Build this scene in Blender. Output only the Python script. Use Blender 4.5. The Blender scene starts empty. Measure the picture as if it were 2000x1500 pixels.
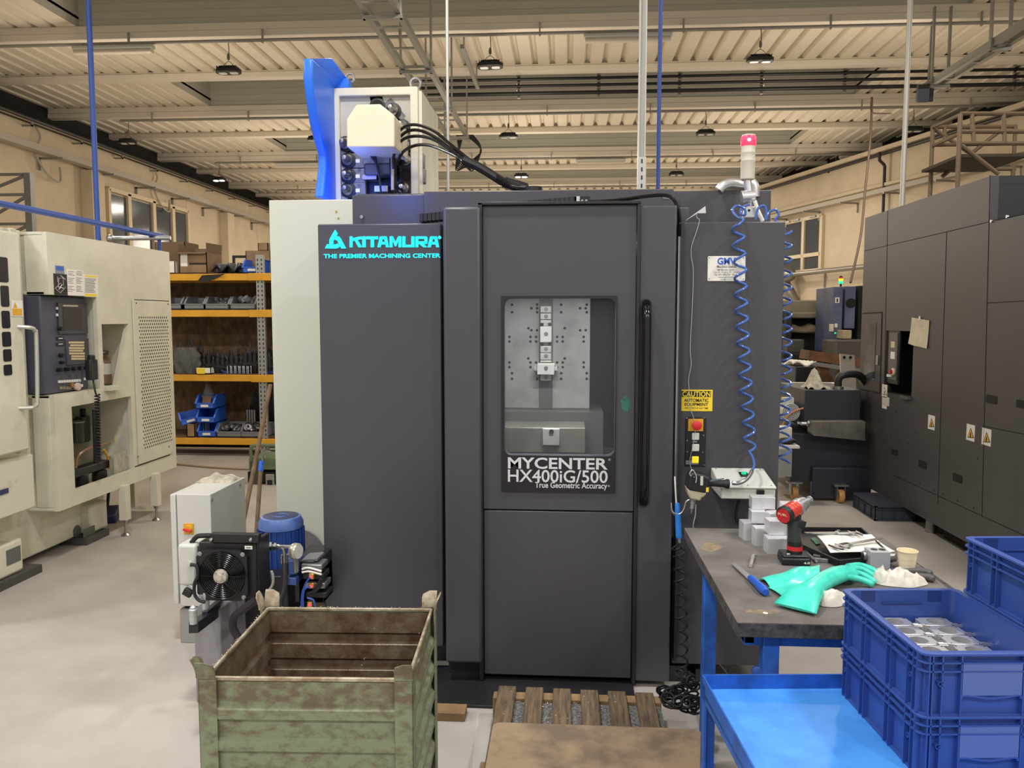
import bpy, math, random
from mathutils import Vector, Matrix, Euler
random.seed(7)
R_ = math.radians
PI = math.pi
col = bpy.context.scene.collection
# ------------------------------------------------------------------ camera
F = 1550.0
CAMP = Vector((0, 0, 1.6))
YAW = math.atan(105 / F)
PIT = math.atan(128 / F)
CROT = Matrix.Rotation(YAW, 3, 'Z') @ Matrix.Rotation(PI / 2 - PIT, 3, 'X')
cd = bpy.data.cameras.new('camera'); cam = bpy.data.objects.new('camera', cd); col.objects.link(cam)
cam.matrix_world = Matrix.Translation(CAMP) @ CROT.to_4x4()
cd.sensor_width = 36; cd.lens = F / 2000 * 36; cd.clip_start = .05; cd.clip_end = 200
bpy.context.scene.camera = cam
def ray(px, py):
    return CROT @ Vector(((px - 1000) / F, (750 - py) / F, -1))
def atY(px, py, Y):
    d = ray(px, py); t = Y / d.y; return CAMP + d * t
def atZ(px, py, Z):
    d = ray(px, py); t = (Z - 1.6) / d.z; return CAMP + d * t
def atX(px, py, X):
    d = ray(px, py); t = X / d.x; return CAMP + d * t
def onPlane(px, py, p0, n):
    d = ray(px, py); t = (p0 - CAMP).dot(n) / d.dot(n); return CAMP + d * t

# ------------------------------------------------------------------ materials
def lin(c):
    def f(v):
        v /= 255.0
        return v / 12.92 if v <= .04045 else ((v + .055) / 1.055) ** 2.4
    return (f(c[0]), f(c[1]), f(c[2]), 1)
MATS = {}
def mat(name, rgb, rough=.5, metal=0, var=0, vscale=3, rgb2=None, bump=0, bscale=40, emit=None, estr=0, spec=.5, stretch=None, coat=0, lo=.35, hi=.65, detail=4):
    if name in MATS: return MATS[name]
    m = bpy.data.materials.new(name); m.use_nodes = True
    nt = m.node_tree; n = nt.nodes; b = n['Principled BSDF']
    b.inputs['Base Color'].default_value = lin(rgb); b.inputs['Roughness'].default_value = rough
    b.inputs['Metallic'].default_value = metal; b.inputs['Specular IOR Level'].default_value = spec
    if coat: b.inputs['Coat Weight'].default_value = coat; b.inputs['Coat Roughness'].default_value = .15
    tc = n.new('ShaderNodeTexCoord'); mp = n.new('ShaderNodeMapping'); nt.links.new(tc.outputs['Object'], mp.inputs[0])
    if stretch: mp.inputs['Scale'].default_value = stretch
    if rgb2 or var:
        nz = n.new('ShaderNodeTexNoise'); nz.inputs['Scale'].default_value = vscale; nz.inputs['Detail'].default_value = detail; nz.inputs['Roughness'].default_value = .6
        nt.links.new(mp.outputs[0], nz.inputs['Vector'])
        rp = n.new('ShaderNodeValToRGB'); nt.links.new(nz.outputs['Fac'], rp.inputs[0])
        rp.color_ramp.elements[0].position = lo; rp.color_ramp.elements[1].position = hi
        c2 = rgb2 or tuple(max(0, v * (1 - var)) for v in rgb)
        rp.color_ramp.elements[0].color = lin(c2); rp.color_ramp.elements[1].color = lin(rgb)
        nt.links.new(rp.outputs[0], b.inputs['Base Color'])
    if bump:
        nb = n.new('ShaderNodeTexNoise'); nb.inputs['Scale'].default_value = bscale; nb.inputs['Detail'].default_value = 3
        nt.links.new(mp.outputs[0], nb.inputs['Vector'])
        bp = n.new('ShaderNodeBump'); bp.inputs['Strength'].default_value = bump; bp.inputs['Distance'].default_value = .01
        nt.links.new(nb.outputs['Fac'], bp.inputs['Height']); nt.links.new(bp.outputs[0], b.inputs['Normal'])
    if emit:
        b.inputs['Emission Color'].default_value = lin(emit); b.inputs['Emission Strength'].default_value = estr
    MATS[name] = m
    return m
def glassmat(name, tint, alpha, rough=.05, dif=(150, 150, 150)):
    m = bpy.data.materials.new(name); m.use_nodes = True; nt = m.node_tree; n = nt.nodes
    b = n['Principled BSDF']; b.inputs['Base Color'].default_value = lin(dif); b.inputs['Roughness'].default_value = rough
    t = n.new('ShaderNodeBsdfTransparent'); t.inputs[0].default_value = lin(tint)
    mx = n.new('ShaderNodeMixShader'); mx.inputs[0].default_value = alpha
    nt.links.new(t.outputs[0], mx.inputs[1]); nt.links.new(b.outputs[0], mx.inputs[2])
    nt.links.new(mx.outputs[0], n['Material Output'].inputs[0]); MATS[name] = m
    return m

# ------------------------------------------------------------------ mesh builder
def rrect(x0, x1, z0, z1, r, n=5):
    pts = []
    for cx, cz, a0 in ((x1 - r, z1 - r, 0), (x0 + r, z1 - r, 90), (x0 + r, z0 + r, 180), (x1 - r, z0 + r, 270)):
        for k in range(n):
            a = R_(a0 + 90 * k / (n - 1)); pts.append((cx + r * math.cos(a), cz + r * math.sin(a)))
    return pts
class MB:
    def __init__(s, T=None): s.v = []; s.f = []; s.mi = []; s.cur = 0; s.T = T
    def add(s, vs, fs):
        o = len(s.v)
        for p in vs:
            p = Vector(p)
            s.v.append(s.T @ p if s.T is not None else p)
        for f in fs: s.f.append(tuple(i + o for i in f)); s.mi.append(s.cur)
        return s
    def box(s, x0, x1, y0, y1, z0, z1):
        return s.add([(x0, y0, z0), (x1, y0, z0), (x1, y1, z0), (x0, y1, z0), (x0, y0, z1), (x1, y0, z1), (x1, y1, z1), (x0, y1, z1)],
                     [(0, 3, 2, 1), (4, 5, 6, 7), (0, 1, 5, 4), (1, 2, 6, 5), (2, 3, 7, 6), (3, 0, 4, 7)])
    def obox(s, c, size, rot=(0, 0, 0)):
        M = Matrix.Translation(c) @ Euler(rot).to_matrix().to_4x4(); h = [k / 2 for k in size]
        vs = [M @ Vector((a * h[0], b * h[1], d * h[2])) for d in (-1, 1) for a, b in ((-1, -1), (1, -1), (1, 1), (-1, 1))]
        return s.add(vs, [(0, 3, 2, 1), (4, 5, 6, 7), (0, 1, 5, 4), (1, 2, 6, 5), (2, 3, 7, 6), (3, 0, 4, 7)])
    def bar(s, p0, p1, w, h, up=(0, 0, 1)):
        p0 = Vector(p0); p1 = Vector(p1); d = (p1 - p0).normalized(); u = Vector(up)
        if abs(d.dot(u)) > .95: u = Vector((0, 1, 0))
        x = d.cross(u).normalized(); z = x.cross(d)
        vs = [p + x * (a * w / 2) + z * (b * h / 2) for p in (p0, p1) for a, b in ((-1, -1), (1, -1), (1, 1), (-1, 1))]
        return s.add(vs, [(0, 3, 2, 1), (4, 5, 6, 7), (0, 1, 5, 4), (1, 2, 6, 5), (2, 3, 7, 6), (3, 0, 4, 7)])
    def ringed(s, rings, caps=True, closed=False):
        n = len(rings[0]); vs = [p for r in rings for p in r]; fs = []
        m = len(rings)
        for i in range(m - 1 + (1 if closed else 0)):
            a = i * n; b = ((i + 1) % m) * n
            for k in range(n): fs.append((a + k, a + (k + 1) % n, b + (k + 1) % n, b + k))
        if caps and not closed:
            fs.append(tuple(reversed(range(n)))); fs.append(tuple(range((m - 1) * n, m * n)))
        return s.add(vs, fs)
    def cyl(s, p0, p1, r0, r1=None, n=16, caps=True):
        p0 = Vector(p0); p1 = Vector(p1); r1 = r0 if r1 is None else r1
        return s.lathe([(r0, 0), (r1, (p1 - p0).length)], p0, p1 - p0, n, caps)
    def lathe(s, prof, o, axis=(0, 0, 1), n=20, caps=True, sq=None):
        d = Vector(axis).normalized(); o = Vector(o)
        x = d.orthogonal().normalized() if abs(d.z) < .99 else Vector((1, 0, 0)); y = d.cross(x)
        rings = [[o + d * h + (x * math.cos(2 * PI * k / n) + y * math.sin(2 * PI * k / n)) * max(r, 1e-4) for k in range(n)] for r, h in prof]
        return s.ringed(rings, caps)
    def tube(s, pts, r, n=8, closed=False, radii=None):
        pts = [Vector(p) for p in pts]; m = len(pts); rings = []; x = None
        for i, p in enumerate(pts):
            a = pts[i - 1] if (i > 0 or closed) else p; b = pts[(i + 1) % m] if (i < m - 1 or closed) else p
            d = (b - a)
            d = d.normalized() if d.length > 1e-9 else Vector((0, 0, 1))
            x = (d.orthogonal() if x is None else (x - d * x.dot(d))).normalized(); y = d.cross(x)
            rr = radii[i] if radii else r
            rings.append([p + (x * math.cos(2 * PI * k / n) + y * math.sin(2 * PI * k / n)) * rr for k in range(n)])
        return s.ringed(rings, not closed, closed)
    def prism(s, poly, ax, a0, a1):
        def q(u, v, a): return (u, a, v) if ax == 'y' else ((a, u, v) if ax == 'x' else (u, v, a))
        n = len(poly)
        vs = [q(u, v, a0) for u, v in poly] + [q(u, v, a1) for u, v in poly]
        fs = [tuple(range(n)), tuple(reversed(range(n, 2 * n)))] + [(k, k + n, (k + 1) % n + n, (k + 1) % n) for k in range(n)]
        return s.add(vs, fs)
    def frame(s, outer, inner, ax, a0, a1):
        def q(u, v, a): return (u, a, v) if ax == 'y' else ((a, u, v) if ax == 'x' else (u, v, a))
        n = len(outer); L = [[q(u, v, a) for u, v in l] for l, a in ((outer, a0), (inner, a0), (inner, a1), (outer, a1))]
        vs = [p for l in L for p in l]; fs = []
        for i in range(4):
            a = i * n; b = ((i + 1) % 4) * n
            for k in range(n): fs.append((a + k, a + (k + 1) % n, b + (k + 1) % n, b + k))
        return s.add(vs, fs)
    def ball(s, c, r, n=12, sc=(1, 1, 1)):
        c = Vector(c); rings = []
        m = max(4, n // 2)
        for i in range(m + 1):
            t = PI * i / m
            rr = max(math.sin(t), 1e-3) * r
            rings.append([c + Vector((rr * math.cos(2 * PI * k / n) * sc[0], rr * math.sin(2 * PI * k / n) * sc[1], -math.cos(t) * r * sc[2])) for k in range(n)])
        return s.ringed(rings, True)
    def sheet(s, fn, nu, nv, th=.002):
        g = [[Vector(fn(i / nu, j / nv)) for j in range(nv + 1)] for i in range(nu + 1)]
        vs = [p for r in g for p in r]; W = nv + 1
        fs = [(i * W + j, (i + 1) * W + j, (i + 1) * W + j + 1, i * W + j + 1) for i in range(nu) for j in range(nv)]
        if th:
            nn = len(vs); tv = Vector(th) if isinstance(th, tuple) else Vector((0, 0, th)); vs2 = [p - tv for p in vs]
            fs += [tuple(reversed([k + nn for k in f])) for f in fs]
            edge = [i * W for i in range(nu + 1)] + [nu * W + j for j in range(1, nv + 1)] + [i * W + nv for i in range(nu - 1, -1, -1)] + [j for j in range(nv - 1, 0, -1)]
            for a, b in zip(edge, edge[1:] + edge[:1]): fs.append((b, a, a + nn, b + nn))
            vs = vs + vs2
        return s.add(vs, fs)
    def text(s, string, o, w, h, xd=(1, 0, 0), up=(0, 0, 1), depth=.001, bold=0.0, space=1.0, res=3, shear=0, line=.9):
        cu = bpy.data.curves.new('t', 'FONT'); cu.body = string; cu.size = 1; cu.offset = bold; cu.resolution_u = res
        cu.space_character = space; cu.shear = shear; cu.space_line = line; cu.align_x = 'CENTER' if '\n' in string else 'LEFT'
        ob = bpy.data.objects.new('t', cu); col.objects.link(ob)
        bpy.context.view_layer.update()
        me = ob.to_mesh(); vs = [v.co.copy() for v in me.vertices]; fs = [tuple(p.vertices) for p in me.polygons]
        ob.to_mesh_clear(); bpy.data.objects.remove(ob); bpy.data.curves.remove(cu)
        if not vs: return s
        x0 = min(v.x for v in vs); x1 = max(v.x for v in vs); y0 = min(v.y for v in vs); y1 = max(v.y for v in vs)
        xd = Vector(xd).normalized(); up = Vector(up).normalized(); nrm = xd.cross(up); o = Vector(o)
        k = w / (x1 - x0); kh = h / (y1 - y0) if h else k
        base = [o + xd * ((v.x - x0) * k) + up * ((v.y - y0) * kh) for v in vs]
        n = len(base)
        return s.add([p + nrm * depth for p in base], fs)
    def build(s, name, m, parent=None, bevel=0, smooth=True, local=False, seg=2, sharp=35):
        me = bpy.data.meshes.new(name); vs = s.v
        if parent is not None and not local:
            Mi = rootmat(parent).inverted(); vs = [Mi @ p for p in s.v]
        me.from_pydata([tuple(p) for p in vs], [], s.f)
        ms = m if isinstance(m, (list, tuple)) else [m]
        for q in ms: me.materials.append(q)
        if len(ms) > 1: me.polygons.foreach_set('material_index', s.mi)
        if smooth:
            me.polygons.foreach_set('use_smooth', [True] * len(me.polygons)); me.set_sharp_from_angle(angle=R_(sharp))
        me.update()
        o = bpy.data.objects.new(name, me); col.objects.link(o)
        if parent is not None: o.parent = parent
        if bevel:
            bm = o.modifiers.new('bevel', 'BEVEL'); bm.width = bevel; bm.segments = seg; bm.limit_method = 'ANGLE'; bm.angle_limit = R_(40)
        return o
def rootmat(o):
    while o.parent is not None: o = o.parent
    return Matrix.Translation(o.location) @ o.rotation_euler.to_matrix().to_4x4()
def tag(o, label, cat, group=None, kind=None):
    o['label'] = label; o['category'] = cat
    if group: o['group'] = group
    if kind: o['kind'] = kind
    return o
def thing(name, label, cat, loc=(0, 0, 0), rz=0, group=None):
    o = bpy.data.objects.new(name, None); col.objects.link(o); o.empty_display_size = .05
    o.location = loc; o.rotation_euler = (0, 0, rz)
    return tag(o, label, cat, group)
def struct(o): o['kind'] = 'structure'; return o
def dup(root, loc, rz=None, label=None, rot=None):
    r = root.copy(); col.objects.link(r); r.location = loc
    if rz is not None: r.rotation_euler = (0, 0, rz)
    if rot is not None: r.rotation_euler = rot
    if label: r['label'] = label
    for ch in list(root.children):
        c = ch.copy(); col.objects.link(c); c.parent = r
        for g in list(ch.children):
            d = g.copy(); col.objects.link(d); d.parent = c
    return r
def smoothpath(pts, k=6):
    P = [Vector(p) for p in pts]; out = []
    for i in range(len(P) - 1):
        p0 = P[max(i - 1, 0)]; p1 = P[i]; p2 = P[i + 1]; p3 = P[min(i + 2, len(P) - 1)]
        for j in range(k):
            t = j / k
            out.append(.5 * ((2 * p1) + (-p0 + p2) * t + (2 * p0 - 5 * p1 + 4 * p2 - p3) * t * t + (-p0 + 3 * p1 - 3 * p2 + p3) * t ** 3))
    out.append(P[-1]); return out

M_blk = mat('machine_black', (68, 68, 73), .33, bump=.03, bscale=350, spec=.5)
M_blk2 = mat('machine_black_dark', (30, 31, 35), .4)
M_blkmat = mat('black_plastic', (22, 22, 25), .45)
M_rub = mat('black_rubber', (28, 28, 31), .6)
M_cream = mat('cream_paint', (214, 211, 190), .45, var=.06, vscale=4)
M_cream2 = mat('cream_paint_worn', (206, 203, 182), .5, rgb2=(168, 152, 118), vscale=5, lo=.25, hi=.45)
M_grey = mat('grey_paint', (196, 197, 190), .45)
M_steel = mat('steel', (170, 172, 175), .3, 1)
M_zinc = mat('zinc_steel', (165, 165, 165), .45, .9, var=.2, vscale=20)
M_alu = mat('aluminium', (215, 217, 220), .32, .85)
M_alub = mat('aluminium_brushed', (205, 207, 210), .42, .6, var=.1, vscale=60, stretch=(1, 1, 6))
M_blue = mat('blue_paint', (40, 105, 205), .45, var=.25, vscale=14, detail=6)
M_bluepipe = mat('blue_pipe_paint', (45, 80, 160), .45)
M_bin = mat('blue_plastic', (50, 78, 150), .42, bump=.05, bscale=200)
M_binl = mat('bright_blue_plastic', (45, 100, 205), .4)
M_white = mat('white_plastic', (225, 224, 215), .4)
M_paper = mat('paper', (232, 230, 220), .8)
M_yel = mat('yellow_paint', (225, 165, 40), .5, var=.1)
M_ylab = mat('yellow_label', (240, 210, 50), .5)
M_red = mat('red_plastic', (200, 35, 45), .4)
M_ink = mat('black_ink', (25, 25, 28), .6)
M_card = mat('cardboard', (150, 122, 92), .85, var=.15, vscale=6)
M_dark = mat('dark_void', (14, 14, 16), .8)
M_green = mat('green_paint', (112, 130, 98), .5, var=.15, vscale=8)
M_brass = mat('brass', (190, 160, 90), .35, .9)
# ------------------------------------------------------------------ the hall
M_floor = mat('concrete_floor', (186, 180, 172), .42, rgb2=(156, 150, 143), vscale=1.1, detail=8, bump=.03, bscale=60, lo=.3, hi=.6)
M_wall = mat('wall_cream', (205, 190, 165), .8, var=.05, vscale=2)
M_deck = mat('deck_cream', (232, 222, 202), .6, var=.05, vscale=1)
M_shaft = mat('skylight_shaft_grey', (190, 188, 176), .6)
M_beam = mat('beam_cream', (226, 218, 202), .6)
YB = [9.75 + 2.25 * k for k in range(10)]   # purlins
XL, XR, SL, SR = -11.0, 11.5, -7.4, 5.64
m = MB(); m.box(-12, 12, -6, 31, -.1, 0)
struct(m.build('floor', M_floor))
m = MB()
def deck(x0, x1, y0, y1):
    z = 5.995; xs = []; x = x0
    while x < x1 - .3:
        xs += [(x, z), (x + .19, z), (x + .225, z + .075), (x + .265, z + .075)]; x += .3
    xs += [(x, z), (x1, z)]
    poly = xs
    n = len(poly); vs = [(a, y0, b) for a, b in poly] + [(a, y1, b) for a, b in poly]
    m.add(vs, [(k, k + 1, k + 1 + n, k + n) for k in range(n - 1)])
    m.box(x0, x1, y0, y1, z + .12, z + .16)
for k in range(9):
    y0, y1 = YB[k], YB[k + 1]
    if k % 2 == 0:
        deck(XL, SL, y0, y1); deck(SR, XR, y0, y1)
    else: deck(XL, XR, y0, y1)
deck(XL, XR, -6, YB[0])
struct(m.build('ceiling', M_deck, smooth=False))
for k in range(0, 9, 2):
    y0, y1 = YB[k], YB[k + 1]; m = MB()
    m.box(SL - .05, SL, y0, y1, 6.0, 7.5); m.box(SR, SR + .05, y0, y1, 6.0, 7.5)
    m.box(SL, SR, y1 - .02, y1 + .03, 6.0, 7.5); m.box(SL, SR, y0 - .03, y0 + .02, 6.0, 7.5); m.box(SL, SR, y0, y1, 7.5, 7.55)
    z = 6.1
    while z < 7.4: m.box(SL, SR, y1 - .03, y1 - .02, z, z + .006); z += .12
    struct(m.build('trim_%d' % (20 + k), M_shaft, smooth=False))
for k, y in enumerate(YB):
    m = MB(); w_ = .1 if k % 2 == 0 else .08; zb_ = 5.79 if k % 2 else 5.87
    m.box(XL, XR, y - .1, y + .1, zb_, zb_ + .1); m.box(XL, XR, y - .085, y + .1, zb_ + .1, 6.0)
    struct(m.build('trim_%d' % (k + 1), M_beam, bevel=.01))
# left wall
m = MB(); m.box(-10.3, -10, -6, 31, 0, 5.35)
y = 11
while y < 30: m.box(-10.0, -9.992, y, y + .015, 0, 4.7); y += 2.4
m.box(-10.0, -9.96, -6, 31, 4.72, 4.78)
struct(m.build('wall_left', M_wall, bevel=0))
for k, y in enumerate((9.3, 16.0, 22.6, 29)): struct(MB().box(-9.995, -9.75, y, y + .45, 0, 4.65).build('trim_%d' % (50 + k), M_wall))
m = MB(); m.box(-11.2, -10.9, -6, 31, 0, 7.6)
struct(m.build('trim_40', M_dark))  # black sheet added to block the world, so the gap above the wall stays dark
m = MB(); m.box(-12, 12, 31, 31.3, 0, 7.6)
struct(m.build('wall_back', M_wall))
# right wall runs at an angle
WA = Vector((8.35, 14.5, 0)); WB = Vector((5.73, 23.8, 0)); WD = (WB - WA).normalized(); WN = Vector((WD.y, -WD.x, 0))
WN = -WN if WN.x > 0 else WN    # towards the hall
def wall_box(m, s0, s1, o0, o1, z0, z1):
    a = WA + WD * s0; b = WA + WD * s1
    vs = [p + WN * o + Vector((0, 0, z)) for z in (z0, z1) for p, o in ((a, o0), (b, o0), (b, o1), (a, o1))]
    m.add(vs, [(0, 3, 2, 1), (4, 5, 6, 7), (0, 1, 5, 4), (1, 2, 6, 5), (2, 3, 7, 6), (3, 0, 4, 7)])
def wpix(px, py, off=0): return onPlane(px, py, WA + WN * off, WN)
def ws(p): return (Vector(p) - WA).dot(WD)
m = MB(); wall_box(m, -22, 18, -.3, 0, 0, 5.45); wall_box(m, -22, 18, 0, .14, 4.55, 4.62); wall_box(m, -22, 18, 0, .1, 5.35, 5.45)
for s in (-6, -.8, 4.4, 9.6):
    wall_box(m, s, s + .015, 0, .006, 0, 4.5)
wall_box(m, -1.6, -1.1, 0, .2, 0, 4.5)
struct(m.build('wall_right', M_wall))
m = MB(); wall_box(m, -22, 18, -1.6, -1.3, 0, 7.6)
struct(m.build('trim_41', M_dark))  # black sheet added behind the right wall top, closing off the world
# windows
M_glassd = mat('night_glass', (62, 70, 78), .12, spec=.8)
M_wfr = mat('window_frame', (205, 190, 160), .5)
w = struct(bpy.data.objects.new('window_1', None)); col.objects.link(w); w.location = (-10, 19, 3.6)
m = MB(); y0, y1 = atX(206, 380, -10).y, atX(362, 430, -10).y; zt = 4.42; zb = 2.9
for a in (y0, y1): m.box(-10, -9.9, a - .05, a + .05, zb, zt)
m.box(-10, -9.9, y0, y1, zt - .06, zt + .04); m.box(-10, -9.9, y0, y1, zb - .05, zb + .05)
ys = [y0 + (y1 - y0) * t for t in (0, .22, .52, .78, 1)]
for a in ys[1:-1]: m.box(-10, -9.9, a - .07, a + .07, zb, zt)
m.build('window_frame', M_wfr, w, bevel=.008)
for a, b in zip(ys, ys[1:]): MB().box(-9.98, -9.96, a + .06, b - .06, zb + .05, zt - .1).build('pane', M_glassd, w)
w = struct(bpy.data.objects.new('window_2', None)); col.objects.link(w)
s0, s1 = ws(wpix(1530, 480)), ws(wpix(1607, 480)); w.location = WA + WD * s0 + Vector((0, 0, 3))
zt = wpix(1607, 421).z; zb = wpix(1607, 527).z; zm = zb + (zt - zb) * .3
if s0 > s1: s0, s1 = s1, s0
s1 += .8
m = MB()
sm = ws(wpix(1572, 480))
for a in (s0, sm, s1): wall_box(m, a - .06, a + .06, 0, .08, zb, zt)
for z in (zb, zm, zt): wall_box(m, s0, s1, 0, .08, z - .05, z + .05)
m.build('window_frame', M_wfr, w, bevel=.006)
for a, b in ((s0, sm), (sm, s1)):
    for c, d in ((zb, zm), (zm, zt)):
        q = MB(); wall_box(q, a + .05, b - .05, .01, .03, c + .04, d - .04); q.build('pane', M_glassd, w)
for a in (s0 + .2, sm + .15, sm + .6):
    q = MB(); wall_box(q, a, a + .25, .08, .12, zt - .02, zt + .03); q.build('latch', M_zinc, w)

# ------------------------------------------------------------------ conduits, highbay lamps, battens
M_cond = mat('conduit_grey', (150, 146, 138), .5)
M_lamp = mat('lamp_black', (30, 30, 32), .5)
M_lens = mat('lamp_lens_off', (200, 205, 205), .25)
M_lenson = mat('lamp_lens_lit', (255, 255, 250), .3, emit=(255, 252, 240), estr=14)
M_cordg = mat('grey_cord', (110, 104, 98), .6)
for i, (y, nm) in enumerate(((12, 'nearest'), (16.5, 'second'), (21, 'third'), (25.5, 'farthest'))):
    t = thing('conduit', 'long grey conduit under the ceiling, %s of the four running across' % nm if i in (0, 3) else 'long grey conduit under the ceiling, the %s one from the camera' % nm, 'conduit', (0, y, 5.7), group='conduits across the ceiling')
    m = MB(); m.cyl((-9.3, y - .16, 5.7), (9.0, y - .16, 5.7), .022, n=8); m.cyl((-9.3, y - .12, 5.73), (9.0, y - .12, 5.73), .012, n=6); m.build('conduit_pipe', M_cond, t)
    x = -8.6
    while x < 9: MB().box(x - .01, x + .01, y - .18, y - .14, 5.66, 5.86).build('hanger', M_cond, t); x += 2.05
def make_lamp(lit):
    t = thing('highbay_lamp', 'x', 'ceiling lamp', (0, 0, 0), group='highbay lamps hanging from the ceiling')
    m = MB(); m.prism(rrect(-.19, .19, -.1, .1, .09), 'z', 0, .05); m.prism(rrect(-.14, .14, -.07, .07, .06), 'z', .05, .09)
    for k in range(9): m.box(-.15 + k * .036, -.142 + k * .036, -.09, .09, .05, .085)
    m.build('housing', M_lamp, t, bevel=.006, local=True)
    for s in (-.085, .085):
        MB().prism(rrect(s - .06, s + .06, -.045, .045, .03), 'z', -.008, .001).build('lens', M_lenson if lit else M_lens, t, local=True)
    MB().tube(smoothpath([(-.09, 0, .08), (-.06, 0, .13), (0, 0, .17), (.06, 0, .13), (.09, 0, .08)], 4), .004, 6).build('bracket', M_lamp, t, local=True)
    MB().tube([(0, 0, .18), (.01, 0, .3), (0, 0, .46)], .007, 6).lathe([(.02, 0), (.022, .05), (.01, .09)], (0, 0, .2), n=8).build('cord', M_cordg, t, local=True)
    return t
lamp_off = make_lamp(False); lamp_on = make_lamp(True); used = {0: 0, 1: 0}
XC = [-9.1, -5.1, -1.15, 2.9, 7.0]
LD = ['far left', 'left of centre', 'centre', 'right of centre', 'far right']
spots = []
for px, py, nm in ((447, 162, 'dark highbay lamp hanging near the top left, larger than the others'), (957, 150, 'dark highbay lamp hanging right above the cable tray end'), (1484, 132, 'dark highbay lamp hanging upper right between the blue and silver poles')):
    spots.append((px, py, 12, 0, nm))
for px, py, nm in ((250, 288, 'small dark highbay lamp hanging right of the tall left blue pole'), (619, 284, 'highbay lamp half hidden behind the blue magazine cover'), (993, 277, 'small dark highbay lamp hanging over the black hose bundle'), (1378, 267, 'small dark highbay lamp hanging left of the red signal light'), (1783, 255, 'small dark highbay lamp beside the silver pole at right')):
    spots.append((px, py, 16.5, 0, nm))
for px, py, l, nm in ((428, 360, 1, 'lit highbay lamp glowing white above the shelving'), (1018, 349, 1, 'lit highbay lamp glowing white above the black machine roof'), (1321, 342, 0, 'tiny dark highbay lamp just right of the right blue pole'), (1632, 336, 0, 'tiny dark highbay lamp right of the signal light, over the right wall')):
    spots.append((px, py, 21, l, nm))
for px, py, y, l, nm in spots:
    p = atY(px, py, y - .16); z = 5.7 - .46 if py < 1e9 else 0
    src = lamp_on if l else lamp_off; tilt = random.uniform(-.12, .12)
    if used[l] == 0: o = src; o.location = (p.x, y - .16, z); o['label'] = nm; o.rotation_euler = (tilt, 0, tilt)
    else: o = dup(src, (p.x, y - .16, z), label=nm, rot=(tilt, 0, tilt * .7))
    used[l] += 1
def batten(x0, x1, y, nm, py=0):
    t = thing('batten_light', nm, 'ceiling lamp', ((x0 + x1) / 2, y, 5.6), group='unlit battens under the conduits')
    m = MB(); m.prism(rrect(y - .06, y + .06, 5.60, 5.66, .02), 'x', x0, x1); m.build('housing', M_grey, t)
    MB().prism(rrect(y - .05, y + .05, 5.54, 5.61, .03), 'x', x0 + .02, x1 - .02).build('diffuser', mat('batten_diffuser', (205, 198, 182), .3), t)
    MB().box(x0 + .1, x0 + .13, y - .01, y + .01, 5.66, 5.7).build('hanger', M_cond, t); MB().box(x1 - .13, x1 - .1, y - .01, y + .01, 5.66, 5.7).build('hanger', M_cond, t)
for a, b, py, y, nm in ((145, 300, 112, 11.8, 'pale unlit batten light crossed by the tall left blue pole'), (1140, 1312, 85, 11.8, 'pale unlit batten light behind the silver strut pole'), (538, 636, 322, 20.8, 'small pale batten light left of the blue magazine cover'), (1125, 1222, 314, 20.8, 'small pale batten light left of the silver strut pole, far back'), (1640, 1740, 302, 20.8, 'small pale batten light left of the right silver pole')):
    batten(atY(a, py, y).x, atY(b, py, y).x, y, nm)
# three black pipes
M_bp = mat('black_pipe', (24, 25, 30), .4)
for i, (z, nm) in enumerate(((5.87, 'topmost'), (5.75, 'middle'), (5.62, 'lowest'))):
    t = MB().cyl((-2.7, 14.6, z), (9.2, 14.6, z), .026 if i < 2 else .034, n=10).build('ceiling_pipe', M_bp)
    tag(t, 'long black pipe under the ceiling, %s of the three parallel ones' % nm, 'pipe', 'black pipes under the ceiling')
k = 0
x = -2.3
while x < 9:
    o = MB().box(x - .025, x + .025, 14.64, 14.67, 5.55, 5.995).box(x - .035, x + .035, 14.54, 14.66, 5.9, 5.92).box(x - .035, x + .035, 14.56, 14.66, 5.68, 5.7).box(x - .035, x + .035, 14.56, 14.66, 5.79, 5.81).build('pipe_bracket', M_zinc)
    tag(o, 'grey bracket clamping the three black ceiling pipes together', 'bracket', 'brackets of the black ceiling pipes'); x += 1.43
# cable trays
M_tray = mat('galvanised_tray', (150, 150, 146), .4, .6)
def cable_tray(xc, w, y0, y1, z, lab, hang):
    t = thing('cable_tray', lab, 'cable tray', (xc, y0, z))
    for s in (-1, 1):
        x = xc + s * w / 2
        m = MB(); m.box(x - .015, x + .015, y0, y1, z - .05, z + .05); m.box(x - .03, x + .03, y0, y1, z - .055, z - .045); m.build('side_rail', M_tray, t)
    m = MB(); y = y0 + .1
    while y < y1: m.box(xc - w / 2, xc + w / 2, y - .02, y + .02, z - .05, z - .03); y += .7
    m.build('rungs', M_tray, t)
    y = y0 + .6
    while y < y1:
        for s in (-1, 1):
            x = xc + s * (w / 2 + .03)
            MB().box(x - .012, x + .012, y - .025, y + .025, z - .1, 5.9).build('hanger', M_tray, t)
        MB().box(xc - w / 2 - .05, xc + w / 2 + .05, y - .03, y + .03, z - .1, z - .06).build('crossbar', M_tray, t)
        y += hang
    return t
cable_tray(-1.98, .34, 6.2, 14.9, 4.9, 'galvanised cable tray running away from camera above the tool magazine', 1.9)
cable_tray(5.18, .16, 6.5, 12.2, 4.9, 'grey cable tray sloping out of the top right corner', 1.55)
m = MB()
for k in range(7):
    m.tube(smoothpath([(-2.05 + .02 * k, 15.0, 5.0), (-1.95 - .02 * k, 15.02, 4.55 - .03 * k), (-1.75 + .01 * k, 15.0, 4.35 + .04 * k), (-1.6, 15, 4.75), (-1.75 - .02 * k, 15, 5.0)], 5), .014, 5)
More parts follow.
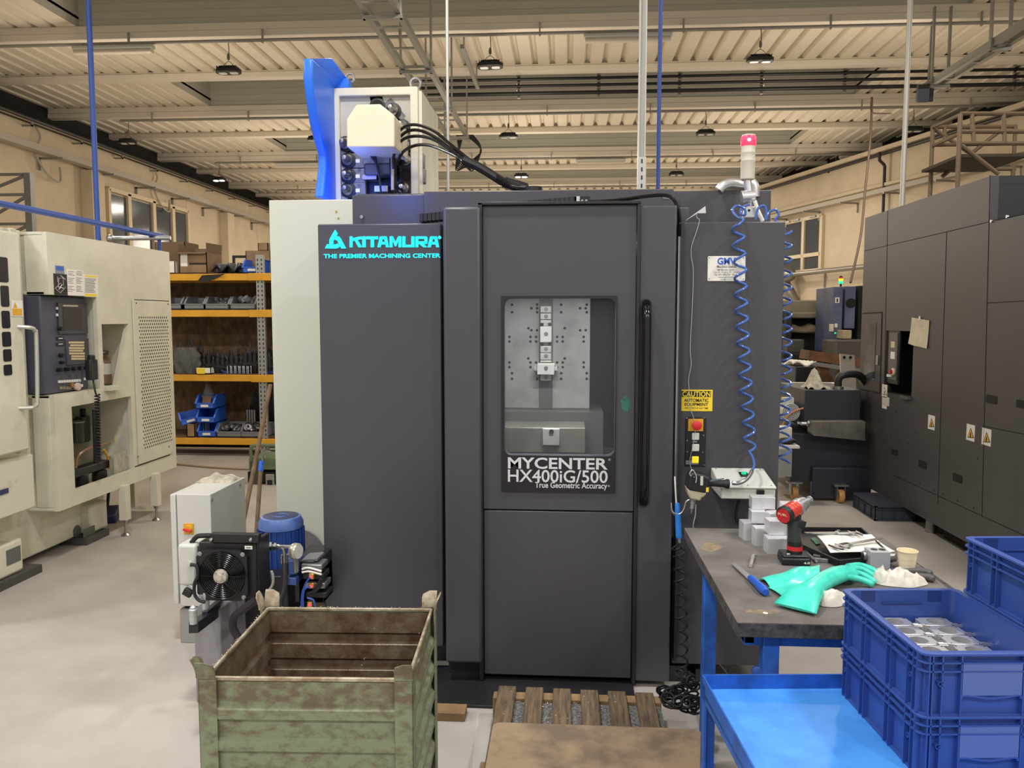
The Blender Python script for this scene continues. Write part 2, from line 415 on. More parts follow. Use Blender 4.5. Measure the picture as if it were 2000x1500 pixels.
tag(m.build('cable_coil', M_lamp), 'bundle of dark cable coiled at the far end of the tray', 'cable')
t = thing('floodlight', 'small dark floodlight box at the end of the right cable tray', 'floodlight', (5.1, 11.9, 4.55))
MB().obox((5.05, 11.9, 4.78), (.2, .22, .24), (.3, 0, -.3)).build('housing', M_lamp, t, bevel=.01)
MB().obox((4.98, 11.78, 4.72), (.15, .02, .17), (.3, 0, -.3)).build('lens', M_glassd, t)
MB().bar((5.1, 11.9, 4.85), (5.15, 12, 5.8), .03, .03).build('bracket', M_tray, t)
# loose slim strut left of the strut pole
tag(MB().bar((-1.55, 12.0, 5.6), (-1.55, 14.1, 5.6), .06, .06).box(-1.56, -1.54, 12.2, 12.24, 5.6, 5.99).box(-1.56, -1.54, 13.9, 13.94, 5.6, 5.99).build('strut_channel', M_tray), 'short dark strut channel under the ceiling beside the tray', 'strut')
# poles
M_pole = mat('silver_pole', (185, 185, 178), .4, .5)
def pole(px, py, y, r, m, z0, nm, name='pipe_drop'):
    p = atY(px, py, y); o = MB().cyl((p.x, y, z0), (p.x, y, 5.75), r, n=12).build(name, m); return tag(o, nm, 'pole')
pole(185, 300, 6.3, .021, M_bluepipe, 2.12, 'tall thin blue pipe rising behind the left cream machine')
pole(875, 300, 5.0, .0095, M_pole, 2.2, 'thin silver pole rising from the black machine beside the magazine')
pole(1286, 300, 4.75, .0115, M_bluepipe, 2.2, 'tall thin blue pipe rising from the black machine roof')
pole(1766, 300, 7.3, .022, M_pole, 2.4, 'silver pole rising behind the right black machine')
p = atY(1254, 200, 4.6)
t = thing('strut_pole', 'silver slotted strut pole rising from the black machine roof', 'pole', (p.x, 4.6, 2.2))
MB().box(p.x - .021, p.x - .014, 4.58, 4.62, 2.2, 5.76).box(p.x + .014, p.x + .021, 4.58, 4.62, 2.2, 5.76).box(p.x - .014, p.x + .014, 4.605, 4.62, 2.2, 5.76).build('channel', M_pole, t)
m = MB().box(p.x - .024, p.x + .024, 4.56, 4.58, 2.2, 2.5); m.build('base_plate', M_pole, t, bevel=.002)
m = MB()
for k in range(6): m.box(p.x - .004, p.x + .004, 4.558, 4.56, 2.24 + k * .045, 2.262 + k * .045)
m.build('slots', M_ink, t)
o = MB().cyl((-3.5, 4.2, 2.31), (-3.5, 6.75, 2.31), .021, n=12).build('overhead_pipe', M_bluepipe)
tag(o, 'blue pipe running level above the left cream machine', 'pipe')
t = thing('pipe_valve_arm', 'silver pipe arm with round end behind the blue level pipe', 'pipe', (-3.8, 6.5, 2.2))
MB().cyl((-3.8, 6.5, 2.27), (-3.35, 6.6, 2.28), .018).ball((-3.82, 6.5, 2.27), .035).build('arm', M_steel, t)
MB().cyl((-3.45, 6.6, 2.1), (-3.45, 6.6, 2.28), .015).build('stem', M_bluepipe, t)
# hanging cable to the far blue machine
pts = [atY(1703, 190, 13), atY(1700, 270, 13), atY(1690, 370, 13), atY(1681, 460, 12.5), atY(1661, 552, 12)]
tag(MB().tube(smoothpath(pts, 6), .018, 6).build('hanging_cable', mat('brown_cable', (92, 74, 62), .6)), 'brown cable hanging from the ceiling down to the far blue machine', 'cable')
tag(MB().tube(smoothpath([atY(1703, 190, 13), atY(1702, 218, 12.8), atY(1722, 222, 12.6), atY(1740, 222, 12.2)], 6), .012, 6).build('cable', mat('brown_cable', (0, 0, 0))), 'short loose cable looping across to the floodlight', 'cable')
# wall runs
def wall_run(name, s0, s1, off, z, r, m, lab, cat):
    a = WA + WD * s0 + WN * off; b = WA + WD * s1 + WN * off
    o = MB().cyl((a.x, a.y, z), (b.x, b.y, z), r, n=8).build(name, m); return tag(o, lab, cat)
tag(MB().cyl((-9.9, 5, 5.28), (-9.9, 30, 5.28), .035, n=8).cyl((-9.9, 5, 5.2), (-9.9, 30, 5.2), .018, n=6).build('wall_cable', M_lamp), 'dark cable run along the top of the left wall', 'cable')
wall_run('wall_cable', -10, 16, .1, 5.28, .04, M_lamp, 'dark cable run along the top of the right wall', 'cable')
M_rail = mat('wall_rail_grey', (165, 158, 145), .5)
t = thing('wall_channel', 'grey cable channel on brackets along the left wall', 'cable channel', (-9.8, 12, 4.7))
MB().box(-9.8, -9.62, 5, 30, 4.66, 4.78).build('channel', M_rail, t)
y = 9.6
while y < 29:
    MB().box(-10, -9.5, y - .02, y + .02, 4.6, 4.64).box(-9.98, -9.94, y - .02, y + .02, 4.4, 4.64).build('bracket', M_tray, t); y += 1.7
y = 9.8; t2 = thing('cable_clips', 'row of small brackets holding the left wall cable', 'bracket', (-9.9, 12, 5.2))
while y < 29:
    MB().box(-10, -9.8, y - .02, y + .02, 5.12, 5.15).box(-9.82, -9.8, y - .02, y + .02, 5.12, 5.2).build('clip', M_tray, t2); y += 1.5
for k, y in enumerate((10.3, 14.6, 18.9)):
    pts = [(-9.95, y, 5.2), (-9.9, y + .05, 5.0), (-9.9, y - .1, 4.7), (-9.85, y + .1, 4.35), (-9.85, y + .5, 4.25), (-9.9, y + .6, 4.55)]
    tag(MB().tube(smoothpath(pts, 5), .02, 6).build('drooping_cable', M_rail), 'grey cable drooping over the left wall channel, %s of three' % ('nearest', 'middle', 'farthest')[k], 'cable', 'cables drooping on the left wall')
t = thing('wall_channel', 'grey cable channel on brackets along the right wall', 'cable channel', WA + Vector((0, 0, 4.4)))
m = MB(); wall_box(m, -10, 16, .2, .36, 4.36, 4.46); m.build('channel', M_rail, t)
s = -4
while s < 12:
    m = MB(); wall_box(m, s, s + .03, 0, .5, 4.3, 4.34); wall_box(m, s, s + .03, .02, .05, 4.1, 4.32); m.build('bracket', M_tray, t); s += 1.55
t = thing('drain_pipe', 'dark vertical drain pipe on the right wall with a bracket head', 'pipe', WA)
q = wpix(1736, 360); s = ws(q)
m = MB(); a = WA + WD * s + WN * .12; m.tube([(a.x, a.y, 3.2), (a.x, a.y, 5.0)], .035, 8); m.tube([(a.x, a.y, 5.0), (a.x - .12, a.y, 5.12), (a.x - .12, a.y, 5.3)], .035, 8); m.build('drain', M_lamp, t)
# exhaust duct on right wall
t = thing('exhaust_duct', 'long metal exhaust duct with an elbow along the right wall', 'duct', WA)
M_duct = mat('duct_metal', (150, 146, 138), .35, .8)
a = wpix(1550, 536, .35); b = wpix(1705, 519, .35)
m = MB().cyl(a, b, .06, n=12); m.build('duct_pipe', M_duct, t)
c = wpix(1532, 537, .35)
m = MB().lathe([(.2, 0), (.21, .1), (.2, .5), (.16, .62), (.07, .75)], c - (a - c).normalized() * .3, (a - c), 16); m.build('duct_head', M_duct, t)
e = [c + Vector((-.1, 0, 0)), c + Vector((0, 0, -.25)), c + Vector((.14, -.05, -.5)), c + Vector((.25, -.05, -.78)), c + Vector((.26, -.05, -.95))]
m = MB().tube(smoothpath(e, 4), .16, 14); m.build('elbow', M_duct, t)
for f in (.28, .85):
    g = a.lerp(b, f); MB().bar(g, g - WN * .35, .04, .04).bar(g - WN * .33, g - WN * .33 + Vector((0, 0, -.4)), .04, .04).build('bracket', M_tray, t)
# ------------------------------------------------------------------ the black machining centre
def X_(px, Y): return atY(px, 625, Y).x
def Z_(py, Y, px=1000): return atY(px, py, Y).z
YD = 3.37
K = thing('machining_center', 'large black machining centre with a glowing cyan logo and tall windowed door', 'machine', (0, 4.2, 0))
def pbox(m, x0, y0, x1, y1, Y, d=.02, dep=0):
    """box from a pixel rectangle on plane Y"""
    a = atY(x0, y0, Y); b = atY(x1, y1, Y)
    return m.box(min(a.x, b.x), max(a.x, b.x), Y - d, Y + dep, min(a.z, b.z), max(a.z, b.z))
# body behind the door (hollow work room)
zt = Z_(402, YD, 900)
m = MB()
m.box(X_(700, 3.75), -.5, 3.565, 5.6, .12, 1.95); m.box(.52, .9, 4.0, 5.3, .2, 2.0)
m.box(-.5, .52, 3.50, 5.6, .12, .62); m.box(X_(700, 3.78), .52, 3.78, 5.6, 1.98, 2.19); m.box(-.5, .52, 5.0, 5.6, .6, 2.0)
m.box(-.5, .52, 3.46, 3.75, 1.98, 2.07)
m.build('body', M_blk, K, bevel=.004)
m = MB(); m.box(-.498, -.49, 3.5, 5.0, .6, 2.0); m.box(.51, .518, 3.5, 5.0, .6, 2.0); m.box(-.5, .52, 4.98, 4.998, .6, 2.0); m.box(-.5, .52, 3.5, 5, .62, .63)
m.build('work_room_lining', mat('dark_steel_lining', (72, 72, 74), .35, .4), K)
m = MB(); a = X_(697, 3.75)
m.box(a, X_(835, 3.75), 3.7, 3.76, 1.95, Z_(378, 3.7)); m.box(X_(835, 3.75), X_(1310, 3.72), 3.68, 3.76, 1.9, Z_(372, 3.68, 1000)); m.build('roof_cover', M_blk, K, bevel=.004)
m = MB(); m.box(X_(1310, 3.9), X_(1500, 3.9), 3.9, 4.8, 1.8, Z_(372, 3.9, 1400)); m.build('roof_cover', M_blk, K, bevel=.004)
m = MB(); m.cyl((X_(1042, 4.1), 4.1, 2.2), (X_(1042, 4.1), 4.1, 2.265), .045); m.build('roof_knob', M_blkmat, K)
q = atY(707, 424, 3.69); MB().cyl(q, q + Vector((0, -.01, 0)), .008, n=10).build('screw', M_steel, K)
# base
m = MB(); m.box(X_(640, 3.6), .5, 3.55, 5.5, .02, .14)
m.box(X_(872, 3.42), .3, 3.42, 3.55, .0, .105); m.build('plinth', M_blk2, K)
for k in range(3):
    x = .32 + k * .13
    MB().box(x, x + .09, 3.43, 3.6, .0, .06 + .012 * (k % 2)).build('levelling_foot', M_blk2, K)
# left cover with logo
p0 = atY(620, 438, 3.45); p1 = atY(866, 1180, 3.45)
LP_ = MB().box(p0.x, p1.x, 3.45, 3.56, .12, p0.z).build('left_cover', M_blk, K, bevel=.005)
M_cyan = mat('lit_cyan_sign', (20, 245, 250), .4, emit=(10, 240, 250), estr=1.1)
def lg(px, py): q = atY(px, py, 3.447); return (q.x, q.z)
def lpoly(m, pts): m.prism([lg(620 + x / 8, 440 + y / 8) for x, y in pts], 'y', 3.4465, 3.45)
m = MB()
# emblem : three folded blades round an open centre
lpoly(m, [(275, 70), (314, 130), (270, 210), (246, 245), (248, 288), (188, 292), (186, 230), (205, 190)])
lpoly(m, [(300, 168), (340, 178), (362, 205), (445, 360), (375, 362), (345, 310), (312, 240), (275, 225)])
lpoly(m, [(150, 297), (288, 300), (318, 285), (348, 330), (330, 350), (290, 362), (118, 360)])
T = 175; B = 343
def seg(*pts): lpoly(m, pts)
seg((503, T), (548, T), (548, B), (503, B)); seg((548, 205), (620, 185), (690, T), (690, 218), (612, 228), (548, 248)); seg((580, 232), (625, 228), (690, B - 10), (685, B), (640, B))
seg((702, T), (752, T), (752, B), (702, B))
seg((765, T), (948, T), (948, 218), (765, 218)); seg((832, 218), (882, 218), (882, B), (832, B))
def letA(x):
    seg((x + 40, T), (x + 145, T), (x + 135, 212), (x + 75, 212)); seg((x + 40, T), (x + 85, 200), (x + 48, B), (x, B)); seg((x + 145, T), (x + 178, B), (x + 135, B), (x + 105, 200)); seg((x + 50, 262), (x + 135, 262), (x + 140, 298), (x + 45, 298))
letA(937)
seg((1128, T), (1170, T), (1170, B), (1128, B)); seg((1268, T), (1310, T), (1310, B), (1268, B)); seg((1150, T), (1178, T), (1220, 262), (1262, T), (1290, T), (1228, B - 15), (1212, B - 15))
seg((1327, T), (1372, T), (1372, B), (1327, B)); seg((1372, 305), (1468, 305), (1468, B), (1372, B)); seg((1468, T), (1515, T), (1515, B), (1468, B))
seg((1532, T), (1575, T), (1575, B), (1532, B)); seg((1575, T), (1700, T), (1718, 190), (1715, 210), (1575, 210)); seg((1672, 205), (1718, 195), (1716, 285), (1672, 290)); seg((1575, 252), (1700, 252), (1700, 290), (1575, 290)); seg((1590, 290), (1650, 290), (1712, 335), (1708, B), (1655, B))
letA(1722)
c = lg(620 + 1908 / 8, 440 + 190 / 8); m.cyl((c[0], 3.4465, c[1]), (c[0], 3.45, c[1]), .0068, n=14)
m.build('logo_lettering', M_cyan, LP_, smooth=False)
a = lg(632.5, 504.5); b = lg(860, 496)
MB().text('THE PREMIER MACHINING CENTER', (a[0], 3.449, a[1]), b[0] - a[0], .0185, depth=.003, bold=.018).build('slogan_lettering', M_cyan, LP_, smooth=False)
# pale side column
m = MB(); a = atY(525, 391, 4.1); b = atY(695, 391, 4.1); m.box(a.x, b.x, 4.1, 5.6, .12, a.z); col_ = m.build('side_column', mat('pale_grey_green_paint', (196, 199, 184), .45), K, bevel=.004)
m = MB()
for px, py in ((657, 413), (661, 426)):
    q = atY(px, py, 4.1); m.cyl(q, q + Vector((0, -.004, 0)), .005, n=8)
m.build('screws', M_brass, col_)
# door pillars
zt2 = Z_(404, 3.33, 900)
m = MB(); m.box(X_(866, 3.33), X_(939, 3.33), 3.33, 3.5, .1, zt2); m.build('door_post', M_blk, K, bevel=.012, seg=3)
# door : frame with window
xa, xb = X_(944, YD), X_(1241, YD); zb = Z_(1318, YD)
wx0, wx1 = X_(985, YD), X_(1203, YD); wz1, wz0 = Z_(583, YD), Z_(889, YD)
zs = Z_(996, YD)
m = MB()
out = rrect(xa, xb, zs + .004, zt - .004, .004); inn = rrect(wx0, wx1, wz0, wz1, .03)
m.frame(out, inn, 'y', YD, YD + .05)
D = m.build('door', M_blk, K, bevel=0)
MB().box(xa, xb, YD, YD + .05, zb, zs - .004).build('lower_panel', M_blk, D, bevel=.003)
MB().box(xa, xb, YD + .01, YD + .045, zs - .006, zs + .006).box(xa - .012, xb + .012, YD + .03, YD + .06, zb - .02, zt + .012).v
m = MB(); m.box(xa - .02, xa - .002, YD - .02, YD + .06, zb - .02, zt + .01); m.box(xb + .002, xb + .016, YD - .015, YD + .06, zb - .02, zt + .01); m.box(xa - .02, xb + .016, YD - .02, YD + .05, zt, zt + .012)
m.build('door_edge', M_blk2, D, bevel=.002)
ox0, ox1 = X_(979, YD), X_(1205, YD); oz1, oz0 = Z_(578, YD), Z_(960, YD)
m = MB(); m.frame(rrect(ox0, ox1, oz0, oz1, .004), rrect(wx0, wx1, wz0, wz1, .03), 'y', YD - .008, YD + .001); m.build('window_surround', M_blkmat, D)
g = glassmat('hazy_window_glass', (240, 242, 243), .13, .08, (120, 120, 124))
MB().prism(rrect(wx0, wx1, wz0, wz1, .03), 'y', YD + .012, YD + .02).build('window_glass', g, D)
M_let = mat('silver_lettering', (205, 206, 210), .4)
def tx(s, x0, y0, x1, y1, Y, bold, name='lettering', par=D, mm=M_let, h=True):
    a = atY(x0, y1, Y); b = atY(x1, y0, Y)
    return MB().text(s, a, b.x - a.x, (b.z - a.z) if h else None, depth=.0012, bold=bold).build(name, mm, par, smooth=False)
tx('MYCENTER', 992, 895, 1187, 915, YD - .008, .02); tx('HX400iG/500', 992, 919, 1187, 941, YD - .008, .012); tx('True Geometric Accuracy', 1045, 943, 1186, 956, YD - .008, .015)
MB().text('®', atY(1188, 900, YD - .008), .010, .010, depth=.001).text('®', atY(1187, 951, YD - .008), .009, .009, depth=.001).build('registered_mark', M_let, D, smooth=False)
m = MB()
for px, py, s in ((1222, 789, 1.15),):
    q = atY(px, py, YD - .0004); m.prism([(q.x + .022 * s * math.cos(a * .4) * (.8 + .2 * math.sin(3 * a)), q.z + .03 * s * math.sin(a * .4)) for a in range(16)], 'y', YD - .0008, YD)
m.build('green_smear', mat('green_smear', (30, 118, 92), .5, rgb2=(48, 80, 75), vscale=60), D, smooth=False)
# handle strip
hx0, hx1 = X_(1247, YD), X_(1319, YD)
H = MB().box(hx0, hx1, YD - .005, YD + .13, Z_(1322, YD), Z_(401, YD, 1280)).build('door_post', M_blk, K, bevel=.008, seg=3)
cx, cz1, cz0 = X_(1261.5, 3.36), Z_(584, 3.36), Z_(986, 3.36)
m = MB(); m.frame(rrect(cx - .023, cx + .023, cz0, cz1, .022), rrect(cx - .018, cx + .018, cz0 + .005, cz1 - .005, .0175), 'y', 3.357, 3.366); m.build('handle_surround', M_blkmat, H)
m = MB(); m.prism(rrect(cx - .018, cx + .018, cz0 + .005, cz1 - .005, .0175), 'y', 3.363, 3.366); m.build('handle_recess', M_dark, H)
pts = [(cx, 3.37, cz1 - .03), (cx, 3.325, cz1 - .05), (cx, 3.305, cz1 - .12), (cx, 3.3, (cz0 + cz1) / 2), (cx, 3.305, cz0 + .12), (cx, 3.325, cz0 + .05), (cx, 3.37, cz0 + .03)]
MB().tube(smoothpath(pts, 6), .0165, 14).build('door_handle', mat('gloss_black', (10, 10, 12), .18), H)
# edge strip (light slot) right of the door
MB().box(X_(1321, 3.4), X_(1325, 3.4), 3.38, 3.42, Z_(940, 3.4), Z_(465, 3.4)).build('edge_strip', M_steel, K)
MB().box(X_(1325, 3.4), X_(1331, 3.4), 3.36, 3.44, .12, Z_(440, 3.4)).build('edge_seal', M_blk2, K)
# right cabinet
RC = MB().box(X_(1323, 3.42), X_(1529, 3.42), 3.42, 4.0, Z_(1287, 3.42), Z_(433, 3.42, 1450)).build('side_cabinet', M_blk, K, bevel=.005)
MB().box(X_(1330, 3.5), X_(1500, 3.5), 3.5, 5.4, .14, Z_(1250, 3.5)).build('side_base', M_blk2, K)
YR = 3.42
# maker plate
m = MB(); a = atY(1381.5, 549, YR); b = atY(1456, 500, YR); m.prism(rrect(a.x, b.x, a.z, b.z, .005), 'y', YR - .003, YR); PL = m.build('maker_plate', M_white, RC, bevel=.0005)
PL['label'] = 'white plate with blue and grey lettering'
M_logob = mat('sign_blue', (45, 95, 190), .5)
tx('GMV', 1401, 503, 1437, 517, YR - .003, .03, par=PL, mm=M_logob)
M_gl = mat('grey_lettering', (110, 110, 115), .6)
for s, x0, y0, x1, y1 in (('Macchine Utensili', 1400, 518, 1438, 523), ('GMV Macchine Utensili s.r.l.', 1400, 525, 1440, 528.5), ('Via G. Puglia, 9 - 24060', 1393, 530, 1446, 533.5), ('Tel. 035 4491672 - Fax 035', 1395, 534.5, 1444, 538), ('www.gmvitalia.it', 1402, 539.5, 1438, 543.5), ('info@gmvitalia.it', 1407, 544.5, 1432, 547)):
    tx(s, x0, y0, x1, y1, YR - .003, .01, par=PL, mm=M_gl)
m = MB()
for px, py in ((1385, 503.5), (1452, 503.5), (1385, 545), (1452, 545)): q = atY(px, py, YR - .003); m.cyl(q, q + Vector((0, -.001, 0)), .002, n=8)
m.build('screws', M_ink, PL)
# caution sign
m = MB(); pbox(m, 1329, 761, 1391, 803, YR, .002); CS = m.build('caution_sign', M_ylab, RC); CS['label'] = 'yellow caution sign with black lettering'
m = MB(); pbox(m, 1331.5, 763.5, 1388.5, 775.5, YR - .002, .0005); m.build('sign_band', M_ink, CS)
tx('CAUTION', 1332.5, 764.5, 1387.5, 774.5, YR - .003, .02, par=CS, mm=M_ylab); tx('AUTOMATIC', 1336, 778.5, 1384, 785, YR - .002, .02, par=CS, mm=M_ink); tx('EQUIPMENT', 1337, 787, 1383, 793.5, YR - .002, .02, par=CS, mm=M_ink); tx('WILL START AT ANY TIME', 1337, 795.5, 1383, 798.5, YR - .002, .01, par=CS, mm=M_ink)
# operator panel
m = MB(); pbox(m, 1339, 814, 1377, 911, YR, .006); OP = m.build('switch_panel', M_blkmat, RC, bevel=.002)
m = MB(); pbox(m, 1344, 818, 1373, 842, YR - .006, .004); m.build('emergency_plate', M_yel, OP, bevel=.001)
q = atY(1360, 830, YR - .01); MB().lathe([(.012, 0), (.012, .012), (.02, .014), (.02, .026), (.014, .03)], q, (0, -1, 0), 20).build('emergency_button', M_red, OP)
for y in (852, 874): m = MB(); pbox(m, 1351, y - 7, 1365, y + 7, YR - .006, .01); m.build('push_button', M_grey, OP, bevel=.003)
m = MB(); pbox(m, 1351, 891, 1364, 904, YR - .006, .01); o = m.build('push_button', mat('lit_yellow', (245, 205, 40), .4, emit=(250, 200, 40), estr=.4), OP, bevel=.003); o['label'] = 'yellow push button'
m = MB()
for px, py in ((1342, 860), (1374, 850), (1342, 882), (1372, 883), (1341, 816), (1375, 816), (1375, 908)): q = atY(px, py, YR - .006); m.cyl(q, q + Vector((0, -.004, 0)), .003, n=8)
m.build('screws', M_steel, OP)
m = MB(); pbox(m, 1339, 899, 1364, 907, YR - .006, .004); pbox(m, 1352, 861, 1361, 864, YR - .006, .003); m.build('metal_labels', M_steel, OP)
# small folded flag bracket on the top left edge of the cabinet
a = atY(1342, 428, 3.4)
m = MB(); m.prism([(p.x, p.z) for p in (atY(1337, 432, 3.4), atY(1377, 403, 3.4), atY(1378, 417, 3.4), atY(1362, 417, 3.4))], 'y', 3.39, 3.4); m.build('hook_bracket', M_alu, RC)
# cable guard and cable along the top
CCB = MB()
m = CCB
for k in range(16):
    a = atY(975 + k * 9.5, 401 - k * .85, 3.5); m.box(a.x, a.x + .018, 3.46, 3.54, a.z - .02, a.z + .004)
m.build('cable_chain', M_blkmat, K); m = MB()
for k in range(6):
    a = atY(822 + k * 8, 425 - k * .8, 3.52); m.box(a.x, a.x + .016, 3.48, 3.56, a.z - .022, a.z + .012)
m.build('cable_chain', M_blkmat, K)
a = atY(1122, 398, 3.5); b = atY(1132, 386, 3.5); MB().box(a.x, b.x, 3.46, 3.54, a.z, b.z).build('connector', M_grey, K)
a = atY(1133, 398, 3.5); b = atY(1152, 386, 3.5); m = MB().box(a.x, b.x, 3.46, 3.54, a.z, b.z); m.build('cable_clamp', M_blkmat, K)
m = MB()
for px in (1137, 1145): q = atY(px, 392, 3.46); m.cyl(q, q + Vector((0, -.004, 0)), .0055, n=10)
m.build('clamp_screws', M_steel, K)
pts = [atY(x, y, 3.44) for x, y in ((1150, 394), (1180, 393), (1222, 389), (1262, 383), (1295, 381), (1312, 386), (1322, 400), (1327, 425), (1328, 465), (1327, 480))]
MB().tube(smoothpath(pts, 5), .008, 8).build('door_cable', mat('gloss_black', (0, 0, 0)), K)
for px, py in ((1222, 393), (1300, 387)): q = atY(px, py, 3.5); MB().obox(q, (.03, .03, .012), (0, 0, 0)).build('cable_clip', M_steel, K)
# signal light
SLY = 3.75
B_ = atY(1458, 432, SLY); bx = B_.x
m = MB(); m.prism([(bx - .075, 0), (bx + .085, 0), (bx + .05, .02), (bx - .04, .02)], 'y', SLY - .05, SLY + .05)
for i in range(len(m.v)): m.v[i].z += Z_(433, 3.45, 1450)
m.build('signal_base', M_alu, K)
zc = Z_(433, 3.45, 1450)
def sz(py): return atY(1458, py, SLY).z
m = MB(); m.prism([(bx - .03, sz(426)), (bx + .045, sz(426)), (bx + .03, sz(405)), (bx - .015, sz(405))], 'y', SLY - .03, SLY + .03)
m.cyl((bx + .008, SLY, sz(410)), (bx + .012, SLY, sz(385)), .017); m.cyl((bx - .03, SLY - .02, sz(386)), (bx + .03, SLY - .02, sz(384)), .028, n=16); m.cyl((bx + .01, SLY, sz(385)), (bx, SLY, sz(352)), .018)
m.build('signal_bracket', M_alu, K, bevel=.002)
q = atY(1463, 411, SLY - .03); MB().cyl(q, q + Vector((0, -.002, 0)), .006, n=12).build('bolt_hole', M_ink, K)
m = MB(); m.lathe([(.026, sz(352)), (.031, sz(350)), (.031, sz(316)), (.0315, sz(315.5)), (.0315, sz(314)), (.031, sz(313.5)), (.031, sz(300)), (.0315, sz(299.5)), (.0315, sz(298)), (.031, sz(297.5)), (.031, sz(286))], (bx, SLY, 0), n=24); m.build('signal_column', mat('pale_lens', (200, 196, 180), .3), K)
m = MB(); m.lathe([(.032, sz(286)), (.034, sz(284)), (.034, sz(268)), (.031, sz(266))], (bx, SLY, 0), n=24); o = m.build('signal_lens', mat('lit_red_lens', (255, 50, 80), .3, emit=(255, 60, 95), estr=.9), K); o['label'] = 'glowing red lens'
m = MB(); m.ball((bx - .004, SLY - .034, sz(276)), .007, 10); m.build('bulb', mat('lamp_lens_lit', (0, 0, 0)), o)
m = MB(); m.lathe([(.031, sz(266)), (.03, sz(264)), (.001, sz(263.5))], (bx, SLY, 0), n=24); m.build('signal_cap', M_cream, K)
pts = [atY(x, y, 3.9) for x, y in ((1404, 372), (1414, 362), (1428, 358), (1450, 360), (1466, 358), (1473, 365), (1474, 385))]
MB().tube(smoothpath(pts, 4), .024, 12).build('vent_pipe', M_alu, K)
MB().tube(smoothpath([atY(x, y, 3.7) for x, y in ((1474, 392), (1480, 410), (1490, 432))], 4), .009, 8).build('white_hose', M_white, K)
# inside the work room
YF = 4.3
FX = thing('workpiece_fixture', 'grey fixture plate with a column of clamps, seen through the machine window', 'fixture', (-.14, YF, .63))
def rbox(m, x0, y0, x1, y1, Y, d, back=0.0): return pbox(m, x0, y0, x1, y1, Y, d, back)
M_fx = mat('fixture_plate_metal', (176, 174, 168), .5, .3, var=.18, vscale=5)
m = MB(); x0 = X_(975, YF); x1 = X_(1153, YF); m.box(x0, x1, YF, YF + .3, Z_(797, YF), 1.98); m.build('plate', M_fx, FX, bevel=.003)
m = MB(); m.box(x0, x1, YF - .002, YF + .02, Z_(800, YF), Z_(797, YF)); m.box(X_(1053, YF), X_(1080, YF), YF - .006, YF, Z_(797, YF), 1.97); m.build('slot', mat('slot_dark_metal', (110, 108, 104), .5, .5), FX)
m = MB()
hl = []
for r, ys in (((995, 1036, 1047, 1088, 1099, 1140), (658, 667, 708, 717)), ((1032, 1103), (641, 700)), ((1038, 1049, 1133, 1144), (602, 645)), ((1096, 1000, 1146, 1049), (610, 729, 740, 595))):
    for x in r:
        for y in ys: hl.append((x, y))
for x, y in hl:
    q = atY(x, y, YF); m.cyl(q, q + Vector((0, -.001, 0)), .0075, n=10)
m.build('bolt_holes', M_ink, FX)
M_cl = mat('clamp_metal', (212, 210, 200), .4, .4)
def clamp(y0, y1, x0=1056, x1=1077, mm=M_cl, d=.05, hole=True, cat='clamp'):
    m = MB(); rbox(m, x0, y0, x1, y1, YF, d); 
    o = m.build(cat, mm, FX, bevel=.003)
    if hole:
        q = atY((x0 + x1) / 2, (y0 + y1) / 2, YF - d); MB().cyl(q, q + Vector((0, -.004, 0)), .011, n=14).build('bolt', M_zinc, o)
    return o
clamp(598, 611); clamp(612, 624); clamp(625, 631, hole=False); clamp(637, 668, 1055.5, 1077.5, mat('workpiece_metal', (228, 226, 214), .4, .3), .07, cat='workpiece')
clamp(631, 637, 1062, 1071, hole=False); clamp(668, 674, 1062, 1071, hole=False)
clamp(675, 688); clamp(689, 702); clamp(703, 707, hole=False); clamp(708, 730, 1050, 1083, mat('workpiece_metal', (0, 0, 0)), .08, cat='workpiece'); clamp(714, 723, 1044, 1089, d=.06, hole=False); clamp(731, 742)
m = MB(); rbox(m, 985, 822, 1141, 870, YF - .1, .25); m.build('lower_block', mat('block_metal', (150, 146, 132), .45, .4, var=.2), FX, bevel=.004)
m = MB(); rbox(m, 1060, 836, 1093, 869, YF - .35, .02); o = m.build('lower_clamp', M_cl, FX, bevel=.003)
q = atY(1077, 843, YF - .37); MB().cyl(q, q + Vector((0, -.004, 0)), .012, n=14).build('bolt', M_ink, o)
m = MB(); m.box(-.4, .4, YF - .2, YF + .3, .63, Z_(889, YF)); m.box(-.38, .2, YF - .1, YF + .3, Z_(889, YF), Z_(800, YF)); m.build('base', mat('slot_dark_metal', (0, 0, 0)), FX)
# work lamp inside
t = MB().box(-.3, .3, 3.6, 3.66, 1.95, 1.975).build('work_lamp', mat('work_lamp_lens', (255, 255, 250), .4, emit=(255, 250, 235), estr=3), K)
l = bpy.data.lights.new('work_light', 'AREA'); l.energy = 30; l.size = .6; l.shape = 'RECTANGLE'; l.size_y = .08
lo = bpy.data.objects.new('work_light', l); col.objects.link(lo); lo.location = (0, 3.65, 1.94); lo.rotation_euler = (R_(35), 0, 0)
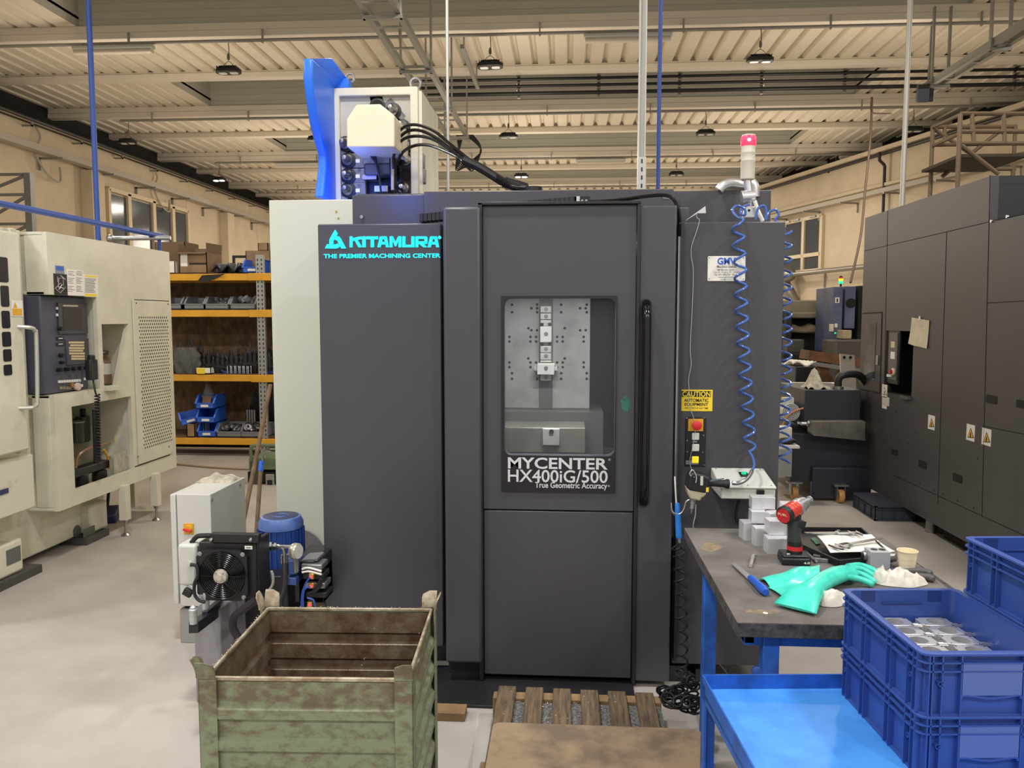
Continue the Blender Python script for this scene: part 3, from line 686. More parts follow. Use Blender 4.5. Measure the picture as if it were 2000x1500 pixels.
# ---- tool magazine on the roof
YM = 4.6
MG = thing('tool_magazine', 'tall cream tool magazine with a curved blue cover above the black machine', 'tool magazine', (-1.0, YM, 2.2))
x0, x1 = X_(655, YM), X_(820, YM); zt = Z_(170, YM, 740); zb = 2.1
def mx(px): return X_(px, YM)
def mz(py): return Z_(py, YM, 740)
m = MB(); T_ = .045
m.frame([(x1, zt), (x0, zt), (x0, zb), (x1, zb)], [(x1 - T_, zt - T_), (x0 + T_, zt - T_), (x0 + T_, zb + .01), (x1 - T_, zb + .01)], 'y', YM, YM + .3)
m.build('frame', M_cream2, MG, bevel=.006)
m = MB(); m.box(x0 + .01, x1, YM + .1, YM + .32, zb, zt - .01); m.box(x1 - .005, x1 + .02, YM + .02, YM + .6, zb, zt - .02); m.build('back_plate', M_cream, MG)
cxm, czm = mx(740), mz(262); R1 = mx(800) - cxm
# plate with arched opening
n = 18
ar = [(cxm + R1 * math.cos(R_(a)), czm + R1 * math.sin(R_(a))) for a in [180 * k / n for k in range(n + 1)]]
m = MB()
top = zt - T_; o_ = [(x1 - T_, czm), (x1 - T_, top), (x0 + T_, top), (x0 + T_, czm)]
poly = [(ar[0][0], zb), ] + ar + [(ar[-1][0], zb), (x0 + T_ - .005, zb), (x0 + T_ - .005, top + .01), (x1 - T_ + .005, top + .01), (x1 - T_ + .005, zb)]
m.prism(poly, 'y', YM + .03, YM + .04); m.build('front_plate', mat('plate_cream_grey', (186, 184, 170), .5, var=.1), MG, smooth=False)
m = MB(); m.prism([(ar[0][0], zb)] + ar + [(ar[-1][0], zb)], 'y', YM + .085, YM + .1); m.build('dark_backing', M_blk2, MG, smooth=False)
# sculpted blue cover, left side
Mb = mat('magazine_blue', (35, 110, 225), .35)
xc = -1.335 * YM / 4.6 - .0
prof = [(614, 124), (612, 160), (616, 200), (622, 245), (630, 280), (637, 305), (637, 330), (634, 355), (629, 388)]
pl = []
for px, py in prof:
    Yn = xc * F / (px - 1105); pl.append((Yn, 1.6 + (625 - py) / F * Yn))
m = MB(); poly = pl + [(4.72, pl[-1][1] * 1.0), (4.72, Z_(166, 4.72, 655) + .0)]
m.prism(poly, 'x', xc - .05, xc); BC = m.build('blue_cover', Mb, MG, bevel=.012, seg=3)
pa, pb, pc, pd_ = Vector((xc - .05, pl[0][0], pl[0][1])), atY(648, 113, 4.5), atY(684, 160, 4.66), atY(655, 172, 4.66)
m = MB(); m.sheet(lambda u, v: pa.lerp(pb, u).lerp(pd_.lerp(pc, u), v), 4, 4, (0, -.05, .03)); pe = atY(684, 176, 4.66); pf_ = atY(655, 176, 4.66); m.box(pf_.x, pe.x, 4.62, 4.7, pe.z, pc.z + .01); m.build('cover_top', Mb, BC, bevel=.004)
m = MB(); c = atY(812, 163, YM + .1); m.tube([c + Vector((.03 * math.cos(a), 0, .03 * math.sin(a))) for a in [2 * PI * k / 14 for k in range(14)]], .009, 6, closed=True); m.build('lifting_eye', M_zinc, MG)
c = atY(684, 152, YM + .1); MB().tube([c + Vector((.025 * math.cos(a), 0, .025 * math.sin(a))) for a in [2 * PI * k / 14 for k in range(14)]], .008, 6, closed=True).build('lifting_eye', M_zinc, MG)
# housing box that sticks out
hx = [(677, 232), (696, 204), (742, 203), (770, 225), (771, 287), (677, 287)]
Yh = 4.25
m = MB()
poly = [(atY(x, y, Yh).x, atY(x, y, Yh).z) for x, y in hx]
m.prism(poly, 'y', Yh, YM + .05); m.build('motor_housing', mat('cream_housing', (222, 212, 182), .45), MG, bevel=.006)
def pocket(px, py, kind, rot=0):
    q = atY(px, py, YM + .02); g = MB()
    g.obox(q + Vector((.028 if abs(rot) < .1 else 0, .035, 0)), (.15, .05, .085), (0, rot, 0)); o = g.build('tool_pocket', mat('pocket_grey', (120, 122, 125), .45, .3), MG, bevel=.006)
    g = MB(); g.lathe([(.045, 0), (.045, .02), (.032, .022), (.03, .005)], q + Vector((0, .02, 0)), (0, -1, 0), 18); g.build('pocket_ring', M_blkmat, o)
    if kind: 
        g = MB(); g.lathe([(.032, 0), (.032, .02), (.022, .03), (.022, .06), (.012, .075), (.012, .09), (.003, .092)], q + Vector((0, 0, 0)), (0, -1, 0), 16); g.build('tool_holder', M_steel if kind == 1 else M_zinc, o)
    else: g = MB(); g.lathe([(.03, 0), (.03, .003)], q + Vector((0, -.003, 0)), (0, -1, 0), 16); g.build('pocket_hole', M_dark, o)
    return o
for px, py, k, r in ((680, 313, 2, 0), (680, 343, 1, 0), (680, 371, 2, 0), (675, 281, 2, 0), (793, 314, 1, 0), (795, 343, 0, 0), (789, 368, 1, 0), (790, 284, 1, .1), (786, 248, 1, .45), (768, 216, 1, .9), (737, 206, 0, 1.4)): pocket(px, py, k, r)
for px, py in ((697, 313), (697, 343), (697, 371)): q = atY(px, py, YM - .03); MB().box(q.x - .012, q.x + .012, YM - .012, YM - .008, q.z - .01, q.z + .01).build('number_tag', M_white, MG)
m = MB(); pbox(m, 712, 287, 765, 325, YM, .05, .05); m.build('gear_housing', M_zinc, MG, bevel=.004)
m = MB(); pbox(m, 715, 322, 768, 345, YM - .02, .06, .05); m.build('slide_cover', mat('slide_grey', (90, 92, 98), .4, .4), MG, bevel=.012)
m = MB(); pbox(m, 709, 342, 738, 352, YM - .02, .03, .05); pbox(m, 733, 364, 760, 376, YM - .02, .03, .05); m.build('bracket', M_steel, MG, bevel=.002)
m = MB(); pbox(m, 765, 285, 773, 374, YM - .05, .04, .04); m.build('valve_stack', M_steel, MG, bevel=.004)
for k in range(3):
    pts = [atY(x, y, YM - .1) for x, y in ((715 + k * 6, 288), (725 + k * 4, 305), (736, 322), (741, 345), (744, 376))]
    MB().tube(smoothpath(pts, 5), .007, 6).build('thin_cable', M_rub, MG)
# hoses to the roof
hs = [((768, 292), (771, 268), (790, 248), (815, 244), (848, 256), (880, 282), (918, 312)), ((770, 300), (775, 276), (795, 257), (820, 255), (850, 268), (880, 290), (916, 316)), ((768, 330), (770, 300), (785, 274), (812, 266), (845, 272), (878, 292), (914, 318)), ((774, 322), (786, 298), (808, 285), (835, 283), (862, 292), (890, 305), (912, 320))]
for k, h in enumerate(hs):
    pts = [atY(x, y, 4.45 - .02 * i) for i, (x, y) in enumerate(h)]; e = atY(1030, 369 - k, 4.1)
    pts += [atY(960, 338 + k * 1.5, 4.25), atY(1000, 359 + k, 4.15), e]
    MB().tube(smoothpath(pts, 6), .0085, 8).build('hose', mat('gloss_black', (0, 0, 0)), MG)
pts = [atY(x, y, 4.24) for x, y in ((905, 312), (935, 326), (960, 341), (985, 356), (1010, 363), (1030, 370))]
m = MB(); sp = smoothpath(pts, 8); m.tube(sp, .024, 10)
for k in range(24, len(sp) - 2):
    d = (sp[k + 1] - sp[k]).normalized(); m.cyl(sp[k], sp[k] + d * .006, .031, n=12)
m.build('hose_sleeve', M_blkmat, MG)
# ------------------------------------------------------------------ left cream machine
XS = -3.25
def sY(px, X=XS): return X * F / (px - 1105) if False else atX(px, 625, X).y
def sZ(px, py, X=XS): return atX(px, py, X).z
CM = thing('milling_machine', 'cream machining centre at the left with a dark control console and perforated panel', 'machine', (-3.9, 5.2, 0))
Y0, Y1 = 4.82, sY(335)
h1 = (4.83, sY(190), 1.11, 1.75); h2 = (sY(198), sY(250), 1.12, 1.56); h3 = (sY(132), sY(250), .465, 1.02)
zt, zb = 2.142, .36
m = MB()
# face plate pieces round the openings
ys = [Y0, h3[0], h1[1], h2[0], h2[1], Y1]
m.box(XS - .03, XS, Y0, Y1, 1.75, zt)
m.box(XS - .03, XS, h1[1], h2[0], 1.02, 1.75); m.box(XS - .03, XS, h2[0], Y1, 1.56, 1.75)
m.prism([(h2[1], 1.56), (Y1, 1.56), (Y1, 1.02), (sY(222), 1.02), (sY(222), 1.12)], 'x', XS - .03, XS)
m.box(XS - .03, XS, Y0, sY(222), 1.02, 1.12) if False else m.box(XS - .03, XS, h2[0], sY(222), 1.02, 1.12)
m.box(XS - .03, XS, Y0, h1[1], 1.02, 1.11)
m.box(XS - .03, XS, Y0, h3[0], zb, 1.02); m.box(XS - .03, XS, h3[1], Y1, zb, 1.02); m.box(XS - .03, XS, h3[0], h3[1], zb, .465)
m.build('side_panel', M_cream, CM)
m = MB()
m.box(-4.6, XS - .03, Y1 - .03, Y1, zb, zt); m.box(-4.6, XS - .031, Y0, Y1, zt - .02, zt); m.box(-4.6, XS - .03, Y0, Y1, zb, zb + .02)
m.box(-3.40, XS - .031, Y0, Y0 + .02, 1.75, zt - .021); m.box(-3.40, XS - .031, Y0, Y0 + .02, zb + .021, 1.11); m.box(-3.9, XS - .031, Y0, h1[1], 1.09, 1.11); m.box(-3.9, XS - .031, Y0, h1[1], 1.75, 1.77); m.box(-3.7, -3.68, h1[0], h1[1], 1.11, 1.8); m.box(-3.5, -3.48, h1[1] + .03, h2[1] + .03, 1.1, 1.6); m.box(-3.5, XS - .031, h2[0] - .02, h2[0] - .01, 1.1, 1.58); m.box(-3.5, XS - .031, h2[0], h2[1], 1.56, 1.58); m.box(-3.9, XS - .031, h1[1] + .02, h1[1] + .03, 1.1, 1.76); m.box(-3.9, XS - .031, h2[1] + .02, h2[1] + .03, 1.1, 1.6)
m.box(-4.6, -3.4, 4.83, 4.87, zb + .02, zt - .02)
m.box(-3.75, -3.73, Y0, h3[1] + .1, .45, 1.05); m.box(-3.9, XS - .031, h3[1] + .02, h3[1] + .04, .45, 1.03)
m.box(-3.9, XS - .03, h3[0], h3[1], 1.04, 1.09)
m.build('casing', M_cream, CM, bevel=.004)
m = MB(); m.box(-3.6, -3.41, 4.2, 4.81, .45, 2.15); m.box(-3.42, -3.37, 4.66, 4.72, .45, 2.15); m.build('door_post', M_cream2, CM, bevel=.008)
m = MB(); m.box(-3.9, -3.43, 3.9, 4.75, .42, 2.1); m.build('front_casing', M_cream, CM, bevel=.005)
# door with dark panes
DR = MB().box(-3.27, -3.22, 3.6, sY(46, -3.22), sZ(30, 885, -3.22), sZ(20, 452, -3.22)).build('door', M_cream, CM, bevel=.012)
def sbox(m, x0, y0, x1, y1, X, d=.003, r=0):
    a = atX(x0, (y0 + y1) / 2, X); b = atX(x1, (y0 + y1) / 2, X); za = atX((x0 + x1) / 2, y0, X).z; zb_ = atX((x0 + x1) / 2, y1, X).z
    if r: return m.prism(rrect(a.y, b.y, zb_, za, r), 'x', X, X + d)
    return m.box(X, X + d, a.y, b.y, zb_, za)
for x0, y0, x1, y1 in ((0, 502, 15, 551), (1, 558, 17, 599), (3, 607, 19, 641), (4, 648, 21, 677), (6, 682, 22, 706), (7, 712, 23, 733)):
    m = MB(); sbox(m, x0 - (8 if x0 == 0 else 0), y0, x1, y1, -3.22, .003, .012); m.build('door_pane', mat('dark_pane', (38, 42, 50), .15), DR)
m = MB(); sbox(m, 22, 587, 44, 618, -3.219, .002); LB = m.build('warning_label', M_white, DR); LB['label'] = 'white and yellow warning label'
m = MB(); sbox(m, 24, 602.5, 43, 616, -3.217, .001); m.build('label_band', M_yel, LB)
a = atX(26, 601, -3.2165); b = atX(33, 590, -3.2165); MB().prism([(a.y, a.z), (b.y, a.z), ((a.y + b.y) / 2, b.z)], 'x', -3.2165, -3.2155).build('warning_triangle', M_yel, LB)
hp = [(50, 638), (60, 640), (68, 646), (71, 660), (73, 780), (70, 790), (62, 796), (52, 797)]
pts = [atX(x, y, -3.17) for x, y in hp]; pts[0].x = pts[-1].x = -3.24
MB().tube(smoothpath(pts, 4), .012, 8).build('door_handle', mat('silver_handle', (190, 190, 180), .35, .5), DR)
# lower door skirt
LBX = MB().box(-3.6, -3.25, 3.6, sY(52, -3.25), sZ(30, 1005, -3.25), sZ(30, 895, -3.25)).build('lower_cover', M_cream2, CM, bevel=.01)
m = MB(); sbox(m, -20, 958, 16, 968, -3.249, .004); m.build('blue_catch', mat('navy_plastic', (40, 50, 95), .4), LBX)
# base casting and its feet
m = MB(); m.box(-4.6, -3.47, 3.8, sY(190, -3.47), .05, .45); m.build('base_casting', M_cream2, CM, bevel=.015)
m = MB(); m.box(-3.7, -3.33, 3.7, 4.58, .05, .26); m.build('base_foot', M_cream, CM, bevel=.02); m = MB(); m.box(-3.7, -3.4, sY(155, -3.42), sY(190, -3.42), .05, .26); FT = m.build('base_foot', M_cream, CM, bevel=.02)
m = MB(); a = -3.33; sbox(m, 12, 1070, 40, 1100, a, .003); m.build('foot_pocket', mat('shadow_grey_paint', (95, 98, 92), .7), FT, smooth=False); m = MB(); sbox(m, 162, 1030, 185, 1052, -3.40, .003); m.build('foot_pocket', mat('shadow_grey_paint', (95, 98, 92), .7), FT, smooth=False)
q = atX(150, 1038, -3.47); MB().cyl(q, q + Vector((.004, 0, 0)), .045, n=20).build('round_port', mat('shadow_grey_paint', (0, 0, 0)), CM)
MB().box(-3.75, -3.3, 3.7, 4.7, 0, .05).build('foot_pad', mat('dark_grey_pad', (70, 68, 66), .8), CM); MB().box(-3.75, -3.37, sY(150, -3.37), sY(196, -3.37), 0, .05).build('foot_pad', mat('dark_grey_pad', (70, 68, 66), .8), CM)
for px, py0, py1 in ((246, 950, 1045), (306, 925, 1015)):
    p = atZ(px, py1 + 1, 0); zt_ = .38
    m = MB(); m.box(p.x - .03, p.x + .03, p.y - .03, p.y + .03, .12, zt_); L = m.build('leg', M_cream, CM, bevel=.003)
    m = MB(); m.cyl((p.x, p.y, .0), (p.x, p.y, .13), .009); m.lathe([(.034, 0), (.034, .006), (.018, .02)], (p.x, p.y, 0), n=16); m.cyl((p.x, p.y, .1), (p.x, p.y, .12), .02, n=6); m.build('levelling_foot', M_steel, L)
p = atZ(190, 1020, 0); MB().box(p.x - .03, p.x + .03, p.y + .5, p.y + .56, .0, zt_).build('leg', M_cream, CM)
# posters and labels
def lab(x0, y0, x1, y1, mm, txt, nm):
    m = MB(); sbox(m, x0, y0, x1, y1, XS, .002); o = m.build('poster', mm, CM, smooth=False); o['label'] = nm; return o
o = lab(105, 535, 131, 577, M_ink, '', 'black poster with a white machine drawing')
def sline(m, pts, X, r=.0012): m.tube([atX(x, y, X + .003) for x, y in pts], r, 4)
m = MB(); sline(m, [(108, 563), (118, 572), (128, 561), (118, 553), (108, 563)], XS); sline(m, [(114, 558), (115, 543), (123, 543), (124, 557)], XS); sline(m, [(118, 538), (128, 546)], XS, .002); sline(m, [(112, 540), (113, 551)], XS); sline(m, [(113, 560), (124, 563)], XS, .003); sline(m, [(115, 565), (121, 556)], XS, .003); m.build('line_drawing', M_white, o)
o = lab(108, 519, 125, 534, mat('badge_grey_blue', (120, 130, 150), .4), '', 'small grey badge with a blue window'); m = MB(); sbox(m, 110, 520.5, 123.5, 528, XS + .002, .001); m.build('badge_window', M_logob, o)
o = lab(131, 527, 163, 577, M_paper, '', 'white sheet with two columns of small print')
m = MB(); 
for c, (xa_, xb_) in enumerate(((133, 146), (149, 161))):
    for k in range(14):
        y = 530 + k * 3.2
        if k % 5 == 3: continue
        sbox(m, xa_, y, xb_ - random.random() * 5, y + 1, XS + .002, .0006)
m.build('print_lines', M_gl, o)
o = lab(164, 537, 191, 580, M_paper, '', 'white notice with yellow bands and fine print')
m = MB(); sbox(m, 166, 538, 189, 541.5, XS + .002, .0006); sbox(m, 166, 574, 189, 579, XS + .002, .0006); m.build('yellow_bands', M_ylab, o)
m = MB()
for k in range(12): sbox(m, 166, 544 + k * 2.4, 188 - random.random() * 6, 545 + k * 2.4, XS + .002, .0006)
m.build('print_lines', M_gl, o)
# perforated panel
PP = MB(); sbox(PP, 263, 588, 331, 898, XS, .012); PP = PP.build('perforated_panel', M_cream, CM, bevel=.004)
ya, yb = sY(269), sY(326); za, zb_ = sZ(297, 617), sZ(297, 873)
m = MB(); r = .0083; nz = 40; ny = 14
for j in range(nz):
    for i in range(ny):
        y = ya + (i + (.5 if j % 2 else 0)) * (yb - ya) / ny; z = za + (zb_ - za) * (j + .5) / nz
        m.add([(XS + .0125, y + r * math.cos(a * PI / 4), z + r * math.sin(a * PI / 4)) for a in range(8)], [tuple(range(8))])
m.build('hole_pattern', mat('hole_dark', (70, 62, 48), .8), PP, smooth=False)
m = MB()
for px, py in ((266, 592), (328, 594), (269, 892), (330, 872)): q = atX(px, py, XS + .012); m.cyl(q, q + Vector((.003, 0, 0)), .006, n=8)
m.build('screws', M_ink, PP)
m = MB(); sbox(m, 263, 899, 332, 901, XS, .001); sbox(m, 262, 586, 330, 587.5, XS, .001); m.build('panel_gap', M_ink, CM)
# console
M_con = mat('console_slate', (72, 74, 88), .5)
Yc0 = 4.82; XC_ = -3.31
m = MB(); m.prism([(-3.405, Yc0 + .0), (XC_, Yc0), (XC_ + .005, sY(166, XC_)), (-3.7, sY(166, XC_) + .02), (-3.7, Yc0 + .05)], 'z', 1.115, 1.745)
CN = m.build('control_console', M_con, CM, bevel=.01)
XF = XC_ + .003
def cb(m, x0, y0, x1, y1, d=.004, X=None): return sbox(m, x0, y0, x1, y1, X or XF, d)
m = MB(); cb(m, 112, 592, 168, 652, .012); SCR = m.build('screen_bezel', mat('bezel_grey', (62, 63, 70), .4), CN, bevel=.003)
m = MB(); cb(m, 123, 601, 160, 645, .002, XF + .012); m.build('screen', mat('crt_dark', (42, 46, 52), .15), SCR)
m = MB(); cb(m, 123, 596, 152, 598.5, .002, XF + .012); m.build('title_strip', M_cream, SCR)
m = MB(); cb(m, 128, 662, 172, 712, .008); KP = m.build('keypad', mat('bezel_grey', (0, 0, 0)), CN, bevel=.003)
M_key = mat('beige_key', (205, 185, 145), .5)
m = MB()
for r_, (y, xa_, xb_) in enumerate(((667, 134, 164), (672.5, 137, 164), (678, 134.5, 164.5), (683, 135, 162), (688.5, 135, 165), (694, 139, 165), (699, 139, 165))):
    n_ = 8
    for k in range(n_): 
        x = xa_ + (xb_ - xa_) * k / n_; cb(m, x, y, x + (xb_ - xa_) / n_ - .6, y + 3.8, .004, XF + .008)
m.build('keys', M_key, KP)
for i, (px, py, s) in enumerate(((112, 722, 4), (127, 721, 4), (141, 720, 4), (153, 719, 4), (164, 718, 4), (116, 694, 4), (114, 642, 4), (117, 708, 3))):
    q = atX(px, py, XF); MB().cyl(q, q + Vector((.03, 0, 0)), .0125 * s / 4 + .001, n=12).build('rotary_knob', M_blkmat, CN)
m = MB()
for px, py in ((111, 602), (111, 615), (158, 753), (152, 753.5), (165, 740), (170, 740)): cb(m, px - 2, py - 2.5, px + 2, py + 2.5, .008)
m.build('white_buttons', M_white, CN)
m = MB()
for k in range(9): cb(m, 113 + k * 5, 743 - k * .3, 115.2 + k * 5, 748 - k * .3, .01)
m.build('toggle_switches', M_white, CN)
m = MB()
for k in range(4): cb(m, 116 + k * 6, 755, 120 + k * 6, 760, .006)
m.build('grey_buttons', mat('khaki_button', (140, 132, 108), .5), CN)
m = MB(); cb(m, 110, 658, 124, 664, .005); cb(m, 110, 669, 124, 675, .005); m.build('display_windows', M_ink, CN)
m = MB(); cb(m, 113, 660, 121, 662, .006); cb(m, 113, 671, 121, 673, .006); m.build('display_text', M_grey, CN)
q = atX(146, 755, XF); MB().lathe([(.02, 0), (.026, .015), (.026, .03), (.012, .034)], q, (1, 0, 0), 16).build('emergency_button', mat('faded_white_red', (215, 190, 180), .5), CN)
q = atX(137, 752, XF); MB().lathe([(.016, 0), (.016, .02)], q, (1, 0, 0), 14).build('key_switch', M_brass, CN)
# handheld pulse unit with a coiled cord
q = atX(179, 722, -3.2); m = MB(); m.box(q.x - .02, q.x + .02, q.y - .045, q.y + .045, q.z - .07, q.z + .07); m.cyl((q.x, q.y, q.z + .05), (q.x, q.y, q.z + .1), .025); HU = m.build('hand_unit', M_blkmat, CM, bevel=.008)
pts = [atX(182, 742, -3.2), atX(186, 765, -3.18), atX(190, 775, -3.18)]
m = MB(); m.tube(smoothpath(pts, 4), .006, 6)
a0 = atX(190, 770, -3.18); a1 = atX(192, 905, -3.18); pts = []
for k in range(24 * 10):
    t_ = k / 240; c = a0.lerp(a1, t_); pts.append(c + Vector((0, .016 * math.cos(2 * PI * k / 10), .0)) + Vector((.016 * math.sin(2 * PI * k / 10), 0, 0)))
m.tube(pts, .005, 5); m.build('coiled_cord', M_rub, HU)
MB().tube([atX(186, 800, -3.22), atX(189, 905, -3.22)], .02, 8).build('cable_bundle', mat('navy_cable', (30, 34, 48), .5), CM)
# things in the open service bay
def cylv(x, y, r, z0, z1, mm, nm, n=14):
    o = MB().lathe([(r, z0), (r, z1)], (x, y, 0), n=n).build(nm, mm, CM, bevel=.004); return o
def ipt(px, py, X): return atX(px, py, X)
for px, y0, y1, X, r, mm, nm in ((150, 825, 865, -3.5, .05, mat('smoked_bowl', (60, 58, 52), .2), 'filter_bowl'), (163, 812, 862, -3.6, .05, mat('smoked_bowl', (0, 0, 0)), 'filter_bowl'), (150, 822, 828, -3.5, .052, M_steel, 'filter_cap'), (162, 798, 812, -3.6, .02, M_blkmat, 'regulator_knob'), (207, 825, 862, -3.6, .025, M_rub, 'lubricator'), (160, 925, 952, -3.36, .045, M_blkmat, 'filter_bowl'), (195, 918, 942, -3.36, .05, M_blkmat, 'filter_bowl')):
    a = ipt(px, y0, X); b = ipt(px, y1, X); MB().lathe([(r * .8, 0), (r, .01), (r, b.z - a.z if False else (a.z - b.z) - .005), (r * .85, a.z - b.z)], b, n=16).build(nm, mm, CM)
a = ipt(175, 915, -3.36); MB().box(a.x - .05, a.x + .03, a.y - .22, a.y + .2, a.z - .03, a.z + .03).build('air_manifold', M_blkmat, CM, bevel=.008)
a = ipt(170, 820, -3.66); MB().box(a.x - .05, a.x + .03, a.y - .3, a.y + .3, a.z - .05, a.z + .02).build('pipe_manifold', M_lamp, CM, bevel=.008)
MB().tube(smoothpath([ipt(x, y, -3.36) for x, y in ((148, 915), (152, 893), (165, 880), (185, 872), (215, 866))], 5), .009, 6).build('amber_hose', mat('amber_hose', (140, 100, 70), .3), CM)
MB().tube(smoothpath([ipt(x, y, -3.36) for x, y in ((203, 878), (211, 895), (213, 915))], 5), .009, 6).build('yellow_hose', M_yel, CM)
MB().tube(smoothpath([ipt(x, y, -3.5) for x, y in ((225, 795), (238, 830), (238, 872))], 5), .012, 6).build('black_hose', M_rub, CM)
a = ipt(219, 882, -3.5); b = ipt(249, 928, -3.34); MB().box(-3.55, -3.30, a.y, h3[1] - .02, b.z, a.z).build('terminal_box', M_cream, CM, bevel=.005)
m = MB(); sbox(m, 222, 884, 247, 926, -3.298, .002); m.build('data_sheet', mat('worn_paper', (185, 180, 165), .8, var=.15, vscale=20), CM)
m = MB(); sbox(m, 223, 849, 240, 862, -3.4, .002); m.build('yellow_tag', M_ylab, CM)
# bottle in the upper niche
a = ipt(203, 745, -3.45); b = ipt(203, 695, -3.45)
MB().box(-3.6, XS + .05, h2[0], sY(222), 1.09, 1.115).build('niche_shelf', M_cream, CM)
t = thing('oil_bottle', 'clear bottle with a white label standing in the niche of the left cream machine', 'bottle', (a.x, a.y, 1.115))
MB().lathe([(.055, 0), (.055, .16), (.04, .19), (.025, .2), (.025, .22)], (a.x, a.y, 1.115), n=18).build('bottle_body', mat('amber_glass', (150, 120, 95), .15), t)
MB().lathe([(.03, .22), (.04, .225), (.04, .24), (.03, .25)], (a.x, a.y, 1.115), n=16).build('cap', M_zinc, t)
MB().lathe([(.0565, .07), (.0565, .15)], (a.x, a.y, 1.115), n=18, caps=False).build('label_wrap', M_paper, t)
# loose blue dustpan-like scrap behind the leg
p = atZ(203, 1018, 0)
t = thing('dustpan', 'blue dustpan with a black handle under the left cream machine', 'dustpan', (p.x, p.y, 0))
MB().obox((p.x, p.y, .05), (.22, .2, .09), (.2, 0, .3)).build('pan', mat('navy_plastic', (0, 0, 0)), t, bevel=.02)
MB().cyl((p.x, p.y + .05, .08), (p.x, p.y + .1, .3), .012).build('handle', M_blkmat, t)
# low pale box on the far left behind: frame rack
t = thing('pallet_rack', 'grey steel rack frame with diagonal braces at the far left', 'rack', (-8.2, 11.5, 0))
M_rack = mat('rack_grey', (112, 112, 108), .5)
YR_ = 11.5
xr = X_(70, YR_); m = MB(); m.box(xr - .05, xr + .05, YR_ - .05, YR_ + .05, 0, 1.6 + 290 / F * YR_); m.build('upright', M_rack, t)
xl = X_(-30, YR_)
MB().box(xl - .05, xl + .05, YR_ - .05, YR_ + .05, 0, 1.6 + 290 / F * YR_).build('upright', M_rack, t)
zz = [1.6 + v / F * YR_ for v in (288, 248, 190, 140)]
for i, z in enumerate(zz):
    MB().bar((xl, YR_, z), (xr, YR_, z), .03, .04).build('cross_tie', M_rack, t)
    if i < 3: MB().bar((xl, YR_, zz[i + 1]), (xr, YR_, z), .03, .04).build('brace', M_rack, t)

# ------------------------------------------------------------------ shelving
YS = 8.9
def s9(px, py): return atY(px, py, YS)
SH = thing('shelving_unit', 'long shelving unit with yellow beams and chipboard backs', 'shelving', (-4.4, YS + .3, 0))
xA, xB = -6.2, -2.4; xu = s9(511, 600).x
zsh = [s9(430, y).z for y in (862, 738, 612, 541)]
for z in zsh:
    m = MB(); m.box(xA, xB, YS, YS + .05, z - .04, z + .035); m.box(xA, xB, YS + .62, YS + .67, z - .04, z + .035); m.build('beam', M_yel, SH, bevel=.004)
    MB().box(xA, xB, YS + .02, YS + .66, z + .03, z + .045).build('shelf_board', mat('chipboard', (120, 92, 62), .85, rgb2=(82, 62, 42), vscale=22, stretch=(1, 1, 1.6)), SH)
    m = MB(); m.box(xu - .13, xu + .13, YS - .046, YS - .033, z - .045, z + .04); m.build('beam_connector', M_yel, SH, bevel=.004)
for y in (YS - .03, YS + .62):
    m = MB(); m.box(xu - .045, xu + .045, y, y + .04, 0, 2.32); U = m.build('upright', M_rack if False else mat('galvanised_post', (160, 162, 160), .4, .5), SH)
m = MB(); z = .1
while z < 2.3:
    for dx in (-.022, .022): m.box(xu + dx - .006, xu + dx + .006, YS - .032, YS - .03, z, z + .025)
    z += .05
m.build('slots', M_ink, SH)
MB().box(xA, xB, YS + .68, YS + .70, .2, 2.1).build('back_board', mat('osb_board', (128, 104, 76), .9, rgb2=(86, 70, 52), vscale=14, stretch=(1, 1, .5), detail=8), SH)
MB().box(xA, xB, YS + .5, YS + .52, .02, .16).build('skirt', M_dark, SH)
m = MB(); m.bar((xu + .3, YS + .4, .9), (xu + .05, YS + .5, 2.1), .03, .02); m.bar((xu + .3, YS + .4, .9), (xu + .05, YS + .5, .2), .03, .02); m.build('cross_brace', M_zinc, SH)
def onshelf(i, px0, px1, h_px, dep=.3, yo=.05):
    a = s9(px0, 600).x; b = s9(px1, 600).x; z0 = zsh[i] + .046; return a, b, YS + yo, YS + yo + dep, z0, z0 + h_px / F * YS
def openbox(name, label, i, px0, px1, hp, mm, yo=.06, dep=.35, flaps=True, group=None, zoff=0, rz=0):
    a, b, y0, y1, z0, z1 = onshelf(i, px0, px1, hp, dep, yo); z0 += zoff; z1 += zoff
    t = thing(name, label, 'box', ((a + b) / 2, (y0 + y1) / 2, z0), group=group)
    w = .008; m = MB(); m.box(a, b, y0, y1, z0, z0 + w); m.box(a, b, y0, y0 + w, z0, z1); m.box(a, b, y1 - w, y1, z0, z1); m.box(a, a + w, y0, y1, z0, z1); m.box(b - w, b, y0, y1, z0, z1)
    m.build('carton', mm, t)
    if flaps:
        H = (z1 - z0) * .45
        m = MB(); m.add([(a, y0, z1), (b, y0, z1), (b, y0 - H * .5, z1 - .02), (a, y0 - H * .5, z1 - .02)], [(0, 1, 2, 3)]); m.add([(a, y0, z1), (a, y1, z1), (a - H * .3, y1, z1 + H), (a - H * .1, y0, z1 + H * .9)], [(0, 1, 2, 3)])
        m.add([(b, y0, z1), (b, y1, z1), (b + H * .1, y1, z1 + H * 1.05), (b - H * .05, y0, z1 + H)], [(0, 1, 2, 3)]); m.add([(a, y1, z1), (b, y1, z1), (b, y1 + .02, z1 + H * .7), (a, y1 + .02, z1 + H * .7)], [(0, 1, 2, 3)])
        m.build('flaps', mat('cardboard_dark', (112, 90, 68), .85), t)
    return t
t = openbox('cardboard_box', 'open brown cardboard box with raised flaps on the top shelf', 3, 348, 402, 42, M_card, dep=.4)
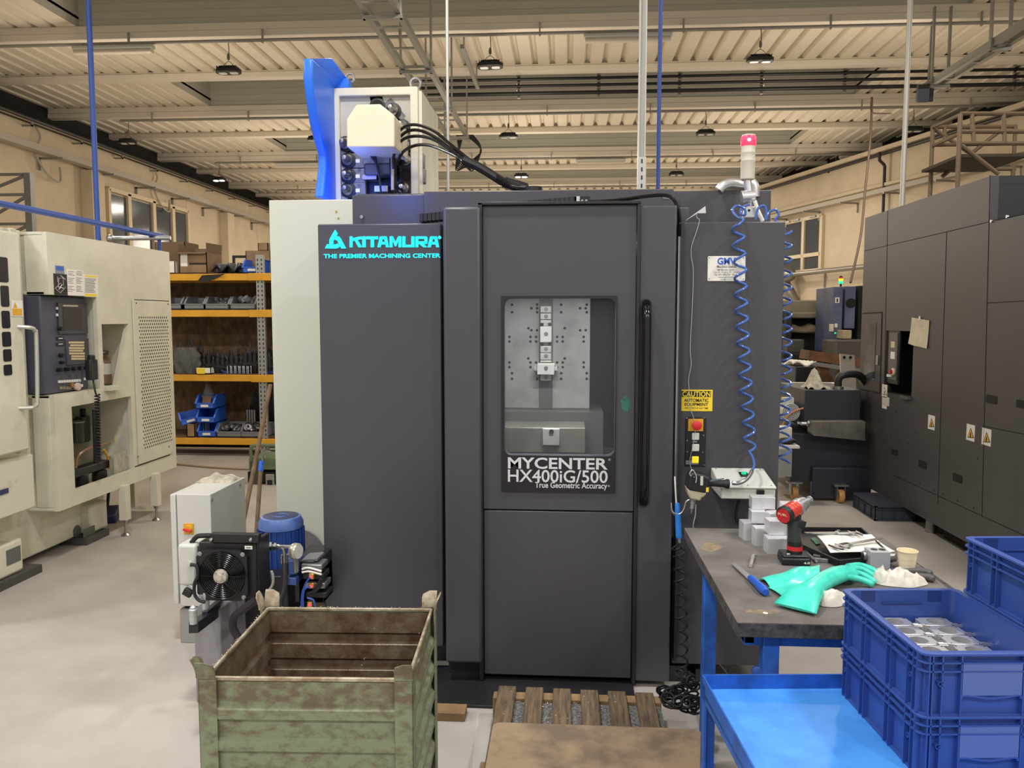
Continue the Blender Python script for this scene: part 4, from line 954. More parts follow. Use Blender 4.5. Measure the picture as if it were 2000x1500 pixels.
a, b, y0, y1, z0, z1 = onshelf(3, 348, 402, 42, .4, .06); MB().box(a + .02, a + .1, y0 - .003, y0 - .001, z0 + .08, z1 - .02).build('packing_label', M_paper, t); MB().box(a + .12, a + .32, y0 - .002, y0 - .001, z0 + .1, z0 + .12).build('printed_text', M_ink, t)
openbox('cardboard_box', 'dark brown cardboard box at the left end of the top shelf', 3, 285, 345, 66, mat('cardboard_dark', (0, 0, 0)), yo=.25, flaps=False)
openbox('cardboard_box', 'pale carton standing in front of the dark cardboard box', 3, 325, 342, 24, M_paper, yo=.03, dep=.2, flaps=False)
openbox('cardboard_box', 'cardboard box with folded flaps at the right of the top shelf', 3, 462, 512, 48, M_card, yo=.3, flaps=False)
openbox('cardboard_box', 'small cardboard box perched on the right box of the top shelf', 3, 486, 506, 16, M_card, yo=.32, dep=.15, flaps=False, zoff=48 / F * YS)
openbox('cardboard_box', 'cardboard box at the right end of the top shelf behind the post', 3, 514, 540, 48, mat('cardboard_dark', (0, 0, 0)), yo=.3, flaps=False)
t = thing('plastic_sheet', 'black plastic sheet drooping over the top yellow beam', 'sheet', (s9(410, 540).x, YS, zsh[3]))
M_bag = mat('black_sheet', (26, 26, 28), .35)
p = [s9(x, y) for x, y in ((396, 538), (440, 535), (420, 545), (400, 552), (388, 548))]
MB().prism([(q.x, q.z) for q in p], 'y', YS - .02, YS - .01).build('sheet_fold', M_bag, t)
a, b, y0, y1, z0, z1 = onshelf(3, 412, 462, 22, .3, .02)
MB().sheet(lambda u, v: (a + (b - a) * u, y0 + .4 * v, z0 + .03 + .06 * math.sin(u * 7 + v * 3) ** 2 + .05 * u * (1 - u)), 14, 6, .02).build('sheet_heap', M_bag, t)
t = thing('metal_surround', 'black frame standing between the cardboard boxes', 'frame', (s9(445, 510).x, YS + .4, zsh[3] + .046))
a, b, y0, y1, z0, z1 = onshelf(3, 428, 460, 40, .02, .4); m = MB(); m.frame(rrect(a, b, z0, z1, .005), rrect(a + .03, b - .03, z0 + .12, z1 - .03, .004), 'y', y0, y1); m.build('frame_panel', M_blkmat, t)
# picking bins
def make_bin(w, d, h, mm, labelm=None):
    """open-fronted stacking bin, mouth towards -Y; origin at base centre"""
    t = thing('storage_bin', 'x', 'bin')
    s = .012; m = MB()
    m.box(-w / 2, w / 2, -d / 2, d / 2, 0, s); m.box(-w / 2, w / 2, d / 2 - s, d / 2, 0, h)
    side = [(-d / 2, 0), (d / 2, 0), (d / 2, h), (-d / 2 + d * .28, h), (-d / 2 + .02, h * .5), (-d / 2 - .0, h * .42)]
    m.prism(side, 'x', -w / 2, -w / 2 + s); m.prism(side, 'x', w / 2 - s, w / 2)
    m.box(-w / 2, w / 2, -d / 2, -d / 2 + s, 0, h * .42)
    m.build('tray', mm, t, bevel=.003, local=True)
    m = MB(); m.box(-w / 2 - .006, w / 2 + .006, -d / 2 - .006, -d / 2 + .01, h * .38, h * .46); m.prism([(-d / 2 + d * .27, h), (-d / 2 + .01, h * .46), (-d / 2 - .006, h * .46), (-d / 2 + d * .25, h + .008), (d / 2, h + .008), (d / 2, h)], 'x', -w / 2 - .006, -w / 2 + .014); m.prism([(-d / 2 + d * .27, h), (-d / 2 + .01, h * .46), (-d / 2 - .006, h * .46), (-d / 2 + d * .25, h + .008), (d / 2, h + .008), (d / 2, h)], 'x', w / 2 - .014, w / 2 + .006)
    m.build('rim', mm, t, local=True)
    if labelm: MB().box(-.045, .045, -d / 2 - .008, -d / 2, h * .14, h * .32).build('label_card', labelm, t, local=True)
    return t
M_gbin = mat('grey_bin_plastic', (122, 124, 128), .5)
wb = (421 - 374) / F * YS
def place(src, first, px0, px1, i, y, label, group, zoff=0, rz=0, rot=None):
    x = (s9(px0, 600).x + s9(px1, 600).x) / 2
    if first: src.location = (x, y, zsh[i] + .047 + zoff); src.rotation_euler = rot or (0, 0, rz); o = src; o['label'] = label
    else: o = dup(src, (x, y, zsh[i] + .047 + zoff), rz, label, rot)
    o['group'] = group; return o
bb = make_bin(.22, .32, .15, M_binl, M_paper)
place(bb, 1, 377, 411, 0, YS + .18, 'blue storage bin at the foot of the stack of three', 'blue bins stacked on the lowest shelf')
place(bb, 0, 376, 410, 0, YS + .18, 'blue storage bin in the middle of the stack of three', 'blue bins stacked on the lowest shelf', .165)
place(bb, 0, 375, 409, 0, YS + .18, 'blue storage bin topmost of the stack of three with a bag in it', 'blue bins stacked on the lowest shelf', .33)
o = place(bb, 0, 330, 362, 0, YS + .25, 'tilted blue storage bin left of the stack of three', 'blue bins', .13, rot=(-.1, -.22, .5))
place(bb, 0, 474, 508, 3, YS + .2, 'blue storage bin on the top shelf beside the post', 'blue bins')
bl = make_bin(.26, .36, .13, M_bin); 
place(bl, 1, 425, 480, 1, YS + .25, 'low blue tray of tools on the middle shelf', 'blue trays'); bl.scale = (1.3, 1, .5)
o = place(bl, 0, 518, 560, 1, YS + .25, 'low blue tray right of the post on the middle shelf', 'blue trays')
gb = make_bin(.30, .34, .14, M_gbin)
for k, (x0, x1, lb) in enumerate(((318, 350, 'leftmost'), (352, 398, 'second from left'), (396, 443, 'third from left'), (446, 498, 'rightmost, larger'))):
    o = place(gb, k == 0, x0, x1, 2, YS + .2, 'grey storage bin in the row on the second shelf, %s' % lb, 'grey bins on the second shelf')
for k, (x0, x1, lb) in enumerate(((416, 460, 'grey storage bin of metal parts right of the blue stack'), (464, 508, 'grey storage bin of shiny ring parts beside the post'))):
    o = place(gb, False, x0, x1, 0, YS + .2, lb, 'grey bins on the lowest shelf')
for k, (x0, x1, nm) in enumerate(((413, 430, 'small dark bin left of pair on top shelf'), (432, 450, 'small dark bin at middle of the top shelf'), (452, 470, 'small dark bin beside the blue bin on top shelf'))):
    o = dup(gb, ((s9(x0, 600).x + s9(x1, 600).x) / 2, YS + .3, zsh[3] + .06), 0, nm); o['group'] = 'small dark bins on the top shelf'; o.scale = (.5, .6, .8)
# contents
random.seed(3)
def heap(name, lab, cat, i, px0, px1, n, r, mm, zo, grp):
    proto = None
    for k in range(n):
        x = s9(random.uniform(px0, px1), 600).x; y = YS + random.uniform(.06, .3); z = zsh[i] + .047 + zo + random.uniform(0, .06)
        if proto is None:
            if name == 'ring': o = MB().lathe([(r * .6, 0), (r, 0), (r, r * .5), (r * .6, r * .5), (r * .6, 0)], (0, 0, 0), n=12, caps=False).build(name, mm)
            else: o = MB().lathe([(r, 0), (r, r * 1.4), (r * .7, r * 1.5)], (0, 0, 0), n=8).build(name, mm)
            tag(o, lab, cat, grp); proto = o
        else: o = proto.copy(); col.objects.link(o)
        o.location = (x, y, z); o.rotation_euler = (random.uniform(-1, 1), random.uniform(-1, 1), random.uniform(0, 3))
heap('metal_part', 'dark metal part in the grey bin right of the blue stack', 'metal part', 0, 421, 456, 34, .025, mat('dark_metal_part', (95, 95, 98), .4, .6), .04, 'dark parts in the grey bin')
heap('ring', 'shiny steel ring in the grey bin beside the post', 'ring', 0, 469, 503, 26, .04, M_steel, .05, 'steel rings in the grey bin')
heap('metal_part', 'pale part heaped in the grey bins of the second shelf', 'metal part', 2, 400, 438, 14, .03, mat('dark_metal_part', (0, 0, 0)), .04, 'parts in second shelf bins')
heap('metal_part', 'plastic wrapped part in the rightmost second-shelf bin', 'metal part', 2, 452, 492, 14, .035, M_gbin, .05, 'wrapped parts in the second shelf bin')
# upright steel pins / collets
pr = None
for k in range(12):
    x = s9(438 + k * 4.1, 600).x
    if pr is None: pr = MB().lathe([(.008, 0), (.008, .08), (.004, .09)], (0, 0, 0), n=8).build('steel_pin', M_steel); tag(pr, 'thin steel pin standing at the front of the middle shelf', 'pin', 'steel pins on the middle shelf'); o = pr
    else: o = pr.copy(); col.objects.link(o)
    o.location = (x, YS + .04 + .02 * (k % 2), zsh[1] + .046); 
# black tool holders
def make_holder():
    t = thing('tool_holder', 'x', 'tool holder', group='black tool holders on the middle shelf')
    MB().lathe([(.035, 0), (.045, .08), (.055, .085), (.055, .11), (.03, .12), (.03, .2), (.02, .21)], (0, 0, 0), n=12).build('taper', M_lamp, t, local=True)
    MB().lathe([(.012, .2), (.012, .27), (.004, .29)], (0, 0, 0), n=8).build('cutter', mat('dark_steel', (60, 60, 64), .4, .6), t, local=True)
    return t
ho = make_holder(); k = 0
for row, yy in ((0, .12), (1, .3), (2, .48)):
    for j in range(22):
        px = 322 + j * 9.2 + row * 3
        if 388 < px < 0: continue
        hh = random.uniform(.75, 1.15) * (1.15 if (px > 468 and px < 500) or px < 370 else .85)
        loc = (s9(px, 600).x, YS + yy, zsh[1] + .046)
        if k == 0: o = ho; o.location = loc
        else: o = dup(ho, loc, random.random())
        o['label'] = 'black tool holder standing in the dark rows on the middle shelf'; o.scale = (1, 1, hh); k += 1
t = openbox('parts_box', 'small white carton lying on the middle shelf', 1, 378, 408, 12, M_paper, yo=0.0, dep=.15, flaps=False)
tag(MB().box(s9(362, 6).x, s9(377, 6).x, YS - .01, YS + .06, zsh[1] + .046, zsh[1] + .11).build('yellow_packet', M_ylab), 'small yellow patterned packet on the middle shelf', 'packet')
M_film = glassmat('clear_film', (225, 225, 225), .14, .2, (190, 190, 190))
for px, nm in ((352, 'left'), (372, 'right')):
    c = s9(px, 708); o = MB().sheet(lambda u, v: (c.x + .11 * math.sin(u * 2 * PI) * (.5 + .5 * math.sin(v * PI)) * (1 + .15 * math.sin(v * 17 + u * 9)), YS + .03 + .06 * math.cos(u * 2 * PI), zsh[1] + .05 + .3 * v), 20, 10, 0).build('plastic_bag', M_film); tag(o, 'crumpled clear plastic bag on the middle shelf, %s of two' % nm, 'bag')
c = s9(398, 773); o = MB().sheet(lambda u, v: (c.x + .07 * math.sin(u * 2 * PI) * (1.2 - v) * (1 + .2 * math.sin(v * 17 + u * 9)), YS + .12 + .05 * math.cos(u * 2 * PI), zsh[0] + .5 + .16 * v), 18, 8, 0).build('plastic_bag', M_film); tag(o, 'clear plastic bag poking out of the top blue bin', 'bag')
tag(MB().obox((s9(397, 780).x, YS + .1, zsh[0] + .47), (.1, .03, .1), (0, .1, 0)).build('card_tag', M_card), 'brown card standing in the top blue bin', 'card')
openbox('cardboard_box', 'small brown box left of the blue bin stack', 0, 355, 371, 26, M_card, yo=.02, dep=.15, flaps=False)
openbox('cardboard_box', 'white box tucked behind the blue bin stack', 0, 372, 380, 34, M_paper, yo=.15, dep=.15, flaps=False)
a = s9(425, 6).x; b = s9(492, 6).x
o = MB().sheet(lambda u, v: (a + (b - a) * u, YS + .45 + .1 * v + .02 * math.sin(u * 9), zsh[0] + .05 + (.2 + .45 * math.sin(min(1, u * 1.15) * PI * .62)) * (1 - v)), 18, 8, .02).build('dark_cloth', M_bag); tag(o, 'dark cloth cover heaped behind the grey bins', 'cloth')
pr = None
for k in range(4):
    if pr is None: pr = MB().cyl((0, 0, 0), (0, 0, .26), .012, n=8).build('steel_rod', M_zinc); tag(pr, 'grey steel rod standing in the grey parts bin', 'rod', 'rods in the grey bin'); o = pr
    else: o = pr.copy(); col.objects.link(o)
    o.location = (s9(441 + k * 5, 6).x, YS + .28, zsh[0] + .08)
# ------------------------------------------------------------------ green cart and the two sticks
YG = 7.4
def g7(px, py): return atY(px, py, YG)
G = thing('green_cart', 'old green machine cart with a tube handle beside the pale machine column', 'cart', (g7(515, 900).x, YG, 0))
m = MB(); a = g7(488, 995); b = g7(560, 885); m.box(a.x, b.x, YG, YG + .4, .14, a.z + .0 if False else g7(500, 895).z); m.build('body', M_green, G, bevel=.01)
MB().tube(smoothpath([g7(x, y) for x, y in ((492, 900), (490, 878), (497, 870), (540, 870))], 4), .018, 8).build('tube_handle', M_green, G)
MB().tube([g7(486, 1000), g7(560, 1000)], .022, 8).build('lower_bar', M_green, G)
MB().box(g7(490, 900).x, g7(505, 900).x, YG - .02, YG, g7(500, 985).z, g7(500, 900).z).build('dark_panel', mat('dark_green_grey', (70, 76, 66), .5), G)
MB().box(g7(520, 900).x, g7(536, 900).x, YG - .03, YG, g7(500, 950).z, g7(500, 925).z).build('switch_box', mat('plate_grey', (150, 152, 140), .5), G, bevel=.004)
MB().box(g7(523, 900).x, g7(533, 900).x, YG - .033, YG - .03, g7(500, 946).z, g7(500, 936).z).build('switch_window', M_ink, G)
MB().box(g7(484, 900).x, g7(560, 900).x, YG - .01, YG + .38, .02, .12).build('wheels_tray', M_dark, G)
MB().tube(smoothpath([g7(x, y) for x, y in ((515, 905), (512, 890), (520, 880), (530, 883))], 4), .012, 8).build('steel_hook', M_steel, G)
st = thing('broom', 'long worn wooden broom handle leaning by the pale machine column', 'broom', (-1.9, 4.9, 0))
q0, q1 = atY(528, 752, 5.3), atY(481, 990, 4.7); q2 = q0 + (q1 - q0) * ((q0.z - .02) / (q0.z - q1.z)); MB().tube([q0, q2], .014, 10).build('handle', mat('worn_wood', (128, 102, 74), .7, var=.25, vscale=12), st)
st = thing('squeegee', 'wooden stick with a blue cap leaning behind the blue motor', 'squeegee', (-1.7, 4.4, 0))
q0, q1 = atY(509, 920, 4.8), atY(501, 1040, 4.6); q2 = q0 + (q1 - q0) * ((q0.z - .02) / (q0.z - q1.z)); MB().tube([q0, q2], .013, 10).build('handle', mat('worn_wood', (0, 0, 0)), st); a = atY(509, 920, 4.8); MB().cyl(a, a + Vector((0, .02, .06)), .017).build('cap', M_binl, st)
tag(MB().tube(smoothpath([(-5.5, 9.0, .012), (-4.2, 8.3, .012), (-3.1, 8.1, .012), (-2.2, 8.6, .012)], 6), .012, 6).build('floor_hose', mat('tan_hose', (150, 128, 104), .5)), 'thin tan hose lying across the floor before the shelving', 'hose')
# ------------------------------------------------------------------ rusty green steel bin
M_rust = mat('worn_green_paint', (126, 136, 108), .6, rgb2=(104, 94, 74), vscale=26, detail=12, lo=.32, hi=.52, bump=.1, bscale=60, stretch=(1, 1, 1.5))
M_rusti = mat('oily_rust', (124, 112, 92), .4, rgb2=(90, 66, 50), vscale=18, detail=12, bump=.15, bscale=80, metal=.15)
_nt = M_rust.node_tree; _nz = [x for x in _nt.nodes if x.type == 'TEX_NOISE'][0]; _rp = [x for x in _nt.nodes if x.type == 'VALTORGB'][0]
_tc = [x for x in _nt.nodes if x.type == 'TEX_COORD'][0]; _sp = _nt.nodes.new('ShaderNodeSeparateXYZ'); _nt.links.new(_tc.outputs['Object'], _sp.inputs[0])
_mr = _nt.nodes.new('ShaderNodeMapRange'); _mr.inputs['From Min'].default_value = .52; _mr.inputs['From Max'].default_value = .56; _mr.inputs['To Min'].default_value = 0; _mr.inputs['To Max'].default_value = .13; _nt.links.new(_sp.outputs[2], _mr.inputs[0])
_su = _nt.nodes.new('ShaderNodeMath'); _su.operation = 'SUBTRACT'; _nt.links.new(_nz.outputs['Fac'], _su.inputs[0]); _nt.links.new(_mr.outputs[0], _su.inputs[1]); _nt.links.new(_su.outputs[0], _rp.inputs[0])
M_rim = mat('worn_rim', (186, 180, 156), .45, rgb2=(136, 116, 90), vscale=25, detail=8, metal=.2)
BX, BY, BA = -.71, 2.3, R_(2.6)
BN = thing('steel_bin', 'worn green stackable steel bin with rusty inside in the foreground', 'bin', (BX, BY, 0), BA)
W, Dp, HB = .585, .55, .62
def wave_wall(m, L, z0, z1, th, fn):
    pass
def ribprof(z0, z1):
    pr = []; z = z1
    pr.append((0, z)); 
    for c in (.535, .445, .355, .265, .175):
        pr += [(0, c + .012), (.012, c + .004), (.012, c - .022), (0, c - .03)]
    pr.append((0, z0)); return pr
pr = ribprof(.1, HB - .005)
m = MB()
def panel(m, a, b, out):
    a = Vector(a); b = Vector(b); out = Vector(out); n = len(pr); vs = []
    for base in (a, b):
        for o, z in pr: vs.append(base + out * o + Vector((0, 0, z)))
    for base in (a, b):
        for o, z in pr: vs.append(base + out * (o - .004) + Vector((0, 0, z)))
    fs = []
    for k in range(n - 1): fs.append((k, k + 1, n + k + 1, n + k)); fs.append((2 * n + k, 3 * n + k, 3 * n + k + 1, 2 * n + k + 1))
    m.add(vs, fs)
w2, d2 = W / 2 - .016, Dp / 2 - .016
for nm, a, b, o in (('front', (-w2, -d2, 0), (w2, -d2, 0), (0, -1, 0)), ('back', (-w2, d2, 0), (w2, d2, 0), (0, 1, 0)), ('left', (-w2, -d2, 0), (-w2, d2, 0), (-1, 0, 0)), ('right', (w2, -d2, 0), (w2, d2, 0), (1, 0, 0))):
    m = MB(); panel(m, a, b, o)
    o_ = Vector(o); t_ = o_ * -.0045; L = Vector(b) - Vector(a)
    m.build('side_wall', M_rust, BN, local=True)
    m = MB(); panel(m, Vector(a) - o_ * .006, Vector(b) - o_ * .006, o); m.build('inner_lining', M_rusti, BN, local=True)
    c = (Vector(a) + Vector(b)) / 2; m = MB(); m.bar(Vector(a) + Vector((0, 0, HB + .003)), Vector(b) + Vector((0, 0, HB + .003)), .009, .012); m.build('rim', M_rim, BN, bevel=.003, local=True)
MB().box(-w2, w2, -d2, d2, .09, .1).build('bottom', M_rusti, BN, local=True)
for sx in (-1, 1):
    for sy in (-1, 1):
        m = MB(); x, y = sx * W / 2, sy * Dp / 2; t_ = .005; l = .05
        m.box(min(x, x - sx * l), max(x, x - sx * l), min(y, y - sy * t_), max(y, y - sy * t_), 0, HB + .01); m.box(min(x, x - sx * t_), max(x, x - sx * t_), min(y, y - sy * l), max(y, y - sy * l), 0, HB + .01)
        P = m.build('corner_post', M_rust, BN, bevel=.002, local=True)
        m = MB()   # flared stacking ear
        def ear(u, v, ax):
            f = .016 * v * v; w_ = 1 if v < .6 else 1 - .5 * ((v - .6) / .4) ** 3
            if ax: return (x - sx * l * u * w_ + sx * f * 0, y + sy * f, HB + .01 + .05 * v)
            return (x + sx * f, y - sy * l * u * w_, HB + .01 + .05 * v)
        m.sheet(lambda u, v: ear(u, v, 1), 4, 5, (0, .004, 0)); m.sheet(lambda u, v: ear(u, v, 0), 4, 5, (.004, 0, 0))
        m.build('stacking_ear', M_rim if sy > 0 else M_rust, P, local=True)
random.seed(5)
m = MB()
for k in range(230):
    s = random.choice(range(4)); u = random.uniform(-1, 1)
    if s == 0: p = (u * w2, d2 - .012, random.uniform(.12, .6))
    elif s == 1: p = (u * w2, d2 + random.uniform(-.006, .006), HB + .011)
    elif s == 2: p = (-w2 + random.uniform(-.006, .006), u * d2, HB + .011)
    else: p = (random.uniform(-w2, w2), random.uniform(-d2, d2), .105)
    m.obox(p, (random.uniform(.001, .003), .0012, random.uniform(.0008, .002)), (random.random() * 3,) * 3)
o = m.build('metal_swarf', M_alu, BN, local=True); o['kind'] = 'stuff'
# ------------------------------------------------------------------ cream electrical box behind the bin
EBX = thing('electrical_box', 'pale grey electrical box with a yellow and red switch, a rag on its top', 'electrical box', (-1.82, 3.9, 0), R_(1.5))
x0, x1, y0, y1 = -1.915, -1.715, 3.68, 4.1
MB().box(x0 + .03, x1, y0, y1, .19, .75).build('cabinet', M_grey, EBX, bevel=.004)
MB().box(x0, x0 + .026, y0 - .004, y1, .2, .748).build('door', M_grey, EBX, bevel=.004)
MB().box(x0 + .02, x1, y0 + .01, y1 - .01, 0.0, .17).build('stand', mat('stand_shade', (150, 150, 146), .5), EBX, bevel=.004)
MB().box(x0 + .04, x1 - .02, y0 + .03, y1 - .03, .165, .195).build('gap_strip', M_dark, EBX)
def yb(m, px0, py0, px1, py1, Y, d): return pbox(m, px0, py0, px1, py1, Y, d)
m = MB(); yb(m, 359, 1022, 379, 1043, y0, .006); SW = m.build('switch_plate', M_yel, EBX, bevel=.001)
q = atY(369, 1033, y0 - .006); MB().lathe([(.02, 0), (.018, .012)], q, (0, -1, 0), 18).build('switch_dial', M_yel, SW)
MB().obox(q + Vector((0, -.018, -.002)), (.042, .012, .01), (0, .2, 0)).build('switch_handle', M_red, SW, bevel=.002)
m = MB()
for px, py in ((469, 947), (414, 976)): q = atX(px, py, x1); m.cyl(q, q + Vector((.003, 0, 0)), .008, n=10)
m.build('side_bolts', M_zinc, EBX)
c = atZ(424, 938, .75)
o = MB().sheet(lambda u, v: (c.x - .085 + .19 * u, c.y - .07 + .15 * v, .751 + .028 * math.sin(u * PI) ** .6 * math.sin(v * PI) ** .6 * (1 + .35 * math.sin(u * 13 + v * 5) + .2 * math.sin(v * 17))), 26, 16, .003).build('work_glove', mat('dirty_cotton', (196, 190, 170), .9, var=.2, vscale=30))
tag(o, 'crumpled off-white glove lying on the pale electrical box', 'glove')
# ------------------------------------------------------------------ oil cooler with fan
YC = 3.0
def c3(px, py, Y=YC): return atY(px, py, Y)
OC = thing('oil_cooler', 'black oil cooler with a round fan grille facing the camera behind the bin', 'oil cooler', (c3(440, 1100).x, YC, 0))
m = MB(); a = c3(389, 1168); b = c3(498, 1062); m.box(a.x, b.x, YC + .01, YC + .14, a.z, b.z); m.build('housing', M_blkmat, OC, bevel=.006)
fc = c3(436, 1122); fr = .1
m = MB(); sq = []
n = 20
outer = []
for k in range(n):
    an = 2 * PI * k / n + PI / n * 0; cx_, cz_ = math.cos(an), math.sin(an); s_ = max(abs(cx_), abs(cz_)); outer.append((fc.x + cx_ / s_ * .103, fc.z + cz_ / s_ * .103))
inner = [(fc.x + fr * .96 * math.cos(2 * PI * k / n), fc.z + fr * .96 * math.sin(2 * PI * k / n)) for k in range(n)]
m.frame(outer, inner, 'y', YC - .012, YC + .01); FP = m.build('fan_plate', M_blkmat, OC)
MB().cyl((fc.x, YC + .004, fc.z), (fc.x, YC + .008, fc.z), fr * .98, n=24).build('fan_back', M_dark, OC)
m = MB()
for k in range(7):
    a_ = 2 * PI * k / 7
    def bl(u, v): 
        an = a_ + v * .7 + u * .25; r_ = .03 + u * .062; return (fc.x + r_ * math.cos(an), YC - .002 + .012 * v - .006, fc.z + r_ * math.sin(an))
    m.sheet(bl, 4, 4, (0, .002, 0))
m.build('fan_blades', mat('blade_grey', (36, 38, 42), .5), OC)
m = MB()
for k in range(8):
    r_ = .038 + k * .0078; m.tube([(fc.x + r_ * math.cos(2 * PI * j / 28), YC - .02, fc.z + r_ * math.sin(2 * PI * j / 28)) for j in range(28)], .0024, 5, closed=True)
for a_ in (45, 135, 225, 315):
    for s in (-.06, .06):
        an = R_(a_); m.tube([(fc.x + .03 * math.cos(an + s * 3), YC - .024, fc.z + .03 * math.sin(an + s * 3)), (fc.x + .1 * math.cos(an + s), YC - .018, fc.z + .1 * math.sin(an + s))], .0018, 5)
for a_ in (0, 90, 180, 270):
    an = R_(a_); m.tube([(fc.x + .03 * math.cos(an), YC - .024, fc.z + .03 * math.sin(an)), (fc.x + .1 * math.cos(an), YC - .018, fc.z + .1 * math.sin(an))], .0018, 5)
m.build('grille', mat('gloss_black', (0, 0, 0)), OC)
q = Vector((fc.x, YC - .018, fc.z)); m = MB(); m.lathe([(.028, 0), (.03, .004), (.026, .014), (.012, .018), (.012, .024)], q, (0, -1, 0), 20); HB_ = m.build('motor_hub', mat('hub_metal', (200, 196, 180), .35, .6), OC)
m = MB()
for k in range(4): an = R_(45 + 90 * k); g_ = q + Vector((.02 * math.cos(an), -.008, .02 * math.sin(an))); m.cyl(g_, g_ + Vector((0, -.01, 0)), .005, n=8)
m.build('hub_bolts', M_steel, HB_)
m = MB()
for sx in (-1, 1):
    for sz in (-1, 1): g_ = Vector((fc.x + sx * .087, YC - .012, fc.z + sz * .087)); m.lathe([(.009, 0), (.009, .003), (.005, .004), (.005, .008)], g_, (0, -1, 0), 12)
m.build('corner_bolts', M_steel, FP)
m = MB(); yb(m, 478, 1066, 493, 1073, YC - .012, .001); m.build('arrow_sticker', M_white, FP)
m = MB(); yb(m, 481, 1069, 490, 1070.4, YC - .0135, .001); m.build('arrow_mark', M_ink, FP)
m = MB(); a = c3(410, 1060); b = c3(505, 1044); m.box(a.x, b.x, YC + .0, YC + .03, a.z, b.z); m.build('top_bracket', M_blkmat, OC, bevel=.003)
m = MB()
for px in (413, 490): g_ = c3(px, 1054, YC); m.lathe([(.009, 0), (.009, .003), (.005, .009)], g_, (0, -1, 0), 12)
m.build('bracket_bolts', M_steel, OC)
m = MB(); a = c3(496, 1170); b = c3(500, 1056); m.box(a.x, b.x, YC + .02, YC + .145, a.z, b.z - .004); m.build('radiator', M_blk2, OC, bevel=.006)
m = MB(); a = c3(355, 1140, 3.05); b = c3(389, 1060, 3.05); m.box(a.x, b.x, 3.02, 3.12, a.z, b.z); JB = m.build('junction_box', M_grey, OC, bevel=.012)
MB().cyl(c3(372, 1100, 3.02), c3(372, 1100, 3.02) + Vector((0, -.012, 0)), .01).build('cable_gland', M_grey, JB)
MB().tube(smoothpath([c3(x, y, 2.98) for x, y in ((372, 1103), (384, 1106), (386, 1125), (380, 1140), (380, 1160), (388, 1172), (400, 1176))], 5), .007, 8).build('cable', M_rub, OC)
MB().tube(smoothpath([c3(x, y, 3.05) for x, y in ((374, 1060), (385, 1048), (400, 1046), (420, 1046))], 5), .01, 8).build('hose', M_rub, OC)
MB().obox(c3(367, 1157, 2.99), (.035, .02, .03), (0, .5, 0)).build('plug', M_blkmat, OC, bevel=.003)
MB().tube([c3(360, 1125, 3.03), c3(362, 1143, 3.03), c3(372, 1150, 3.03)], .006, 8).build('conduit_elbow', M_grey, OC)
# rails under the cooler
m = MB(); a = c3(378, 1226, 2.8); a2 = c3(452, 1172, 3.4); m.bar(a, a2, .034, .04); m.bar(c3(400, 1200, 2.95), c3(440, 1165, 3.3), .02, .02); m.build('rail', M_blk2, OC)
g_ = c3(378, 1218, 2.8); MB().lathe([(.014, 0), (.014, .05), (.016, .05), (.016, .055), (.008, .06), (.012, .062), (.006, .07)], g_, n=14).build('rubber_mount', M_alub, OC)
g_ = c3(402, 1184, 3.0); MB().lathe([(.014, -.01), (.014, .05), (.014, .05), (.012, .06)], g_, n=14).build('rubber_mount', M_alub, OC)
MB().box(c3(420, 1200, 3.3).x, c3(470, 1200, 3.3).x, 3.1, 3.5, 0, .4).build('tank', mat('tank_grey_violet', (140, 138, 142), .5), OC, bevel=.006)
# ------------------------------------------------------------------ hydraulic unit
YH = 3.28
def h3_(px, py, Y=YH): return atY(px, py, Y)
HU_ = thing('hydraulic_unit', 'hydraulic power unit with a blue motor, gauge and valve block left of the black machine', 'hydraulic unit', (h3_(560, 1100).x, 3.4, 0))
c = h3_(549, 1040, 3.55); r_ = .101
m = MB(); m.lathe([(r_ * .96, -.17), (r_ * .96, 0)], (c.x, 3.55, h3_(549, 1040, 3.45).z), n=28)
for k in range(26):
    a_ = 2 * PI * k / 26; m.obox((c.x + r_ * math.cos(a_), 3.55 + r_ * math.sin(a_), h3_(549, 1040, 3.45).z - .09), (.014, .004, .17), (0, 0, a_))
MT = m.build('motor', mat('motor_blue', (38, 70, 140), .4), HU_)
zc_ = h3_(549, 1040, 3.45).z
m = MB(); m.lathe([(r_ * 1.02, 0), (r_ * 1.02, .025), (r_ * .9, .05), (r_ * .86, .052)], (c.x, 3.55, zc_), n=32); m.build('fan_cowl', mat('motor_cowl_blue', (78, 105, 165), .35), MT)
m = MB(); m.lathe([(r_ * .8, .0525), (r_ * .78, .0535)], (c.x, 3.55, zc_), n=32); m.build('cowl_vent', mat('dark_blue_vent', (44, 52, 84), .5), MT)
m = MB()
for rr in (.25, .35): m.tube([(c.x + r_ * rr * math.cos(2 * PI * j / 20), 3.55 + r_ * rr * math.sin(2 * PI * j / 20), zc_ + .054) for j in range(20)], .0018, 5, closed=True)
m.build('vent_rings', MATS['motor_cowl_blue'], MT)
MB().box(c.x - .12, c.x + .1, 3.35, 3.7, .05, zc_ - .17).build('oil_tank', M_blk2, HU_, bevel=.006)
yg = 3.2
pts = [h3_(x, y, yg) for x, y in ((545, 1067), (553, 1072), (556, 1085), (556, 1100))]
m = MB(); m.tube(smoothpath([h3_(522, 1066, yg), h3_(540, 1066, yg)] + pts, 4), .008, 10); m.build('steel_elbow', M_steel, HU_)
m = MB(); q = h3_(527, 1067, yg); m.cyl(q, q + Vector((.012, 0, 0)), .02, n=6); m.cyl(q + Vector((.02, 0, 0)), q + Vector((.03, 0, 0)), .017, n=6); m.cyl(q + Vector((.04, 0, 0)), q + Vector((.12, 0, 0)), .008, n=10); m.build('pipe_nuts', M_steel, HU_)
